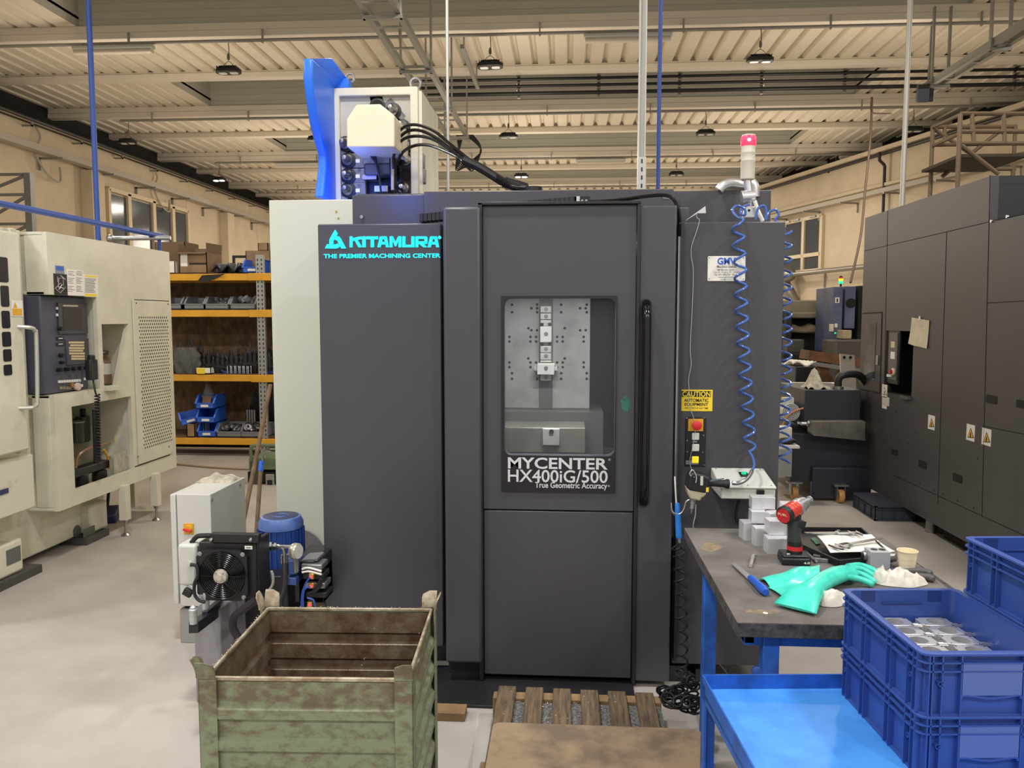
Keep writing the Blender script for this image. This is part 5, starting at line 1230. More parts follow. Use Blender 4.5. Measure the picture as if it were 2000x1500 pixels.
MB().tube(smoothpath([h3_(x, y, yg - .02 * i) for i, (x, y) in enumerate(((556, 1098), (556, 1120), (554, 1150), (547, 1172), (545, 1200)))], 5), .014, 10, radii=None).build('thick_hose', M_rub, HU_)
MB().cyl(h3_(556, 1083, yg), h3_(556, 1100, yg), .0155, n=12).build('hose_ferrule', M_steel, HU_)
q = h3_(577, 1076, yg - .02); m = MB(); m.lathe([(.032, 0), (.034, .004), (.034, .022), (.03, .028)], q + Vector((-.01, 0, 0)), (1, -.35, 0), 24); GA = m.build('pressure_gauge', mat('gauge_metal', (190, 186, 170), .3, .7), HU_)
q2 = q + Vector((-.01, 0, 0)) + Vector((1, -.35, 0)).normalized() * .0285; MB().lathe([(.029, 0), (.029, .001)], q2, (1, -.35, 0), 24).build('gauge_face', M_grey, GA)
MB().cyl(q + Vector((0, 0, -.03)), q + Vector((0, 0, -.09)), .011, n=10).build('gauge_stem', M_zinc, HU_)
for y0, y1, mm in ((1092, 1122, 'a'), (1125, 1143, 'b')):
    a = h3_(556, y1, 3.2); b = h3_(578, y0 + 4, 3.2); MB().box(a.x, b.x, 3.2, 3.3, a.z, b.z).build('solenoid_valve', mat('valve_blue', (66, 90, 150), .45), HU_, bevel=.003)
a = h3_(580, 1180, 3.3); b = h3_(628, 1090, 3.3)
m = MB(); m.box(a.x, b.x, 3.32, 3.5, a.z, b.z); m.box(h3_(545, 1, 3.3).x, b.x, 3.32, 3.5, a.z, h3_(560, 1110, 3.3).z); m.box(h3_(560, 1, 3.3).x, h3_(600, 1, 3.3).x, 3.24, 3.4, h3_(560, 1100, 3.3).z, h3_(560, 1086, 3.3).z); m.build('valve_block', M_blk2, HU_, bevel=.005)
for dy in (0, 1, 2, 3):
    a = h3_(588 + dy * 3, 1108 + dy * 18, 3.22); MB().box(a.x, a.x + .09, 3.22, 3.31, a.z - .012, a.z + .012).build('valve_body', M_lamp if dy % 2 else M_zinc, HU_, bevel=.004)
a = h3_(598, 1088, 3.3); MB().obox(a + Vector((.02, 0, 0)), (.09, .1, .01), (0, -.1, 0)).build('cover_plate', mat('dusty_grey', (108, 106, 110), .5), HU_)
for k, (px, py) in enumerate(((607, 1127), (607, 1145), (604, 1182))):
    a = h3_(px, py, 3.18); MB().box(a.x - .011, a.x + .011, 3.185, 3.21, a.z - .012, a.z + .012).build('plug_housing', M_brass, HU_, bevel=.002); MB().ball((a.x, 3.182, a.z), .005, 8).build('red_led', mat('red_led', (255, 40, 60), .3, emit=(255, 40, 70), estr=3), HU_)
for k, pts in enumerate((((605, 1128), (597, 1140), (590, 1160), (589, 1185)), ((606, 1146), (596, 1150), (592, 1165), (592, 1186)), ((600, 1168), (612, 1172), (616, 1185)))):
    MB().tube(smoothpath([h3_(x, y, 3.17) for x, y in pts], 5), .004, 6).build('blue_wire', M_bluepipe, HU_)
for k, pts in enumerate((((590, 1112), (602, 1109), (628, 1116)), ((590, 1118), (604, 1116), (628, 1122)))):
    MB().tube(smoothpath([h3_(x, y, 3.2) for x, y in pts], 5), .005, 6).build('white_pipe', M_white, HU_)
MB().tube(smoothpath([h3_(x, y, 3.2) for x, y in ((527, 1150), (533, 1140), (533, 1125), (530, 1115))], 4), .006, 6).build('looped_wire', M_grey, HU_)
for k, pts in enumerate((((612, 1150), (622, 1140), (628, 1130)), ((604, 1160), (618, 1152), (628, 1140)), ((520, 1180), (535, 1165), (550, 1162)))):
    MB().tube(smoothpath([h3_(x, y, 3.19) for x, y in pts], 5), .008, 6).build('black_hose', M_rub, HU_)
MB().tube(smoothpath([h3_(x, y, 2.95) for x, y in ((500, 1172), (475, 1190), (458, 1205), (455, 1225), (465, 1245))], 5), .016, 8).build('thick_hose', M_rub, HU_)
# dark round disc behind the motor (on the column)
q = atY(586, 1080, 4.09); MB().lathe([(.13, 0), (.13, .01)], q, (0, -1, 0), 28).build('round_cover', mat('dusty_grey', (0, 0, 0)), K)

# ------------------------------------------------------------------ pallets, mat and floor bits
M_wood = mat('old_wood', (112, 92, 66), .8, rgb2=(66, 54, 40), vscale=10, stretch=(9, .7, 3), detail=8, bump=.2, bscale=20)
PT = thing('wooden_pallet', 'worn slatted wooden pallet in front of the black machine', 'pallet', (.05, 2.6, 0))
for k in range(6):
    a = X_(973 + k * 55.3, 3.06) ; MB().box(a, a + .07, 1.9, 3.07 - k * .004, .108, .13).build('slat', M_wood, PT, bevel=.003)
for y in (1.95, 2.5, 3.01): MB().box(-.28, .38, y, y + .055, .0, .108).build('bearer', mat('pale_wood', (150, 120, 82), .8, var=.2, vscale=8), PT, bevel=.003)
random.seed(9); m = MB()
for k in range(1500):
    x = random.uniform(-.24, .36); y = random.uniform(2.75, 3.03); g_ = (x + .262) / .1075; on = (g_ % 1) < .65
    if on and random.random() < .93: continue
    s = random.uniform(.001, .003); m.obox((x, y, .131 if on else random.uniform(.096, .1)), (s * 1.5, s, .001), (random.random(), random.random(), random.random() * 3))
o = m.build('aluminium_swarf', mat('bright_swarf', (225, 225, 222), .3, .7)); tag(o, 'bright aluminium chips scattered between the pallet slats', 'swarf', kind='stuff')
MB().box(-.255, .375, 2.6, 3.005, .04, .095).build('chip_layer', mat('chip_grey', (128, 126, 120), .6, rgb2=(60, 60, 58), vscale=120), PT)
M_mat = mat('worn_board', (146, 124, 96), .75, rgb2=(108, 92, 74), vscale=5, detail=10, lo=.4, hi=.58)
o = MB().prism(rrect(-.255, .486, 1.7, 2.757, .03), 'z', .13, .142).build('floor_board', M_mat, bevel=.002); tag(o, 'large worn brown board laid over the front of the pallet', 'board')
a = atZ(862, 1385, .05); o = MB().box(a.x - .03, atZ(908, 1385, .05).x, a.y, a.y + .08, 0, .035).build('wood_block', MATS['pale_wood'], bevel=.003); tag(o, 'short pale wood block under the front of the machine', 'wood block')
for k, (px, nm) in enumerate(((1372, 'left'), (1470, 'right'))): pass
# floor stripe joints near the bin (paint patches)
m = MB(); m.prism([(a_.x, a_.y) for a_ in (atZ(932, 1390, 0), atZ(962, 1390, 0), atZ(925, 1700, 0), atZ(905, 1700, 0))], 'z', .0005, .002)
o = m.build('trim_60', mat('floor_patch', (196, 190, 178), .5, var=.1)); struct(o)
# ------------------------------------------------------------------ work table
TX0, TX1, TY0, TY1, TZ = .468, 1.19, 2.125, 3.1, .78
M_top = mat('worn_black_top', (118, 113, 108), .75, rgb2=(92, 88, 83), vscale=6, detail=10, bump=.15, bscale=120)
M_tedge = mat('frayed_edge', (84, 82, 78), .9, rgb2=(42, 44, 50), vscale=40, detail=8, bump=.6, bscale=60)
TB = thing('work_table', 'blue steel work table with a thick worn dark top', 'table', ((TX0 + TX1) / 2, (TY0 + TY1) / 2, 0))
m = MB(); m.box(TX0, TX1, TY0, TY1, TZ - .042, TZ - .002); m.build('edge_core', M_tedge, TB, bevel=.003)
MB().prism([(TX0, TY0), (TX1 - .04, TY0), (TX1 + .01, TY1), (TX0, TY1)], 'z', TZ - .003, TZ).build('tabletop', M_top, TB)
M_stain = mat('sawdust_stain', (150, 132, 100), .9, rgb2=(104, 96, 82), vscale=30, detail=8)
for px, py, rx, ry in ((1388, 1068, .045, .07), (1490, 1195, .055, .022)):
    q = atZ(px, py, TZ); random.seed(int(px)); MB().prism([(q.x + rx * math.cos(a_ * .35) * random.uniform(.5, 1.1), q.y + ry * math.sin(a_ * .35) * random.uniform(.5, 1.1)) for a_ in range(18)], 'z', TZ, TZ + .0006).build('dust_stain', M_stain, TB, smooth=False)
l = .045
for x, y in ((TX0 + .015, 2.72), (TX0 + .08, TY0 + .04), (TX1 - .1, TY0 + .04), (TX1 - .1, TY1 - .1)):
    MB().box(x, x + l, y, y + l, 0, TZ - .042).build('leg', M_blue, TB, bevel=.003)
MB().box(TX0 + .03, TX1 - .06, TY0 + .05, TY0 + .09, TZ - .085, TZ - .042).build('front_rail', M_blue, TB, bevel=.003)
MB().box(TX0 + .03, TX0 + .06, TY0 + .05, TY1 - .05, TZ - .08, TZ - .042).box(TX1 - .09, TX1 - .06, TY0 + .05, TY1 - .05, TZ - .08, TZ - .042).build('side_rail', M_blue, TB, bevel=.003)
MB().lathe([(.016, 0), (.016, .01), (.01, .014)], atY(1478, 1310, TY0 + .035), (0, -1, 0), 14).build('clamp_knob', M_bluepipe, TB)
o = MB().box(.62, .95, 3.5, 4.0, .14, .34).build('blue_crate_base', mat('deep_blue', (26, 40, 95), .5), K)
a = atY(1380, 1288, 3.3); 
t = thing('allen_keys', 'dark screwdriver tips sticking up behind the blue trolley rim', 'tool', atY(1425, 1320, 2.3)); MB().cyl(atY(1405, 1296, 2.4), atY(1425, 1320, 2.35), .003, n=6).cyl(atY(1420, 1305, 2.4), atY(1422, 1322, 2.36), .004, n=6).build('shafts', M_lamp, t)
# ------------------------------------------------------------------ blue trolley (turned a little)
TA = R_(4.4); TO = Vector((.358, 2.024, 0))
TR = thing('tray_trolley', 'bright blue steel trolley with a raised rim carrying the blue crates', 'trolley', TO, TA)
TW, TD = 1.0, .72; M_tray_b = mat('tray_blue_worn', (78, 156, 238), .4, rgb2=(56, 128, 215), vscale=7, detail=10, lo=.3, hi=.62)
def tb(m, x0, x1, y0, y1, z0, z1): return m.box(x0, x1, -y1, -y0, z0, z1)
m = MB(); tb(m, 0, TW, 0, TD, .63, .64); m.build('tray_floor', M_tray_b, TR, local=True)
m = MB(); tb(m, 0, TW, 0, .004, .63, .678); m.build('tray_rim', M_blue, TR, local=True, bevel=.001)
m = MB(); tb(m, 0, .004, 0, TD, .615, .678); m.build('tray_rim', M_blue, TR, local=True, bevel=.001)
m = MB(); tb(m, TW - .004, TW, 0, TD, .615, .678); m.build('tray_rim', M_blue, TR, local=True); m = MB(); tb(m, 0, TW, TD - .004, TD, .615, .678); m.build('tray_rim', M_blue, TR, local=True)
for x, y in ((0, 0), (0, TD - .035), (TW - .035, 0), (TW - .035, TD - .035)):
    m = MB(); tb(m, x, x + .005, y, y + .035, .08, .66); tb(m, x, x + .035, y, y + .005, .08, .678); L = m.build('leg', M_blue, TR, local=True)
    m = MB(); m.cyl((x + .005, -y - .02, .04), (x + .03, -y - .02, .04), .04, n=18); m.box(x + .002, x + .034, -y - .035, -y - .005, .04, .09); m.build('caster', M_rub, L, local=True)
m = MB(); tb(m, .005, TW - .005, .005, TD - .005, .2, .21); tb(m, 0, TW, 0, .004, .2, .25); tb(m, 0, .004, 0, TD, .2, .25); m.build('lower_shelf', M_tray_b, TR, local=True)
m = MB(); m.bar((.02, -.03, .62), (.25, -.03, .2), .03, .004); m.bar((.03, -TD * .5, .61), (.03, -.04, .24), .03, .02); m.build('brace', M_blue, TR, local=True)
# ------------------------------------------------------------------ blue euro crates
def make_crate():
    t = thing('stacking_crate', 'x', 'crate'); W, D, H = .30, .40, .135; s = .004; i = .012
    m = MB(); m.box(-W / 2 + i, W / 2 - i, -D / 2 + i, D / 2 - i, 0.0, .004)
    m.frame(rrect(-W / 2 + i, W / 2 - i, -D / 2 + i, D / 2 - i, .016), rrect(-W / 2 + i + s, W / 2 - i - s, -D / 2 + i + s, D / 2 - i - s, .013), 'z', 0, H)
    m.build('shell', M_bin, t, local=True)
    m = MB(); out = rrect(-W / 2, W / 2, -D / 2, D / 2, .022); inn = rrect(-W / 2 + .014, W / 2 - .014, -D / 2 + .014, D / 2 - .014, .012)
    m.frame(out, inn, 'z', H - .006, H); m.build('rim', M_bin, t, local=True, bevel=.001)
    m = MB()
    for z0, z1 in ((0, .004), (H - .022, H - .019), (H - .04, H - .037)):
        m.frame(rrect(-W / 2 + (.0 if z0 else .004), W / 2 - (.0 if z0 else .004), -D / 2 + (0 if z0 else .004), D / 2 - (0 if z0 else .004), .02), rrect(-W / 2 + i, W / 2 - i, -D / 2 + i, D / 2 - i, .012), 'z', z0, z1)
    m.build('ledge', M_bin, t, local=True)
    m = MB()
    for y in (-.18, -.165, -.14, -.07, -.05, .055, .075, .15, .17):
        m.box(-W / 2, -W / 2 + i, y - .0013, y + .0013, 0.002, H - .002); m.box(W / 2 - i, W / 2, y - .0013, y + .0013, .002, H - .002)
    for x in (-.132, -.125, -.105, -.065, .065, .105, .125):
        m.box(x - .0013, x + .0013, -D / 2, -D / 2 + i, .002, H - .002); m.box(x - .0013, x + .0013, D / 2 - i, D / 2, .002, H - .002)
    m.build('ribs', M_bin, t, local=True)
    for y_ in (-D / 2 + .001, D / 2 - .006): MB().box(-.062, .062, y_, y_ + .005, .045, H - .02).build('label_panel', mat('blue_plastic_dusty', (88, 106, 160), .5), t, local=True)
    for sy in (-1, 1):
        m = MB(); pts = [(-.062, sy * (D / 2 - .003), .038), (-.055, sy * (D / 2 - .003), .045), (0, sy * (D / 2 - .003), .038), (.055, sy * (D / 2 - .003), .045), (.062, sy * (D / 2 - .003), .038)]
        m.tube(smoothpath(pts, 5), .003, 6); m.build('handle_lip', M_bin, t, local=True)
    m = MB()
    for x, y in ((-.128, -1), (.128, -1), (-.128, 1), (.128, 1)): m.lathe([(.0055, 0), (.0055, .012), (.004, .012), (.004, 0), (.0055, 0)], (x + (.02 if x < 0 else -.02), y * (D / 2 - .012), .07), (0, y, 0), 12, caps=False)
    for y in (-.155, .16): m.lathe([(.0055, 0), (.0055, .012), (.004, .012), (.004, 0), (.0055, 0)], (-W / 2 + .012, y, .072), (-1, 0, 0), 12, caps=False)
    m.build('round_lugs', M_bin, t, local=True)
    m = MB()
    for x in (-.085, .085): m.box(x - .018, x + .018, D / 2 - .0165, D / 2 - .0155, H - .03, H - .001)
    m.box(-.05, .05, D / 2 - .022, D / 2 - .016, H - .033, H - .031); m.build('inner_clips', mat('blue_plastic_dark', (36, 56, 118), .4), t, local=True)
    return t
cr = make_crate(); Rt = Matrix.Rotation(TA, 3, 'Z')
c0 = Vector((.706, 2.038, 0)) + Rt @ Vector((.15, -.2, 0))
c1 = Vector((1.012, 2.064, 0)) + Rt @ Vector((.152, -.2, 0))
cr['group'] = 'blue crates on the trolley'
cr.location = c0 + Vector((0, 0, .775)); cr.rotation_euler = (0, 0, TA); cr['label'] = 'open blue crate full of machined aluminium parts, top of the left stack'
for c, z, lb in ((c0, .640, 'blue crate at the bottom of the left stack on the trolley tray'), (c1, .91, 'empty-looking blue crate topmost at the right edge of the photo'), (c1, .775, 'blue crate in the middle of the right stack, beside the aluminium parts'), (c1, .64, 'lowest blue crate of the right stack on the trolley')):
    dup(cr, c + Vector((0, 0, z)), TA, lb)
# machined parts
def make_part():
    t = thing('machined_part', 'x', 'machined part', group='aluminium parts in the blue crate')
    n = 20; m = MB(); w, d, h = .078, .053, .03
    outer = []
    for k in range(n):
        an = 2 * PI * (k + .5) / n; cx_, cy_ = math.cos(an), math.sin(an); s_ = max(abs(cx_) / (w / 2), abs(cy_) / (d / 2)); outer.append((cx_ / s_, cy_ / s_))
    inner = [(.0215 * math.cos(2 * PI * (k + .5) / n), .0215 * math.sin(2 * PI * (k + .5) / n)) for k in range(n)]
    m.frame(outer, inner, 'z', 0, h); m.build('block', mat('bright_aluminium', (240, 240, 236), .28, .8), t, bevel=.0008, local=True); m = MB(); m.lathe([(.0213, .003), (.0213, h + .0002), (.0205, h + .0002), (.0205, .003)], (0, 0, 0), n=24, caps=False); m.build('bore_wall', mat('bore_metal', (175, 176, 178), .3, .25), t, local=True)
    MB().prism(inner, 'z', .002, .006).build('bore_floor', M_zinc, t, local=True)
    m = MB(); m.lathe([(.0125, 0), (.0125, .016), (.010, .018), (.010, .026)], (w / 2, 0, h * .5), (1, 0, 0), 16); m.build('spigot', M_steel, t, local=True)
    m = MB()
    for sx in (-1, 1):
        for sy in (-1, 1): m.cyl((sx * .033, sy * .02, h), (sx * .033, sy * .02, h + .0004), .002, n=8)
    m.build('screw_holes', M_ink, t, local=True)
    return t
pp = make_part(); k = 0
for lay in range(2):
    for j in range(6):
        for i_ in range(3):
            if i_ == 2: continue
            loc = c0 + Rt @ Vector((-.042 + i_ * .1 + (.012 if lay else 0), .152 - j * .0575, 0)) + Vector((0, 0, .780 + lay * .031))
            lb = 'machined aluminium part with a round bore in the open blue crate'
            if k == 0: pp.location = loc; pp.rotation_euler = (0, 0, TA); pp['label'] = lb
            else: dup(pp, loc, TA + random.uniform(-.03, .03), lb)
            k += 1

o = MB().prism([(-.58, 3.13), (.22, 3.13), (.24, 3.2), (.3, 3.2), (.3, 3.5), (-.58, 3.5)], 'z', .0, .012).build('dark_floor_sheet', mat('floor_sheet_black', (34, 34, 37), .4), bevel=.002); tag(o, 'flat black sheet on the floor under the machine door', 'tray')  # thin black sheet, makes the floor dark in front of the door
# ------------------------------------------------------------------ right black machine
XM = 2.65
M_dkm = mat('dark_grey_textured', (66, 65, 66), .45, bump=.04, bscale=300)
def rb(m, x0, y0, x1, y1, X=XM, d=.002, inn=0):
    a = atX(x0, (y0 + y1) / 2, X); b = atX(x1, (y0 + y1) / 2, X); za = atX((x0 + x1) / 2, y0, X).z; zb_ = atX((x0 + x1) / 2, y1, X).z
    return m.box(X - d, X + inn, min(a.y, b.y), max(a.y, b.y), zb_, za)
def rl(m, pts, w=.004, X=XM):
    P = [atX(x, y, X) for x, y in pts]
    for a, b in zip(P, P[1:]): m.bar(a, b, .003, w, up=(1, 0, 0)) if False else m.bar(a, b, w, w)
BM = thing('machining_center', 'long dark grey machining centre along the right side with small warning labels', 'machine', (3.5, 5.5, 0))
yb_ = 5.247; yf = 7.35
n0, n1 = atX(1783, 700, XM).y, atX(1729, 700, XM).y; nz1, nz0 = atX(1755, 646, XM).z, atX(1770, 775, XM).z
m = MB()
m.box(XM, XM + .05, 3.4, n0, .125, 2.49 if False else 2.2); m.box(XM, XM + .05, yb_, n0, 2.2, 2.49); m.box(XM, XM + .05, n1, yf, .125, 2.49); m.box(XM, XM + .05, n0, n1, .125, nz0); m.box(XM, XM + .05, n0, n1, nz1, 2.49)
m.build('side_cover', M_dkm, BM)
m = MB(); m.box(XM + .05, 4.6, yb_, yb_ + .05, 2.2, 2.439); m.box(XM + .05, 4.6, yb_, yf, 2.44, 2.49); m.box(XM + .05, 4.6, 3.4, yb_, 2.15, 2.2); m.box(XM + .05, 4.6, yf - .03, yf, .161, 2.439); m.box(XM + .35, XM + .37, n0 - .2, n1 + .2, nz0 - .1, nz1 + .1); m.box(XM + .05, XM + .35, n0 - .02, n0, nz0, nz1); m.box(XM + .05, XM + .35, n1, n1 + .02, nz0, nz1); m.box(XM + .05, XM + .35, n0, n1, nz0 - .02, nz0); m.box(XM + .05, XM + .35, n0, n1, nz1, nz1 + .02); m.box(XM + .05, 4.6, 3.4, yf, .125, .16)
m.build('casing', M_blk2, BM)
MB().box(XM + .12, 4.5, 3.4, 5.9, .0, .125).box(XM + .25, 4.5, 5.9, 7.2, 0, .125).build('plinth', M_dark, BM)
m = MB()
for l in ([(1734, 412), (1727, 770)], [(1688.5, 490), (1934, 433)], [(1849, 454), (1832, 985)], [(1934, 342), (1918, 1010)], [(1926, 592), (2010, 587)], [(1747, 929), (1910, 1004)], [(1919, 832), (2010, 850)], [(1934, 432), (2010, 416)], [(1910, 1004), (2010, 1050)]): rl(m, l)
m.build('panel_gaps', M_dark, BM)
m = MB(); rl(m, [(1686, 612), (1723, 610), (1719, 768), (1681, 760)], .009); m.build('door_gap', M_dark, BM)
m = MB(); rb(m, 1690, 630, 1710, 740, d=.004); o = m.build('door_window', mat('dark_glass', (58, 60, 68), .1, rgb2=(90, 94, 104), vscale=6), BM)
m = MB(); rb(m, 1713, 694, 1717, 713, d=.012); m.build('door_handle', M_steel, BM, bevel=.002)
m = MB(); rb(m, 1733, 644, 1760, 750, XM + .03, .02); OPN = m.build('control_panel', M_blk2, BM, bevel=.004)
m = MB(); rb(m, 1737, 650, 1753, 742, XM + .01, .006); PN = m.build('panel_plate', mat('panel_plate_grey', (88, 88, 90), .4), OPN)
m = MB(); rb(m, 1741, 667, 1748, 679, XM + .004, .004); m.build('display', mat('amber_display', (200, 190, 160), .4), PN)
m = MB(); rb(m, 1740, 687, 1748, 701, XM + .004, .003); m.build('white_tag', M_white, PN)
q = atX(1748, 726, XM + .004); MB().lathe([(.022, 0), (.03, .01), (.03, .02), (.02, .025)], q, (-1, 0, 0), 16).build('handwheel', M_cream, PN); MB().lathe([(.018, .02), (.014, .045)], q, (-1, 0, 0), 14).build('red_button', M_red, PN)
m = MB(); rb(m, 1734, 731, 1738, 736, XM + .004, .01); rb(m, 1739, 732, 1742, 736, XM + .004, .01); m.build('push_buttons', M_white, PN)
m = MB(); rb(m, 1765, 773, 1780, 779, XM - .002, .03); m.build('niche_ledge', mat('panel_plate_grey', (0, 0, 0)), BM)
def wl(x0, y0, x1, y1, mm=M_white, tri=True):
    m = MB(); rb(m, x0, y0, x1, y1, d=.002); o = m.build('warning_label', mm, BM, smooth=False)
    if tri:
        cx_, w_ = (x0 + x1) / 2, (x1 - x0) * .4; a = atX(cx_ - w_, y1 - (y1 - y0) * .2, XM - .0025); b = atX(cx_ + w_, y1 - (y1 - y0) * .16, XM - .0025); t_ = atX(cx_, y0 + (y1 - y0) * .2, XM - .0025)
        MB().prism([(a.y, a.z), (b.y, b.z), (t_.y, t_.z)], 'x', XM - .0035, XM - .0025).build('triangle_border', M_ink, o, smooth=False)
        c_ = (a + b + t_) / 3; sh = [c_ + (p - c_) * .8 for p in (a, b, t_)]; MB().prism([(p.y, p.z) for p in sh], 'x', XM - .0042, XM - .0035).build('warning_triangle', M_yel if mm is M_white and x0 > 1730 else M_white, o, smooth=False)
        MB().box(XM - .005, XM - .0042, c_.y - .006, c_.y + .006, c_.z - .018, c_.z + .012).build('hand_mark', M_ink, o)
    return o
wl(1723, 751, 1733, 776); wl(1723, 775, 1737, 792, M_grey, False); wl(1723, 791, 1732, 798, M_white, False)
wl(1813, 811, 1826, 839); wl(1888, 829, 1904, 861); wl(1918, 837, 1936, 870)
for x0, y0, x1, y1 in ((1741, 878, 1754, 889), (1794, 900, 1810, 914), (1861, 926, 1880, 942), (1926, 772, 1948, 788), (1985, 782, 2010, 798)):
    a = atX(x0, (y0 + y1) / 2, XM); b = atX(x1, (y0 + y1) / 2, XM); zc = a.z * .5 + b.z * .5; hh = abs(atX(x0, y0, XM).z - atX(x0, y1, XM).z) / 2
    MB().prism(rrect(b.y, a.y, zc - hh, zc + hh, .014), 'x', XM - .002, XM).build('grip_pocket', M_dark, BM, smooth=False)
m = MB()
for px, py in ((1750, 805), (1789, 845), (1740, 850), (1775, 866), (1910, 896), (1797, 945), (1842, 965), (1824, 958), (1870, 978), (1902, 992), (1726, 860), (1727, 914)): q = atX(px, py, XM); m.cyl(q, q + Vector((-.003, 0, 0)), .006, n=8)
m.build('screws', M_lamp, BM)
for px, py in ((1938, 432), (1969, 423)): q = atX(px, py, XM); MB().cyl(q, q + Vector((-.01, 0, 0)), .01, n=10).build('bolt', M_steel, BM)
p = atZ(1805, 1039, 0); MB().cyl((p.x + .05, p.y, 0), (p.x + .05, p.y, .13), .04, n=14).build('levelling_foot', M_zinc, BM)
# paper on the side
pp_ = [atX(x, y, XM - .006) for x, y in ((1781, 620), (1815, 626), (1811, 681), (1777, 671))]
def psh(u, v):
    a = pp_[0].lerp(pp_[1], u); b = pp_[3].lerp(pp_[2], u); q = a.lerp(b, v); q.x -= .012 * v * v + .008 * math.sin(u * 5) * v; return q
t = thing('paper_sheet', 'crumpled cream drawing sheet held by a magnet on the right machine', 'paper', pp_[0])
MB().sheet(psh, 8, 8, (.0008, 0, 0)).build('sheet', mat('cream_sheet', (205, 196, 170), .8, var=.08, vscale=12), t)
q = atX(1796, 622, XM - .01); MB().ball(q, .012, 10, (.5, 1, 1.7)).build('magnet', M_white, t)
m = MB()
for k in range(5):
    a = psh(.15, .25 + k * .14) - Vector((.002, 0, 0)); b = psh(.8, .25 + k * .14) - Vector((.002, 0, 0)); m.bar(a, b, .001, .001)
m.build('faint_drawing', mat('faint_pencil', (170, 160, 140), .8), t)
# low dark crate in front of it
t = thing('storage_crate', 'dark grey blue crate on the floor against the right machine', 'crate', (2.6, 6.6, 0))
x0, x1, y0, y1 = 2.45, 2.76, 6.36, 6.84
M_cd = mat('dark_crate', (62, 66, 80), .5)
m = MB(); m.box(x0 + .012, x1 - .012, y0 + .012, y1 - .012, 0, .115); m.build('body', M_cd, t); 
m = MB(); m.box(x0, x1, y0, y1, .11, .125); m.box(x0, x1, y0, y1, .0, .01); m.box(x0, x1, y0, y1, .09, .095)
for x in (x0, x0 + .06, x0 + .15, x1 - .006): m.box(x, x + .006, y0, y0 + .02, 0, .12)
for y in (y0, y0 + .1, y0 + .24, y0 + .38, y1 - .006): m.box(x0, x0 + .02, y, y + .006, 0, .12)
m.build('ribs', M_cd, t)
# ------------------------------------------------------------------ coolant hopper on casters between the machines
YK = 7.05
def k7(px, py, Y=YK): return atY(px, py, Y)
CH = thing('chip_conveyor', 'dark chip conveyor on casters behind the work table, between the two black machines', 'conveyor', (2.2, 7.2, 0))
M_cv = mat('conveyor_dark', (48, 50, 56), .45)
a = k7(1570, 830); b = k7(1682, 762)
MB().box(a.x, b.x, YK, YK + .8, a.z, b.z).build('upper_housing', M_cv, CH, bevel=.006)
a = k7(1546, 962); b = k7(1682, 858); MB().box(a.x, b.x + .1, YK + .05, YK + 1.0, .16, b.z + .04).build('tank', mat('conveyor_navy', (38, 42, 52), .5), CH, bevel=.006)
MB().box(k7(1585, 962).x, k7(1700, 962).x, YK - .02, YK + .05, .02, .3).build('lower_skirt', mat('conveyor_navy', (0, 0, 0)), CH, bevel=.01)
m = MB(); p = [k7(x, y, YK) for x, y in ((1579, 820), (1682, 820), (1682, 858), (1582, 848), (1578, 843))]; m.prism([(q.x, q.z) for q in p], 'y', YK - .1, YK + .02); m.build('chute', mat('chute_grey', (140, 134, 122), .45, .4, rgb2=(90, 88, 84), vscale=3), CH, bevel=.004)
MB().box(k7(1582, 1).x, k7(1606, 1).x, YK - .03, YK, k7(1, 814).z, k7(1, 810).z).build('label_strip', M_alu, CH)
m = MB(); p = [k7(x, y, YK + .1) for x, y in ((1530, 798), (1556, 790), (1580, 802), (1580, 840), (1530, 812))]; m.prism([(q.x, q.z) for q in p], 'y', YK + .1, YK + .4); m.build('side_arm', M_cv, CH)
m = MB(); q = k7(1574, 827, YK - .02); m.cyl(q, q + Vector((-.04, 0, 0)), .018, n=8); m.cyl(q + Vector((.01, 0, 0)), q + Vector((.04, 0, 0)), .026, n=12); m.build('coupling', M_steel, CH)
a = k7(1523, 878, 6.9); b = k7(1545, 955, 6.9); MB().box(a.x, b.x, 6.9, 7.3, .24, a.z).build('side_plate', mat('stand_shade', (0, 0, 0)), CH)
for px, py in ((1550, 962), (1640, 968)):
    q = atZ(px, py + 14, 0); C_ = MB().box(q.x - .06, q.x + .06, q.y - .04, q.y + .04, .15, .165).box(q.x - .035, q.x - .028, q.y - .03, q.y + .03, .05, .15).box(q.x + .028, q.x + .035, q.y - .03, q.y + .03, .05, .15).build('caster_fork', M_zinc, CH)
    MB().lathe([(.058, 0), (.06, .01), (.06, .035), (.058, .045)], (q.x - .02, q.y, .06), (1, 0, 0), 18).build('caster_wheel', mat('amber_wheel', (190, 140, 80), .5), C_)
q = k7(1545, 805, 6.9)
PM = thing('pump_motor', 'small white pump motor with a vented cap right of the black cabinet edge', 'motor', q)
MB().cyl(q, q + Vector((0, .2, 0)), .075, n=20).box(q.x - .06, q.x + .03, 6.93, 7.0, q.z + .06, q.z + .12).build('housing', M_grey, PM)
m = MB()
for rr in (.02, .035, .05, .065): m.tube([(q.x + rr * math.cos(2 * PI * j / 18), q.y - .002, q.z + rr * math.sin(2 * PI * j / 18)) for j in range(18)], .003, 4, closed=True)
m.build('vent_rings', M_gl, PM)
tag(MB().tube(smoothpath([k7(x, y, 6.88) for x, y in ((1569, 797), (1552, 803), (1539, 812), (1531, 825), (1526, 840))], 5), .008, 6).build('orange_hose', mat('orange_hose', (190, 130, 90), .4)), 'thin orange hose curving down from the dark conveyor', 'hose')
SHF = thing('side_shelf', 'small white shelf bracket sticking out beyond the black cabinet', 'shelf', k7(1540, 873, 6.2))
a = atY(1500, 874, 6.0); b = atY(1565, 874, 6.3)
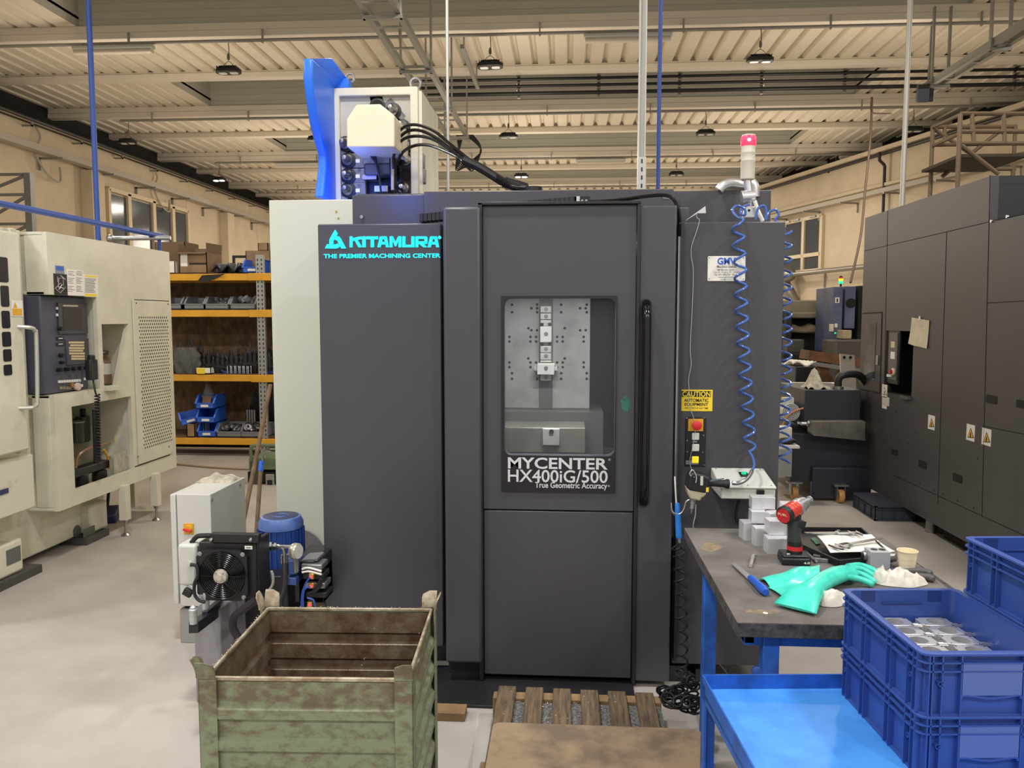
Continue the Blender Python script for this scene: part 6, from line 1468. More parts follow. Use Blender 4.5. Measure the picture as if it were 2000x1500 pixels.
MB().box(a.x, atY(1562, 874, 6.0).x, 6.0, 6.4, atY(1540, 876, 6.0).z, atY(1540, 871, 6.0).z).build('board', M_white, SHF)
a = atY(1537, 871, 6.1); a.z = atY(1540, 871, 6.0).z; t = MB().ball((a.x, 6.1, a.z + .024), .05, 14, (1.4, 1, .5)).build('computer_mouse', M_blkmat); tag(t, 'black mouse lying on the small white side shelf', 'mouse')
zs_ = a.z; a = atY(1532, 868, 6.25); t = MB().box(a.x - .08, a.x + .05, 6.22, 6.35, zs_, zs_ + .11).build('beige_box', M_cream, bevel=.01); tag(t, 'small beige box standing on the white side shelf', 'box')
# rag, coupling, roll on the conveyor
a = k7(1596, 762); zr = k7(1596, 762).z
o = MB().sheet(lambda u, v: (a.x - .06 + .2 * u, YK + .05 + .25 * v, zr + .005 + .22 * max(0, math.sin(u * PI)) ** 2 * math.sin(v * PI) * (1.2 - u) + .02 * math.sin(u * 12 + v * 6)), 14, 8, .004).build('rag', mat('dirty_cotton', (0, 0, 0))); tag(o, 'crumpled dirty rag lying on the dark conveyor', 'rag')
t = thing('hose_fitting', 'dark elbow fitting with a hose on top of the conveyor', 'fitting', k7(1637, 762)); q = k7(1637, 763, YK + .1)
MB().tube(smoothpath([q, q + Vector((0, 0, .1)), q + Vector((.05, 0, .14)), q + Vector((.2, .05, .13)), q + Vector((.32, .1, .0))], 5), .032, 10).build('elbow', M_lamp, t); MB().cyl(q - Vector((0, 0, 0)), q + Vector((0, 0, .04)), .045, n=14).build('flange', M_zinc, t)
# far background pieces
def bgbox(name, lab, cat, x0, y0, x1, y1, Y, dep, mm, floor=False, bev=.01):
    a = atY(x0, y1, Y); b = atY(x1, y0, Y); o = MB().box(a.x, b.x, Y, Y + dep, 0 if floor else a.z, b.z).build(name, mm, bevel=bev); return tag(o, lab, cat)
bgbox('white_roll_box', 'long white carton behind the dark conveyor', 'box', 1552, 749, 1662, 767, 8.4, .15, M_paper)
bgbox('bench', 'low dark bench carrying the white carton', 'bench', 1535, 766, 1668, 800, 8.3, .6, M_dark, True)
CB = bgbox('black_cabinet', 'black cabinet with papers on top, behind the conveyor', 'cabinet', 1552, 716, 1596, 770, 9.2, .8, M_blk2, True)
a = atY(1560, 713, 9.2)
o = MB().sheet(lambda u, v: (a.x - .05 + .26 * u, 9.25 + .4 * v, a.z + .02 + .025 * math.sin(u * 8 + v * 5)), 10, 6, .015).build('paper_pile', M_paper); tag(o, 'loose white papers on top of the black cabinet', 'paper')
p = [atY(x, y, 8.0) for x, y in ((1641, 691), (1669, 694), (1673, 764), (1644, 757))]; p[2] = p[1] + (p[2] - p[1]) * (p[1].z / (p[1].z - p[2].z)); p[3] = p[0] + (p[3] - p[0]) * (p[0].z / (p[0].z - p[3].z))
o = MB().prism([(q.x, q.z) for q in p], 'y', 8.0, 8.03).build('white_board', mat('offwhite_board', (190, 184, 170), .6)); tag(o, 'off-white board with two holes leaning behind the conveyor', 'board')
for px in (1649, 1661): q = atY(px, 698, 7.995); o2 = MB().cyl(q, q + Vector((0, .003, 0)), .015, n=8).build('board_hole', M_ink, o)
# timber trestle
t = thing('timber_trestle', 'wooden planks on crossed legs in the dark background at right', 'timber', atY(1620, 700, 10.5))
a = atY(1571, 692, 10.5); b = atY(1690, 710, 10.5)
MB().bar(a, b, .4, .12).build('plank', mat('trestle_wood', (122, 84, 50), .8, var=.3, vscale=4), t); MB().bar(a + Vector((0, -.25, -.1)), b + Vector((0, -.25, -.1)), .05, .05).build('rail', M_tray, t)
for x0, y0, x1, y1 in ((1596, 707, 1625, 750), (1618, 707, 1592, 750), (1645, 712, 1640, 760)): MB().bar(atY(x0, y0, 10.4), atY(x1, y1, 10.4), .08, .08).build('leg', mat('trestle_wood', (0, 0, 0)), t)
# gantry machine
M_gan = mat('gantry_grey', (128, 120, 104), .6)
t = thing('gantry_machine', 'big grey gantry machine in the dark background behind the right gap', 'machine', atY(1580, 640, 13.0))
def gb_(nm, x0, y0, x1, y1, Y, dep, mm):
    a = atY(x0, y1, Y); b = atY(x1, y0, Y); return MB().box(a.x, b.x, Y, Y + dep, a.z, b.z).build(nm, mm, t, bevel=.02)
gb_('beam', 1480, 586, 1626, 621, 13, 1, M_gan); gb_('lower_beam', 1480, 610, 1626, 622, 12.9, .1, M_gan); gb_('dark_underside', 1480, 621, 1626, 634, 13.1, .9, M_dark)
gb_('column', 1528, 608, 1548, 800, 12.6, .8, M_blk2); gb_('bed', 1480, 652, 1626, 900, 13.2, 1.0, mat('bed_dark', (58, 54, 48), .7))
gb_('back_panel', 1480, 600, 1700, 900, 14.3, .1, M_dark)
a = atY(1540, 652, 12.9); b = atY(1622, 632, 12.9)
MB().sheet(lambda u, v: (a.x + (b.x - a.x) * u, 12.8 + .5 * v, a.z + .02 + (b.z - a.z) * (.75 + .3 * math.sin(u * 14) * .5) * math.sin(v * PI * .9 + .2)), 20, 8, .02).build('tarp', mat('tarp_beige', (120, 110, 92), .8, var=.2), t)
gb_('screen_box', 1538, 663, 1572, 690, 12.2, .3, mat('dusty_dark', (70, 68, 64), .5)); gb_('table', 1528, 690, 1600, 790, 12, .5, M_dark)
# far blue machine with tower light
t = thing('blue_machine', 'tall blue grey machine cabinet with a tower light in the far background', 'machine', atY(1655, 620, 12))
M_bm = mat('blue_grey_cabinet', (92, 102, 136), .5, var=.2, vscale=3)
def bb_(nm, x0, y0, x1, y1, Y, dep, mm, bv=.01):
    a = atY(x0, y1, Y); b = atY(x1, y0, Y); return MB().box(a.x, b.x, Y, Y + dep, a.z, b.z).build(nm, mm, t, bevel=bv)
bb_('cabinet', 1624, 560, 1647, 690, 11.8, .8, M_bm); bb_('cabinet', 1648, 559, 1672, 642, 11.9, .8, M_bm); bb_('dark_side', 1672, 558, 1690, 700, 12.0, .8, M_dark); bb_('plinth', 1624, 660, 1690, 900, 12.1, .8, M_blk2)
bb_('nameplate', 1631, 581, 1640, 592, 11.79, .01, M_white); bb_('nameplate_mark', 1634, 583, 1637, 590, 11.785, .005, M_ink, 0); bb_('gauge_box', 1630, 632, 1636, 640, 11.79, .01, M_white); bb_('tap_housing', 1647, 645, 1664, 662, 11.5, .3, mat('tap_cream', (170, 156, 124), .6)); bb_('pale_handle', 1623, 633, 1629, 648, 11.7, .1, M_cream)
q = atY(1662, 592, 11.89); MB().lathe([(.07, 0), (.07, .005)], q, (0, -1, 0), 16).build('oval_hole', M_dark, t)
m = MB()
bb_('green_button', 1630, 649, 1633, 652, 11.78, .01, mat('green_led', (40, 220, 160), .4, emit=(40, 230, 170), estr=1)); bb_('white_button', 1634, 649, 1636, 652, 11.78, .01, M_white)
q = atY(1642, 560, 12.1); s_ = (q - atY(1642, 561, 12.1)).z
def ring(nm, y0, y1, r0, mm): z0 = atY(1642, y1, 12.1).z; z1 = atY(1642, y0, 12.1).z; MB().lathe([(r0 * .8, z0), (r0, (z0 + z1) / 2), (r0 * .8, z1)], (q.x, q.y, 0), n=14).build(nm, mm, t)
ring('tower_pole', 554, 561, .015, M_lamp); ring('green_lens', 549, 554, .034, mat('green_led', (0, 0, 0))); ring('yellow_lens', 544, 549, .036, mat('yellow_led', (255, 210, 40), .4, emit=(255, 210, 40), estr=.8)); ring('red_lens', 541, 544, .03, M_red); ring('tower_cap', 539, 541, .024, M_ink)
a = atY(1664, 662, 11.3); o = MB().box(a.x - .25, a.x + .35, 11.2, 11.8, .0, atY(1664, 664, 11.3).z).build('dark_machine_base', mat('dusty_dark', (0, 0, 0)), bevel=.02); tag(o, 'dark low machine block in front of the far blue cabinet', 'machine block')
# scaffolding tower behind the right machine
t = thing('scaffold_tower', 'rusty tube scaffolding tower standing behind the right machine', 'scaffold', atY(1900, 300, 9))
M_sc = mat('scaffold_tube', (112, 96, 78), .6, .3)
def sc_(Y, segs, r=.022):
    for nm, x0, y0, x1, y1 in segs:
        MB().tube([atY(x0, y0, Y), atY(x1, y1, Y)], r, 8).build(nm, M_sc, t)
q = atY(1822, 246, 9.2)
for px, Y, y0 in ((1822, 9.2, 246), (1983, 9.2, 244), (1876, 8.4, 222), (2040, 8.4, 222)):
    p = atY(px, y0, Y); MB().cyl((p.x, Y, 0), (p.x, Y, p.z), .024, n=8).build('upright', M_sc, t)
sc_(9.2, (('ledger', 1822, 248, 1983, 247), ('ledger', 1822, 283, 1983, 280), ('ledger', 1822, 330, 1983, 330), ('brace', 1822, 250, 1940, 330), ('brace', 1960, 250, 1840, 345), ('ledger', 1845, 248, 1845, 272)))
sc_(8.4, (('ledger', 1876, 222, 2040, 222), ('ledger', 1876, 257, 2040, 257), ('brace', 1876, 282, 1950, 340), ('post', 1898, 222, 1902, 280), ('post', 1960, 222, 1962, 280), ('ledger', 1876, 280, 2040, 280)))
MB().tube([atY(1822, 248, 9.2), atY(1876, 224, 8.4)], .02, 8).build('ledger', M_sc, t); MB().tube([atY(1822, 285, 9.2), atY(1876, 260, 8.4)], .02, 8).build('ledger', M_sc, t)
a = atY(1822, 330, 9.2); b = atY(2010, 330, 8.4); MB().box(a.x - .1, b.x, 8.4, 9.25, a.z - .03, a.z).build('platform', mat('platform_dark', (62, 54, 46), .8), t)
# ------------------------------------------------------------------ on the work table and hanging by the cabinet
# helix helper
def helix(path, rad, pitch_px_n, seg=12, phase=0):
    P = [Vector(p) for p in path]; L = [0]
    for a, b in zip(P, P[1:]): L.append(L[-1] + (b - a).length)
    n = pitch_px_n * seg; out = []
    for i in range(n + 1):
        s = L[-1] * i / n; k = 0
        while k < len(P) - 2 and L[k + 1] < s: k += 1
        f = (s - L[k]) / (L[k + 1] - L[k]); c = P[k].lerp(P[k + 1], f); d = (P[k + 1] - P[k]).normalized()
        x = Vector((1, 0, 0)); x = (x - d * x.dot(d)).normalized(); y = d.cross(x); an = 2 * PI * i / seg + phase
        out.append(c + x * rad * math.cos(an) + y * rad * math.sin(an))
    return out
M_bh = mat('blue_hose_gloss', (70, 105, 175), .15)
YN = 3.385
t = thing('coiled_air_hose', 'blue coiled air hose hanging down in front of the black cabinet', 'hose', atY(1440, 440, YN))
path = [atY(x, y, YN) for x, y in ((1441, 440), (1446, 530), (1448, 600), (1452, 680), (1457, 760), (1462, 830), (1464, 880))]
h = helix(path, .024, 14, 14, PI * .6)
h += smoothpath([h[-1], atY(1470, 893, 3.3), atY(1473, 908, 3.22), atY(1469, 919, 3.17)], 4)[1:]
MB().tube(h, .0055, 8).build('coil', M_bh, t)
m = MB(); sp = smoothpath([atY(x, y, 3.16) for x, y in ((1469, 919), (1462, 932), (1452, 940), (1440, 944), (1430, 943))], 8)
m.tube(sp, .0065, 8)
for k in range(len(sp) - 1): m.cyl(sp[k], sp[k].lerp(sp[k + 1], .4), .009, n=10)
m.build('spring_guard', M_steel, t)
top = [atY(x, y, Y) for x, y, Y in ((1441, 440, YN), (1452, 433, 3.42), (1440, 424, 3.5), (1430, 410, 3.55), (1440, 402, 3.6), (1454, 408, 3.6), (1455, 420, 3.6), (1446, 417, 3.62), (1450, 405, 3.65), (1463, 400, 3.7))]
for p in top:
    if p.y > 3.41: p.z = max(p.z, Z_(433, 3.42, 1450) + .008)
MB().tube(smoothpath(top, 6), .0055, 8).build('loose_loop', M_bh, t)
t = thing('coiled_air_hose', 'blue coiled air hose hanging down the right edge of the black cabinet', 'hose', atY(1533, 470, 3.6))
path = [atY(x, y, 3.62) for x, y in ((1533, 452), (1533, 560), (1533, 700), (1530, 820), (1530, 905))]
MB().tube(helix(path, .028, 17, 14), .0055, 8).build('coil', M_bh, t)
tp = [atY(x, y, 3.62) for x, y in ((1476, 428), (1480, 408), (1492, 402), (1497, 415), (1495, 430), (1502, 415), (1515, 410), (1521, 420), (1514, 430), (1528, 440), (1533, 452))]
for p in tp[:-2]: p.z = max(p.z, Z_(433, 3.42, 1450) + .008)
MB().tube(smoothpath(tp, 5), .0055, 8).build('loose_loop', M_bh, t)
# hanging wire
tag(MB().tube(smoothpath([atY(x, y, 3.405) for x, y in ((1361, 418), (1361, 425), (1366, 430), (1361, 450), (1351, 480), (1350, 500), (1354, 530), (1352, 600), (1348, 680), (1350, 710), (1345, 740), (1346, 765), (1345, 790), (1352, 808), (1357, 828), (1357, 850), (1351, 880), (1347, 900), (1349, 912))], 5) + smoothpath([atY(1349, 912, 3.405), atY(1352, 920, 3.3), atY(1356, 932, 3.1)], 4), .0016, 6).build('hanging_wire', M_alu), 'thin silver wire hanging from the cabinet bracket past the caution sign', 'wire')
# handheld screwdriver machine hanging over the table
t = thing('air_grinder', 'black and beige hand-held air tool hanging by a wire before the cabinet', 'air tool', atY(1370, 950, 3.14))
a = atY(1362, 946, 3.14); m = MB(); poly = [(p.x, p.z) for p in [atY(x, y, 3.14) for x, y in ((1345, 925), (1352, 920), (1376, 926), (1386, 932), (1381, 955), (1375, 962), (1342, 956), (1340, 948))]]
m.prism(poly, 'y', 3.11, 3.19); m.build('motor_body', M_blkmat, t, bevel=.012, seg=3)
m = MB(); poly = [(p.x, p.z) for p in [atY(x, y, 3.14) for x, y in ((1340, 950), (1378, 958), (1376, 966), (1368, 970), (1366, 976), (1346, 972), (1343, 965))]]; m.prism(poly, 'y', 3.112, 3.188); m.build('gear_case', mat('case_beige', (172, 164, 140), .45), t, bevel=.006)
a = atY(1354, 975, 3.15); b = atY(1350, 1003, 3.15); d = (b - a).normalized(); L = (b - a).length
m = MB(); m.lathe([(.011, 0), (.011, L * .3), (.009, L * .32), (.009, L * .65), (.004, L * .7), (.002, L)], a, d, 12); m.build('spindle', M_zinc, t)
a = atY(1382, 943, 3.15); b = atY(1420, 945, 3.15); m = MB(); m.lathe([(.016, 0), (.013, .01), (.015, .06), (.017, .07), (.02, .078), (.018, .084)], a, b - a, 14); m.build('handle', M_rub, t)
m = MB(); m.bar(atY(1384, 939, 3.125), atY(1414, 935, 3.125), .006, .004); m.build('trigger_lever', M_steel, t)
m = MB(); pbox(m, 1368, 930, 1373, 948, 3.108, .001); m.build('type_plate', M_grey, t); m = MB(); pbox(m, 1379, 952, 1384, 961, 3.108, .001); m.build('yellow_sticker', M_ylab, t)
m = MB(); m.tube([atY(1365 + 0, 940, 3.10), atY(1364, 946, 3.10)], .001, 4); m.build('plate_mark', M_ink, t)
m = MB(); m.tube(smoothpath([atY(x, y, 3.17) for x, y in ((1349, 975), (1340, 980), (1336, 993), (1329, 1003), (1318, 1003), (1312, 995), (1311, 982))], 5), .0022, 6); m.tube(smoothpath([atY(x, y, 3.17) for x, y in ((1359, 985), (1358, 1005), (1354, 1025), (1355, 1036))], 5), .0022, 6); m.build('wire_hook', M_alu, t)
MB().tube(smoothpath([atY(x, y, 3.102) for x, y in ((1359, 943), (1360, 930), (1353, 918), (1347, 925), (1350, 930))], 5), .0022, 6).build('hanging_loop', M_alu, t)
# blue air gun and its black coil
t = thing('air_gun', 'blue air blow gun hanging nozzle up at the edge of the machine door', 'air gun', atY(1323, 1000, 3.2))
m = MB(); a = atY(1323, 984, 3.22); b = atY(1326, 1051, 3.22); d = (b - a); L = d.length
m.lathe([(.007, -.004), (.010, .0), (.012, L * .25), (.0125, L * .5)] + [(.012 + .001 * (k % 2), L * (.52 + .04 * k)) for k in range(10)] + [(.013, L * .95), (.011, L)], a, d, 14); m.build('grip', mat('gun_blue', (40, 125, 215), .4), t)
MB().tube([atY(1318, 931, 3.22), atY(1319, 950, 3.22), atY(1321, 985, 3.22)], .0035, 8).build('nozzle', M_white, t)
MB().tube(smoothpath([atY(x, y, 3.205) for x, y in ((1312, 985), (1312, 998), (1317, 1006))], 4), .0018, 6).build('trigger', M_steel, t)
a = atY(1326, 1051, 3.22); b = atY(1327, 1060, 3.22); MB().cyl(a, b, .006, n=10).build('fitting', M_steel, t)
t = thing('coiled_air_hose', 'black coiled air hose hanging from the blue air gun to the floor', 'hose', atY(1327, 1200, 3.2))
pts = smoothpath([atY(x, y, 3.22) for x, y in ((1327, 1060), (1320, 1066), (1313, 1072), (1320, 1074), (1330, 1070))], 4)
path = [atY(x, y, 3.18) for x, y in ((1326, 1075), (1330, 1180), (1331, 1260), (1333, 1340))]
pts += helix(path, .0235, 11, 14)
random.seed(12); q = atZ(1325, 1385, .16)
for k in range(460):
    an = k * 2 * PI / 11; rr = .023; f = k / 460
    cx_ = q.x + .01 + .055 * math.sin(f * 23); cy_ = 2.9 + .07 * math.cos(f * 17); tl = f * 19; pts.append(Vector((cx_ + rr * math.cos(an), cy_ + rr * math.sin(an) * math.cos(tl), .172 + rr * math.sin(an) * math.sin(tl) * .9 + .075 * (1 - f) * abs(math.cos(f * 11)))))
MB().tube(pts, .0042, 7).build('coil', mat('black_hose_gloss', (24, 24, 26), .45, spec=.3), t)
for k in range(70):
    an = k * 2 * PI / 10; pts2 = None
m = MB(); m.tube([Vector((q.x + .1 + .0012 * k, 2.93 + .02 * math.sin(k * 2 * PI / 10), .175 + .026 * math.cos(k * 2 * PI / 10) - .0006 * k)) for k in range(70)], .0042, 7); m.build('coil_end', mat('black_hose_gloss', (0, 0, 0)), t)
# white control box on the cabinet
t = thing('control_box', 'pale grey control box with a green light fixed to the black cabinet front', 'control box', atY(1460, 950, 3.3))
za = Z_(975, 3.2, 1450); zb_ = Z_(950, 3.2, 1450)
a = atY(1408, 975, 3.2); b = atY(1515, 950, 3.2)
MB().box(a.x, b.x, 3.2, 3.415, za, zb_ - .01).build('box_body', M_grey, t, bevel=.004)
m = MB(); m.prism([(3.195, zb_ - .01), (3.415, zb_ - .01), (3.415, zb_ + .035), (3.195, zb_ + .0)], 'x', a.x - .003, b.x + .003); LD_ = m.build('lid', M_grey, t, bevel=.004)
def lidz(y): return zb_ + .035 * (y - 3.195) / .22
m = MB()
for x, y in ((a.x + .015, 3.21), (b.x - .015, 3.21), (a.x + .015, 3.4), (b.x - .015, 3.4), ((a.x + b.x) / 2, 3.21)): m.cyl((x, y, lidz(y)), (x, y, lidz(y) + .001), .003, n=8)
m.build('lid_screws', M_ink, LD_)
q = Vector(((a.x + b.x) / 2 + .01, 3.33, lidz(3.33))); MB().obox(q, (.035, .05, .01), (.16, 0, 0)).build('lamp_base', M_blkmat, LD_, bevel=.002)
MB().cyl(q, q + Vector((0, 0, .012)), .011, n=14).build('green_lamp', mat('green_lamp', (20, 190, 140), .3, emit=(20, 200, 150), estr=.5), LD_)
MB().box(b.x - .075, b.x - .045, 3.192, 3.2, za + .01, zb_ - .012).build('latch', M_blkmat, t, bevel=.002)
MB().box(a.x + .03, b.x - .04, 3.3, 3.415, za - .012, za).build('bracket', M_blk2, t)
MB().tube(smoothpath([atY(x, y, 3.38) for x, y in ((1444, 978), (1438, 1000), (1440, 1018), (1450, 1028))], 4), .007, 8).build('cable', M_rub, t)
# aluminium blocks
M_blank = mat('milled_aluminium', (226, 227, 230), .38, .55, var=.05, vscale=30)
def tz(px, py): return atZ(px, py, TZ)
q = tz(1487, 1082)
blocks = [  # x, y, z0, w, d, h, rz, label
    (0.0, 0.0, 0, .078, .06, .055, .0, 'front one of the bottom row beside the drill'),
    (-.035, .09, 0, .05, .05, .066, .05, 'bottom row, second from the front at left'),
    (-.062, .17, 0, .05, .06, .066, .08, 'bottom row at the back left'),
    (.035, .1, 0, .07, .06, .062, -.05, 'bottom row behind the drill'),
    (.03, .175, 0, .07, .06, .066, .0, 'bottom row at the back right'),
    (.012, .045, .056, .075, .06, .05, .06, 'second layer above the front block'),
    (-.03, .16, .067, .055, .06, .044, -.04, 'second layer at the left'),
    (.02, .135, .067, .05, .05, .044, .3, 'second layer in the middle, turned'),
    (-.008, .19, .112, .085, .05, .045, .0, 'largest one lying topmost at the back'),
    (.06, .09, .108, .052, .055, .048, -.1, 'one perched above the drill side')]
qx, qy = tz(1524, 1083).x - .005, tz(1524, 1083).y + .03
proto_b = None
for x, y, z0, w_, d_, h_, rz, nm in blocks:
    o = MB().box(-w_ / 2, w_ / 2, -d_ / 2, d_ / 2, 0, h_).build('aluminium_block', M_blank, bevel=.0006); o.location = (qx + x, qy + y, TZ + z0); o.rotation_euler = (0, 0, rz)
    tag(o, 'aluminium block in the table pile, ' + nm, 'metal block', 'aluminium blocks piled on the table')
# cordless drill
q = tz(1545, 1105)
DRL = thing('cordless_drill', 'red and black cordless driver standing upright on its battery on the table', 'drill', (q.x, q.y + .03, TZ), R_(0))
DX, DY = q.x, q.y + .04
def dp(px, py, dy=0): return atY(px, py, DY + dy)
zb0 = TZ; z1 = dp(1545, 1092).z
m = MB(); a = dp(1524, 1100, -.02); b = dp(1582, 1092); m.prism([(a.x, DY - .04), (b.x - .012, DY - .045), (b.x, DY - .01), (b.x - .006, DY + .045), (a.x + .006, DY + .045)], 'z', TZ, TZ + .025); BT = m.build('battery', M_blkmat, DRL, bevel=.005)
m = MB(); m.box(a.x + .006, b.x - .012, DY - .035, DY + .04, TZ + .024, TZ + .034); m.build('battery_foot', M_lamp, DRL, bevel=.006)
MB().text('4.0', (b.x - .034, DY - .0455, TZ + .008), .02, .008, depth=.001, bold=.03).build('battery_rating', M_white, BT, smooth=False)
def ring_at(c, rx, ry, n=16): return [c + Vector((rx * math.cos(2 * PI * k / n), ry * math.sin(2 * PI * k / n), 0)) for k in range(n)]
cols = [(1552, 1085, .025, .028), (1552, 1060, .024, .026), (1551, 1040, .021, .024), (1550, 1025, .02, .024), (1550, 1012, .024, .028), (1549, 1004, .026, .03)]
m = MB(); m.ringed([ring_at(dp(x, y), rx, ry) for x, y, rx, ry in cols]); m.build('handle', M_blkmat, DRL)
m = MB(); m.ringed([ring_at(dp(x, y), rx, ry) for x, y, rx, ry in ((1552, 1073, .0255, .028), (1552, 1065, .0252, .0275))]); m.build('red_band', M_red, DRL)
m = MB(); c_ = dp(1540, 1084, -.026); m.box(c_.x - .006, c_.x + .004, DY - .029, DY - .026, c_.z, c_.z + .006); m.build('handle_marks', M_grey, DRL)
random.seed(4); m = MB(); m.ringed([ring_at(dp(1551, y), .0235 + random.uniform(0, .002), .027 + random.uniform(0, .002)) for y in range(1056, 1012, -3)]); m.build('plastic_wrap', glassmat('wrap_film', (240, 240, 240), .07, .1, (200, 200, 200)), DRL)
# body axis pointing to upper right and away
A0 = dp(1530, 1008, -.035); ax = (dp(1578, 978, .07) - A0).normalized()
m = MB(); m.lathe([(.026, 0), (.03, .004), (.031, .012), (.03, .02)], A0, ax, 20); m.build('end_cap', M_blkmat, DRL)
m = MB(); m.lathe([(.024, -.002), (.0245, .002)], A0, ax, 20); EC = m.build('red_badge', M_red, DRL)
xr = ax.cross(Vector((0, 0, 1))).normalized(); up_ = xr.cross(ax) * -1; up_ = ax.cross(xr) * -1
up_ = Vector((0, 0, 1)) - ax * ax.z; up_.normalize(); xr = up_.cross(ax) * 1; xr = -xr if xr.x < 0 else xr
MB().text('FUEL', A0 - ax * .0032 - xr * .017 + up_ * .002, .034, .009, xd=xr, up=up_, depth=.0008, bold=.03).build('badge_text', mat('pale_gold', (230, 190, 140), .4), EC, smooth=False)
m = MB(); m.lathe([(.027, .018), (.029, .024), (.029, .07), (.026, .078)], A0, ax, 16); m.build('motor_housing', mat('drill_red', (215, 35, 50), .4), DRL, bevel=.003)
m = MB()
for s in (.03, .045, .06): m.lathe([(.0295, s), (.0295, s + .004)], A0, ax, 16, caps=False)
m.build('vent_lines', M_brass, DRL)
m = MB(); m.lathe([(.024, .076), (.029, .08), (.029, .1), (.024, .112), (.022, .13), (.012, .136), (.0085, .137), (.0085, .16), (.013, .162), (.013, .168), (.004, .17)], A0, ax, 18); m.build('gear_case', mat('drill_metal', (170, 172, 175), .35, .7), DRL)
c_ = dp(1562, 1022, -.01); MB().obox(c_, (.03, .03, .024), (0, .3, .3)).build('trigger', M_lamp, DRL, bevel=.003)
# small things
def flat(nm, lab, cat, pts, h, mm, z=TZ, bev=.001, grp=None):
    P = [atZ(x, y, z) for x, y in pts]; o = MB().prism([(p.x, p.y) for p in P], 'z', z, z + h).build(nm, mm, bevel=bev, seg=1); return tag(o, lab, cat, grp)
t = thing('pocket_tool', 'short silver tool with a rounded end lying left of the drill', 'tool', tz(1468, 1100))
MB().tube([tz(1466, 1109) + Vector((0, 0, .007)), tz(1470, 1094) + Vector((0, 0, .007)), tz(1471, 1090) + Vector((0, 0, .008))], .006, 10).build('barrel', M_alub, t); MB().ball(tz(1475, 1087) + Vector((0, 0, .006)), .005, 8).build('tip', M_zinc, t)
t = thing('putty_knife', 'flat scraper with a blue plastic handle lying beside the green glove', 'scraper', tz(1460, 1135))
P = [tz(x, y) for x, y in ((1428, 1105), (1436, 1104), (1472, 1134), (1463, 1138))]; MB().prism([(p.x, p.y) for p in P], 'z', TZ + .006, TZ + .009).build('blade', M_alu, t)
m = MB(); m.tube([p + Vector((0, 0, .013)) for p in (tz(1465, 1136), tz(1472, 1142), tz(1480, 1150), tz(1490, 1160), tz(1496, 1166))], .01, 12, radii=[.009, .012, .0115, .0145, .010]); m.build('handle', mat('handle_blue', (40, 90, 190), .35), t)
tag(MB().lathe([(.007, 0), (.007, .0015), (.003, .0015)], tz(1495, 1198), n=14).build('washer', M_white), 'small white disc on the sawdust stain near the table edge', 'disc')
t = thing('hex_keys', 'steel parallel bars and a small steel nut lying right of the drill', 'tool', tz(1600, 1095))
m = MB()
for k in range(2): a = tz(1588 + k * 2, 1090 + k * 7); b = tz(1617, 1093 + k * 6); m.bar(a + Vector((0, 0, .007)), b + Vector((0, 0, .007)), .012, .012)
a = tz(1572, 1078) + Vector((0, 0, .004)); b = tz(1595, 1101) + Vector((0, 0, .004)); m.bar(a, b, .008, .008); m.build('bars', M_lamp if False else M_zinc, t, bevel=.001)
# black tray with drawing and calipers
t = thing('document_tray', 'black open plastic tray at the back of the table under a drawing', 'tray', tz(1640, 1075))
P = [tz(x, y) for x, y in ((1562, 1044), (1590, 1098 - 12), (1640, 1100), (1745, 1090), (1712, 1046), (1600, 1038))]
P = [Vector((.86, 3.05, TZ)), Vector((.80, 2.93, TZ)), tz(1638, 1108), tz(1742, 1098), Vector((1.13, 3.06, TZ))]
m = MB(); m.prism([(p.x, p.y) for p in P], 'z', TZ, TZ + .004); m.build('tray_bottom', M_blkmat, t)
m = MB()
for a, b in zip(P, P[1:] + P[:1]): m.bar(a + Vector((0, 0, .012)), b + Vector((0, 0, .012)), .006, .024)
m.build('tray_walls', M_blkmat, t)
flat('green_card', 'small green patterned card inside the black tray', 'card', ((1583, 1052), (1592, 1050), (1603, 1062), (1594, 1064)), .002, mat('green_card', (30, 140, 95), .5, rgb2=(20, 80, 60), vscale=80), z=TZ + .006)
PP_ = [atZ(x, y, TZ + .03) for x, y in ((1595, 1045), (1702, 1043), (1748, 1074), (1622, 1077))]
def pf(u, v):
    p = PP_[0].lerp(PP_[1], u).lerp(PP_[3].lerp(PP_[2], u), v); p.z = TZ + .029 + .002 * math.sin(u * 6) + .004 * math.sin(v * 4 + u * 3) - .006 * (u > .85) * v; return p
t = thing('drawing_sheet', 'white drawing sheet lying on the black tray under two calipers', 'paper', PP_[0])
MB().sheet(pf, 12, 8, .001).build('sheet', M_paper, t)
m = MB()
def pl_(u0, v0, u1, v1): m.bar(pf(u0, v0) + Vector((0, 0, .0008)), pf(u1, v1) + Vector((0, 0, .0008)), .0012, .0004)
for l in ((.05, .08, .4, .08), (.05, .08, .05, .5), (.4, .08, .4, .4), (.1, .3, .35, .3), (.6, .7, .9, .7), (.6, .85, .9, .85), (.9, .6, .9, .9), (.2, .5, .5, .5)): pl_(*l)
m.build('pencil_lines', mat('tan_line', (200, 180, 140), .7), t)
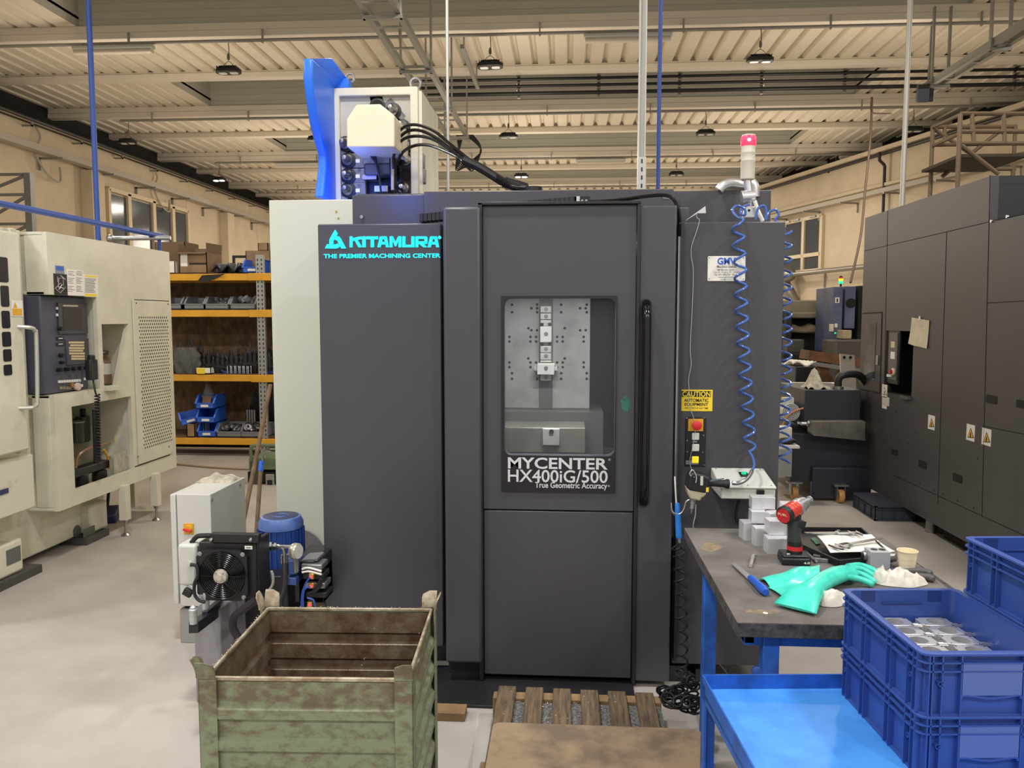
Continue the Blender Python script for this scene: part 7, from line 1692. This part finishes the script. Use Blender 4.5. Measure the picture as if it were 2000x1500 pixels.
def caliper(lab, a, b, s=1):
    a = Vector(a); b = Vector(b); d = (b - a).normalized(); n = Vector((-d.y, d.x, 0)); L = (b - a).length
    t = thing('caliper', lab, 'caliper', a); z = a.z
    MB().bar(a, b, .014, .004).build('beam', M_steel, t)
    c = a + d * L * .32
    P = [a, a + d * .01, a + d * .012 - n * .035 * s, a + d * .006 - n * .04 * s]
    for off in (0, .03):
        Q = [a + d * off, a + d * (off + .016), a + d * (off + .006) - n * .042 * s, a + d * (off + .0) - n * .03 * s]
        Q2 = [a + d * off, a + d * (off + .012), a + d * (off + .004) + n * .022 * s]
        MB().prism([(p.x, p.y) for p in Q], 'z', z - .002, z + .003).prism([(p.x, p.y) for p in Q2], 'z', z - .002, z + .003).build('jaw', M_steel, t)
    MB().bar(a + d * .03, a + d * .085, .026, .007).build('slider', M_alub, t, bevel=.001)
    MB().bar(a + d * .04 + Vector((0, 0, .004)), a + d * .075 + Vector((0, 0, .004)), .014, .002).build('scale_window', M_lamp, t)
    MB().cyl(a + d * .07 - n * .016 + Vector((0, 0, -.001)), a + d * .07 - n * .016 + Vector((0, 0, .005)), .006, n=12).build('thumb_roller', M_zinc, t)
    return t
zc2 = TZ + .037
caliper('steel caliper lying across the front of the drawing sheet', atZ(1626, 1068, zc2), atZ(1722, 1051, zc2))
caliper('steel caliper at the back edge of the drawing sheet, jaws to the right', atZ(1678, 1040, zc2 + .004), atZ(1572, 1041, zc2 + .004), -1)
# machined part and cup
q = tz(1721, 1108)
t = thing('machined_part', 'grey machined aluminium block with a cross shaft beside the paper cup', 'machined part', (q.x, q.y, TZ))
a = tz(1699, 1110); b = tz(1744, 1115); w_ = b.x - a.x
m = MB(); m.box(a.x, b.x, a.y, a.y + .055, TZ, TZ + .055); m.build('block', mat('dull_aluminium', (182, 184, 190), .4, .4), t, bevel=.001)
m = MB()
for fx in (.35, .75): m.lathe([(.011, .0552), (.011, .0562)], (a.x + w_ * fx, a.y + .03, TZ), n=14)
m.build('bores', M_lamp, t)
m = MB(); m.lathe([(.014, 0), (.016, .004), (.016, .012)], (a.x, a.y + .035, TZ + .032), (-1, 0, 0), 14); m.lathe([(.014, 0), (.014, .03)], (b.x, a.y + .035, TZ + .028), (1, 0, 0), 14); m.build('cross_shaft', M_steel, t)
q = tz(1771, 1112)
t = thing('paper_cup', 'beige ribbed plastic cup at the right edge of the table', 'cup', (q.x, q.y, TZ))
hc = .062; m = MB(); m.lathe([(.023, 0), (.0235, .004)] + [(.024 + .0062 * k / 10 + (.0007 if k % 3 == 0 else 0), .006 + hc * .9 * k / 10) for k in range(10)] + [(.0305, hc * .96), (.0325, hc), (.0325, hc + .002), (.030, hc + .002), (.029, hc * .95), (.022, .003)], (q.x, q.y, TZ), n=28); m.build('cup_wall', mat('cup_cream', (236, 220, 184), .5), t)
tag(MB().prism([(p.x, p.y) for p in (tz(1735, 1122), tz(1790, 1122), tz(1795, 1114), tz(1738, 1114))], 'z', TZ, TZ + .006).build('blue_folder', M_bin), 'thin blue plastic strip lying under the paper cup', 'strip')
for k, (dx, dy, nm) in enumerate(((0, 0, 'front'), (-5, -11, 'rear'))):
    t = thing('pliers', 'dark grey tool grip poking out from under the white cloth, the %s one' % nm, 'tool grip', tz(1800, 1130))
    p = [tz(1770 + dx, 1134 + dy), tz(1790 + dx, 1133 + dy), tz(1812 + dx, 1135 + dy), tz(1824 + dx, 1139 + dy)]
    MB().tube([v + Vector((0, 0, .012)) for v in smoothpath(p, 4)], .010, 10, radii=[.008, .009, .009, .0095, .01, .0105, .011, .011, .0115, .012, .0115, .010, .007][:13]).build('grip', mat('grip_grey', (84, 82, 84), .6), t)
    if k == 0:
        a = atY(1793, 1139, p[1].y - .011); MB().text('OMEX', a + Vector((0, -.001, .0)), .022, .006, depth=.001, bold=.02).build('grip_text', M_gl, t, smooth=False)
# gloves and cloth
M_gl_ = mat('teal_rubber', (84, 224, 202), .28, rgb2=(58, 205, 182), vscale=20)
def limb(m, pts, radii, n=14, flat_=.6):
    """tube with elliptical section, flattened in z"""
    P = [Vector(p) for p in pts]; rings = []
    for i, p in enumerate(P):
        a = P[max(i - 1, 0)]; b = P[min(i + 1, len(P) - 1)]; d = (b - a).normalized(); x = Vector((-d.y, d.x, 0)).normalized(); z = x.cross(d); z = -z if z.z < 0 else z
        w_, h_ = radii[i]; rings.append([p + x * w_ * math.cos(2 * PI * k / n) + z * h_ * math.sin(2 * PI * k / n) for k in range(n)])
    m.ringed(rings)
def zz_(p, h): p = Vector(p); p.z = TZ + h; return p
GV = thing('rubber_glove', 'long turquoise rubber glove with its fingers pointing to the cloth, lying on the table', 'glove', tz(1620, 1150))
m = MB()
arm = [(1552, 1188), (1568, 1166), (1590, 1148), (1612, 1133), (1636, 1122), (1656, 1116)]
hs_ = [.012, .03, .03, .032, .036, .034]
limb(m, [zz_(atZ(x, y, TZ + h), h) for (x, y), h in zip(arm, hs_)], [(.062, .004), (.05, .024), (.032, .026), (.03, .026), (.034, .024), (.036, .018)], 20)
F_ = [((1655, 1108), (1680, 1104), (1705, 1112), (1722, 1122)), ((1658, 1112), (1682, 1110), (1704, 1120), (1716, 1128)), ((1658, 1118), (1680, 1118), (1700, 1127), (1710, 1135)), ((1652, 1124), (1675, 1126), (1695, 1132), (1706, 1138))]
for k, f in enumerate(F_):
    P = smoothpath([zz_(atZ(x, y, TZ + .04 - .008 * i), .042 - .010 * i - k * .002) for i, (x, y) in enumerate(f)], 3); limb(m, P, [(.0095, .0095)] * (len(P) - 1) + [(.003, .003)], 10)
m.build('glove_body', M_gl_, GV, sharp=60)
P = smoothpath([zz_(tz(1630, 1132), .03), zz_(tz(1650, 1136), .018), zz_(tz(1672, 1140), .011)], 3); m = MB(); limb(m, P, [(.012, .011)] * (len(P) - 1) + [(.004, .004)], 10); m.build('thumb', M_gl_, GV)
GV2 = thing('rubber_glove', 'turquoise rubber glove cuff spread flat behind, its open end towards the scraper', 'glove', tz(1540, 1130))
cA = [tz(1482, 1135), tz(1520, 1112), tz(1590, 1120), tz(1610, 1130), tz(1570, 1165), tz(1520, 1142)]
def cuff(u, v):
    a = cA[0].lerp(cA[1], u); b = cA[5].lerp(cA[4], u) if False else cA[5].lerp(cA[3], u); a = tz(1482, 1134).lerp(tz(1600, 1112), u); b = tz(1505, 1152).lerp(tz(1600, 1150), u); p = a.lerp(b, v)
    p.z = TZ + .004 + .036 * math.sin(v * PI) ** .7 * (.35 + .65 * math.sin(min(u * 1.3, 1) * PI * .5)) * (1 + .12 * math.sin(u * 11 + v * 4)); return p
MB().sheet(cuff, 22, 14, .002).build('cuff', M_gl_, GV2, sharp=60)
def cuff2(u, v):
    a = tz(1500, 1150).lerp(tz(1590, 1140), u); b = tz(1560, 1194).lerp(tz(1612, 1160), u); p = a.lerp(b, v)
    p.z = TZ + .003 + .034 * math.sin(v * PI * .9 + .1) ** .8 * (.3 + .7 * u) * (1 + .15 * math.sin(u * 9 - v * 6)) + .006 * math.sin(u * 15 + v * 9) * v * (1 - v); return p
MB().sheet(cuff2, 24, 16, .002).build('cuff_flare', M_gl_, GV, sharp=60)
M_cot = mat('white_cotton', (226, 222, 208), .85, var=.1, vscale=14, bump=.2, bscale=60)
from mathutils import noise as mnoise
def crump(name, lab, cat, cpx, rx, ry, h, seed, rot=0):
    c = tz(*cpx); random.seed(seed); ph = [random.uniform(0, 6) for _ in range(6)]
    def f(u, v):
        r_ = v; an = u * 2 * PI; x = rx * r_ * math.cos(an) * (1 + .18 * math.sin(3 * an + ph[0])); y = ry * r_ * math.sin(an) * (1 + .15 * math.sin(2 * an + ph[1]))
        nv = Vector((x * 38 + seed, y * 38, seed * 3)); w1 = abs(mnoise.noise(nv)); w2_ = abs(mnoise.noise(nv * 2.3))
        z = h * (1 - r_ ** 2.5) * (.72 + .3 * mnoise.noise(nv * .55)) + .011 * (1 - min(1, w1 * 3)) * (1 - r_ ** 6) + .003 * (1 - min(1, w2_ * 3)) * (1 - r_)
        return (c.x + x * math.cos(rot) - y * math.sin(rot), c.y + x * math.sin(rot) + y * math.cos(rot), TZ + .002 + max(z, 0))
    o = MB().sheet(f, 72, 26, 0).build(name, M_cot, sharp=80); return tag(o, lab, cat)
crump('cotton_glove', 'crumpled white cotton glove at the tips of the turquoise glove fingers', 'glove', (1755, 1140), .075, .04, .05, 3)
crump('cotton_glove', 'small crumpled white glove bunched beside the first, nearer the glove fingers', 'glove', (1722, 1138), .028, .03, .055, 5)
crump('cotton_glove', 'white cotton glove lying at the table edge behind the blue crate', 'glove', (1622, 1178), .05, .035, .035, 8)
# ------------------------------------------------------------------ light
sc = bpy.context.scene
sc.view_settings.view_transform = 'Standard'; sc.view_settings.look = 'None'; sc.view_settings.gamma = 1; sc.view_settings.exposure = 0.14
w = bpy.data.worlds.new('world'); sc.world = w; w.use_nodes = True
w.node_tree.nodes['Background'].inputs[0].default_value = lin((255, 246, 234)); w.node_tree.nodes['Background'].inputs[1].default_value = .7
def area(loc, size, power, color=(250, 249, 250), rot=(0, 0, 0), sy=None, name='lamp_and_fill_light', spread=PI):
    l = bpy.data.lights.new(name, 'AREA'); l.energy = power; l.size = size; l.color = lin(color)[:3]; l.spread = spread
    if sy: l.shape = 'RECTANGLE'; l.size_y = sy
    o = bpy.data.objects.new(name, l); col.objects.link(o); o.location = loc; o.rotation_euler = rot; return o
def point(loc, power, r=.2, color=(255, 246, 232), name='lamp_and_fill_light'):
    l = bpy.data.lights.new(name, 'POINT'); l.energy = power; l.shadow_soft_size = r; l.color = lin(color)[:3]
    o = bpy.data.objects.new(name, l); col.objects.link(o); o.location = loc; return o
for y, xs, e in ((2.2, (-5.1, -1.15, 2.9), 105), (-2.3, (-5.1, -1.15, 2.9, 7), 130)):
    for x in xs: area((x, y, 5.2), .35, e)
for y in (7.5, 21.0, 25.5):
    for x in (-5.1, -1.15, 2.9) + ((7.0,) if y < 20 else ()):
        area((x, y, 5.2), .3, 60 if y < 20 else 90, (255, 244, 228))
for y in (4, 12, 18.7, 25):
    for x in (-6.5, -1, 4.5): point((x, y, 3.9), 85 if y > 8 else 22, .5, (255, 240, 220))  # added fill points to brighten the ceiling; no lamps hang here

point((-.86, 3.15, 2.25), 4, .08, (30, 90, 255), 'added_blue_light')  # added blue point tinting panel and roof cover; no lamp stands here
point((-1.2, 4.3, 2.34), 3, .08, (30, 90, 255), 'added_blue_light')  # second added blue point, tints the foot of the magazine
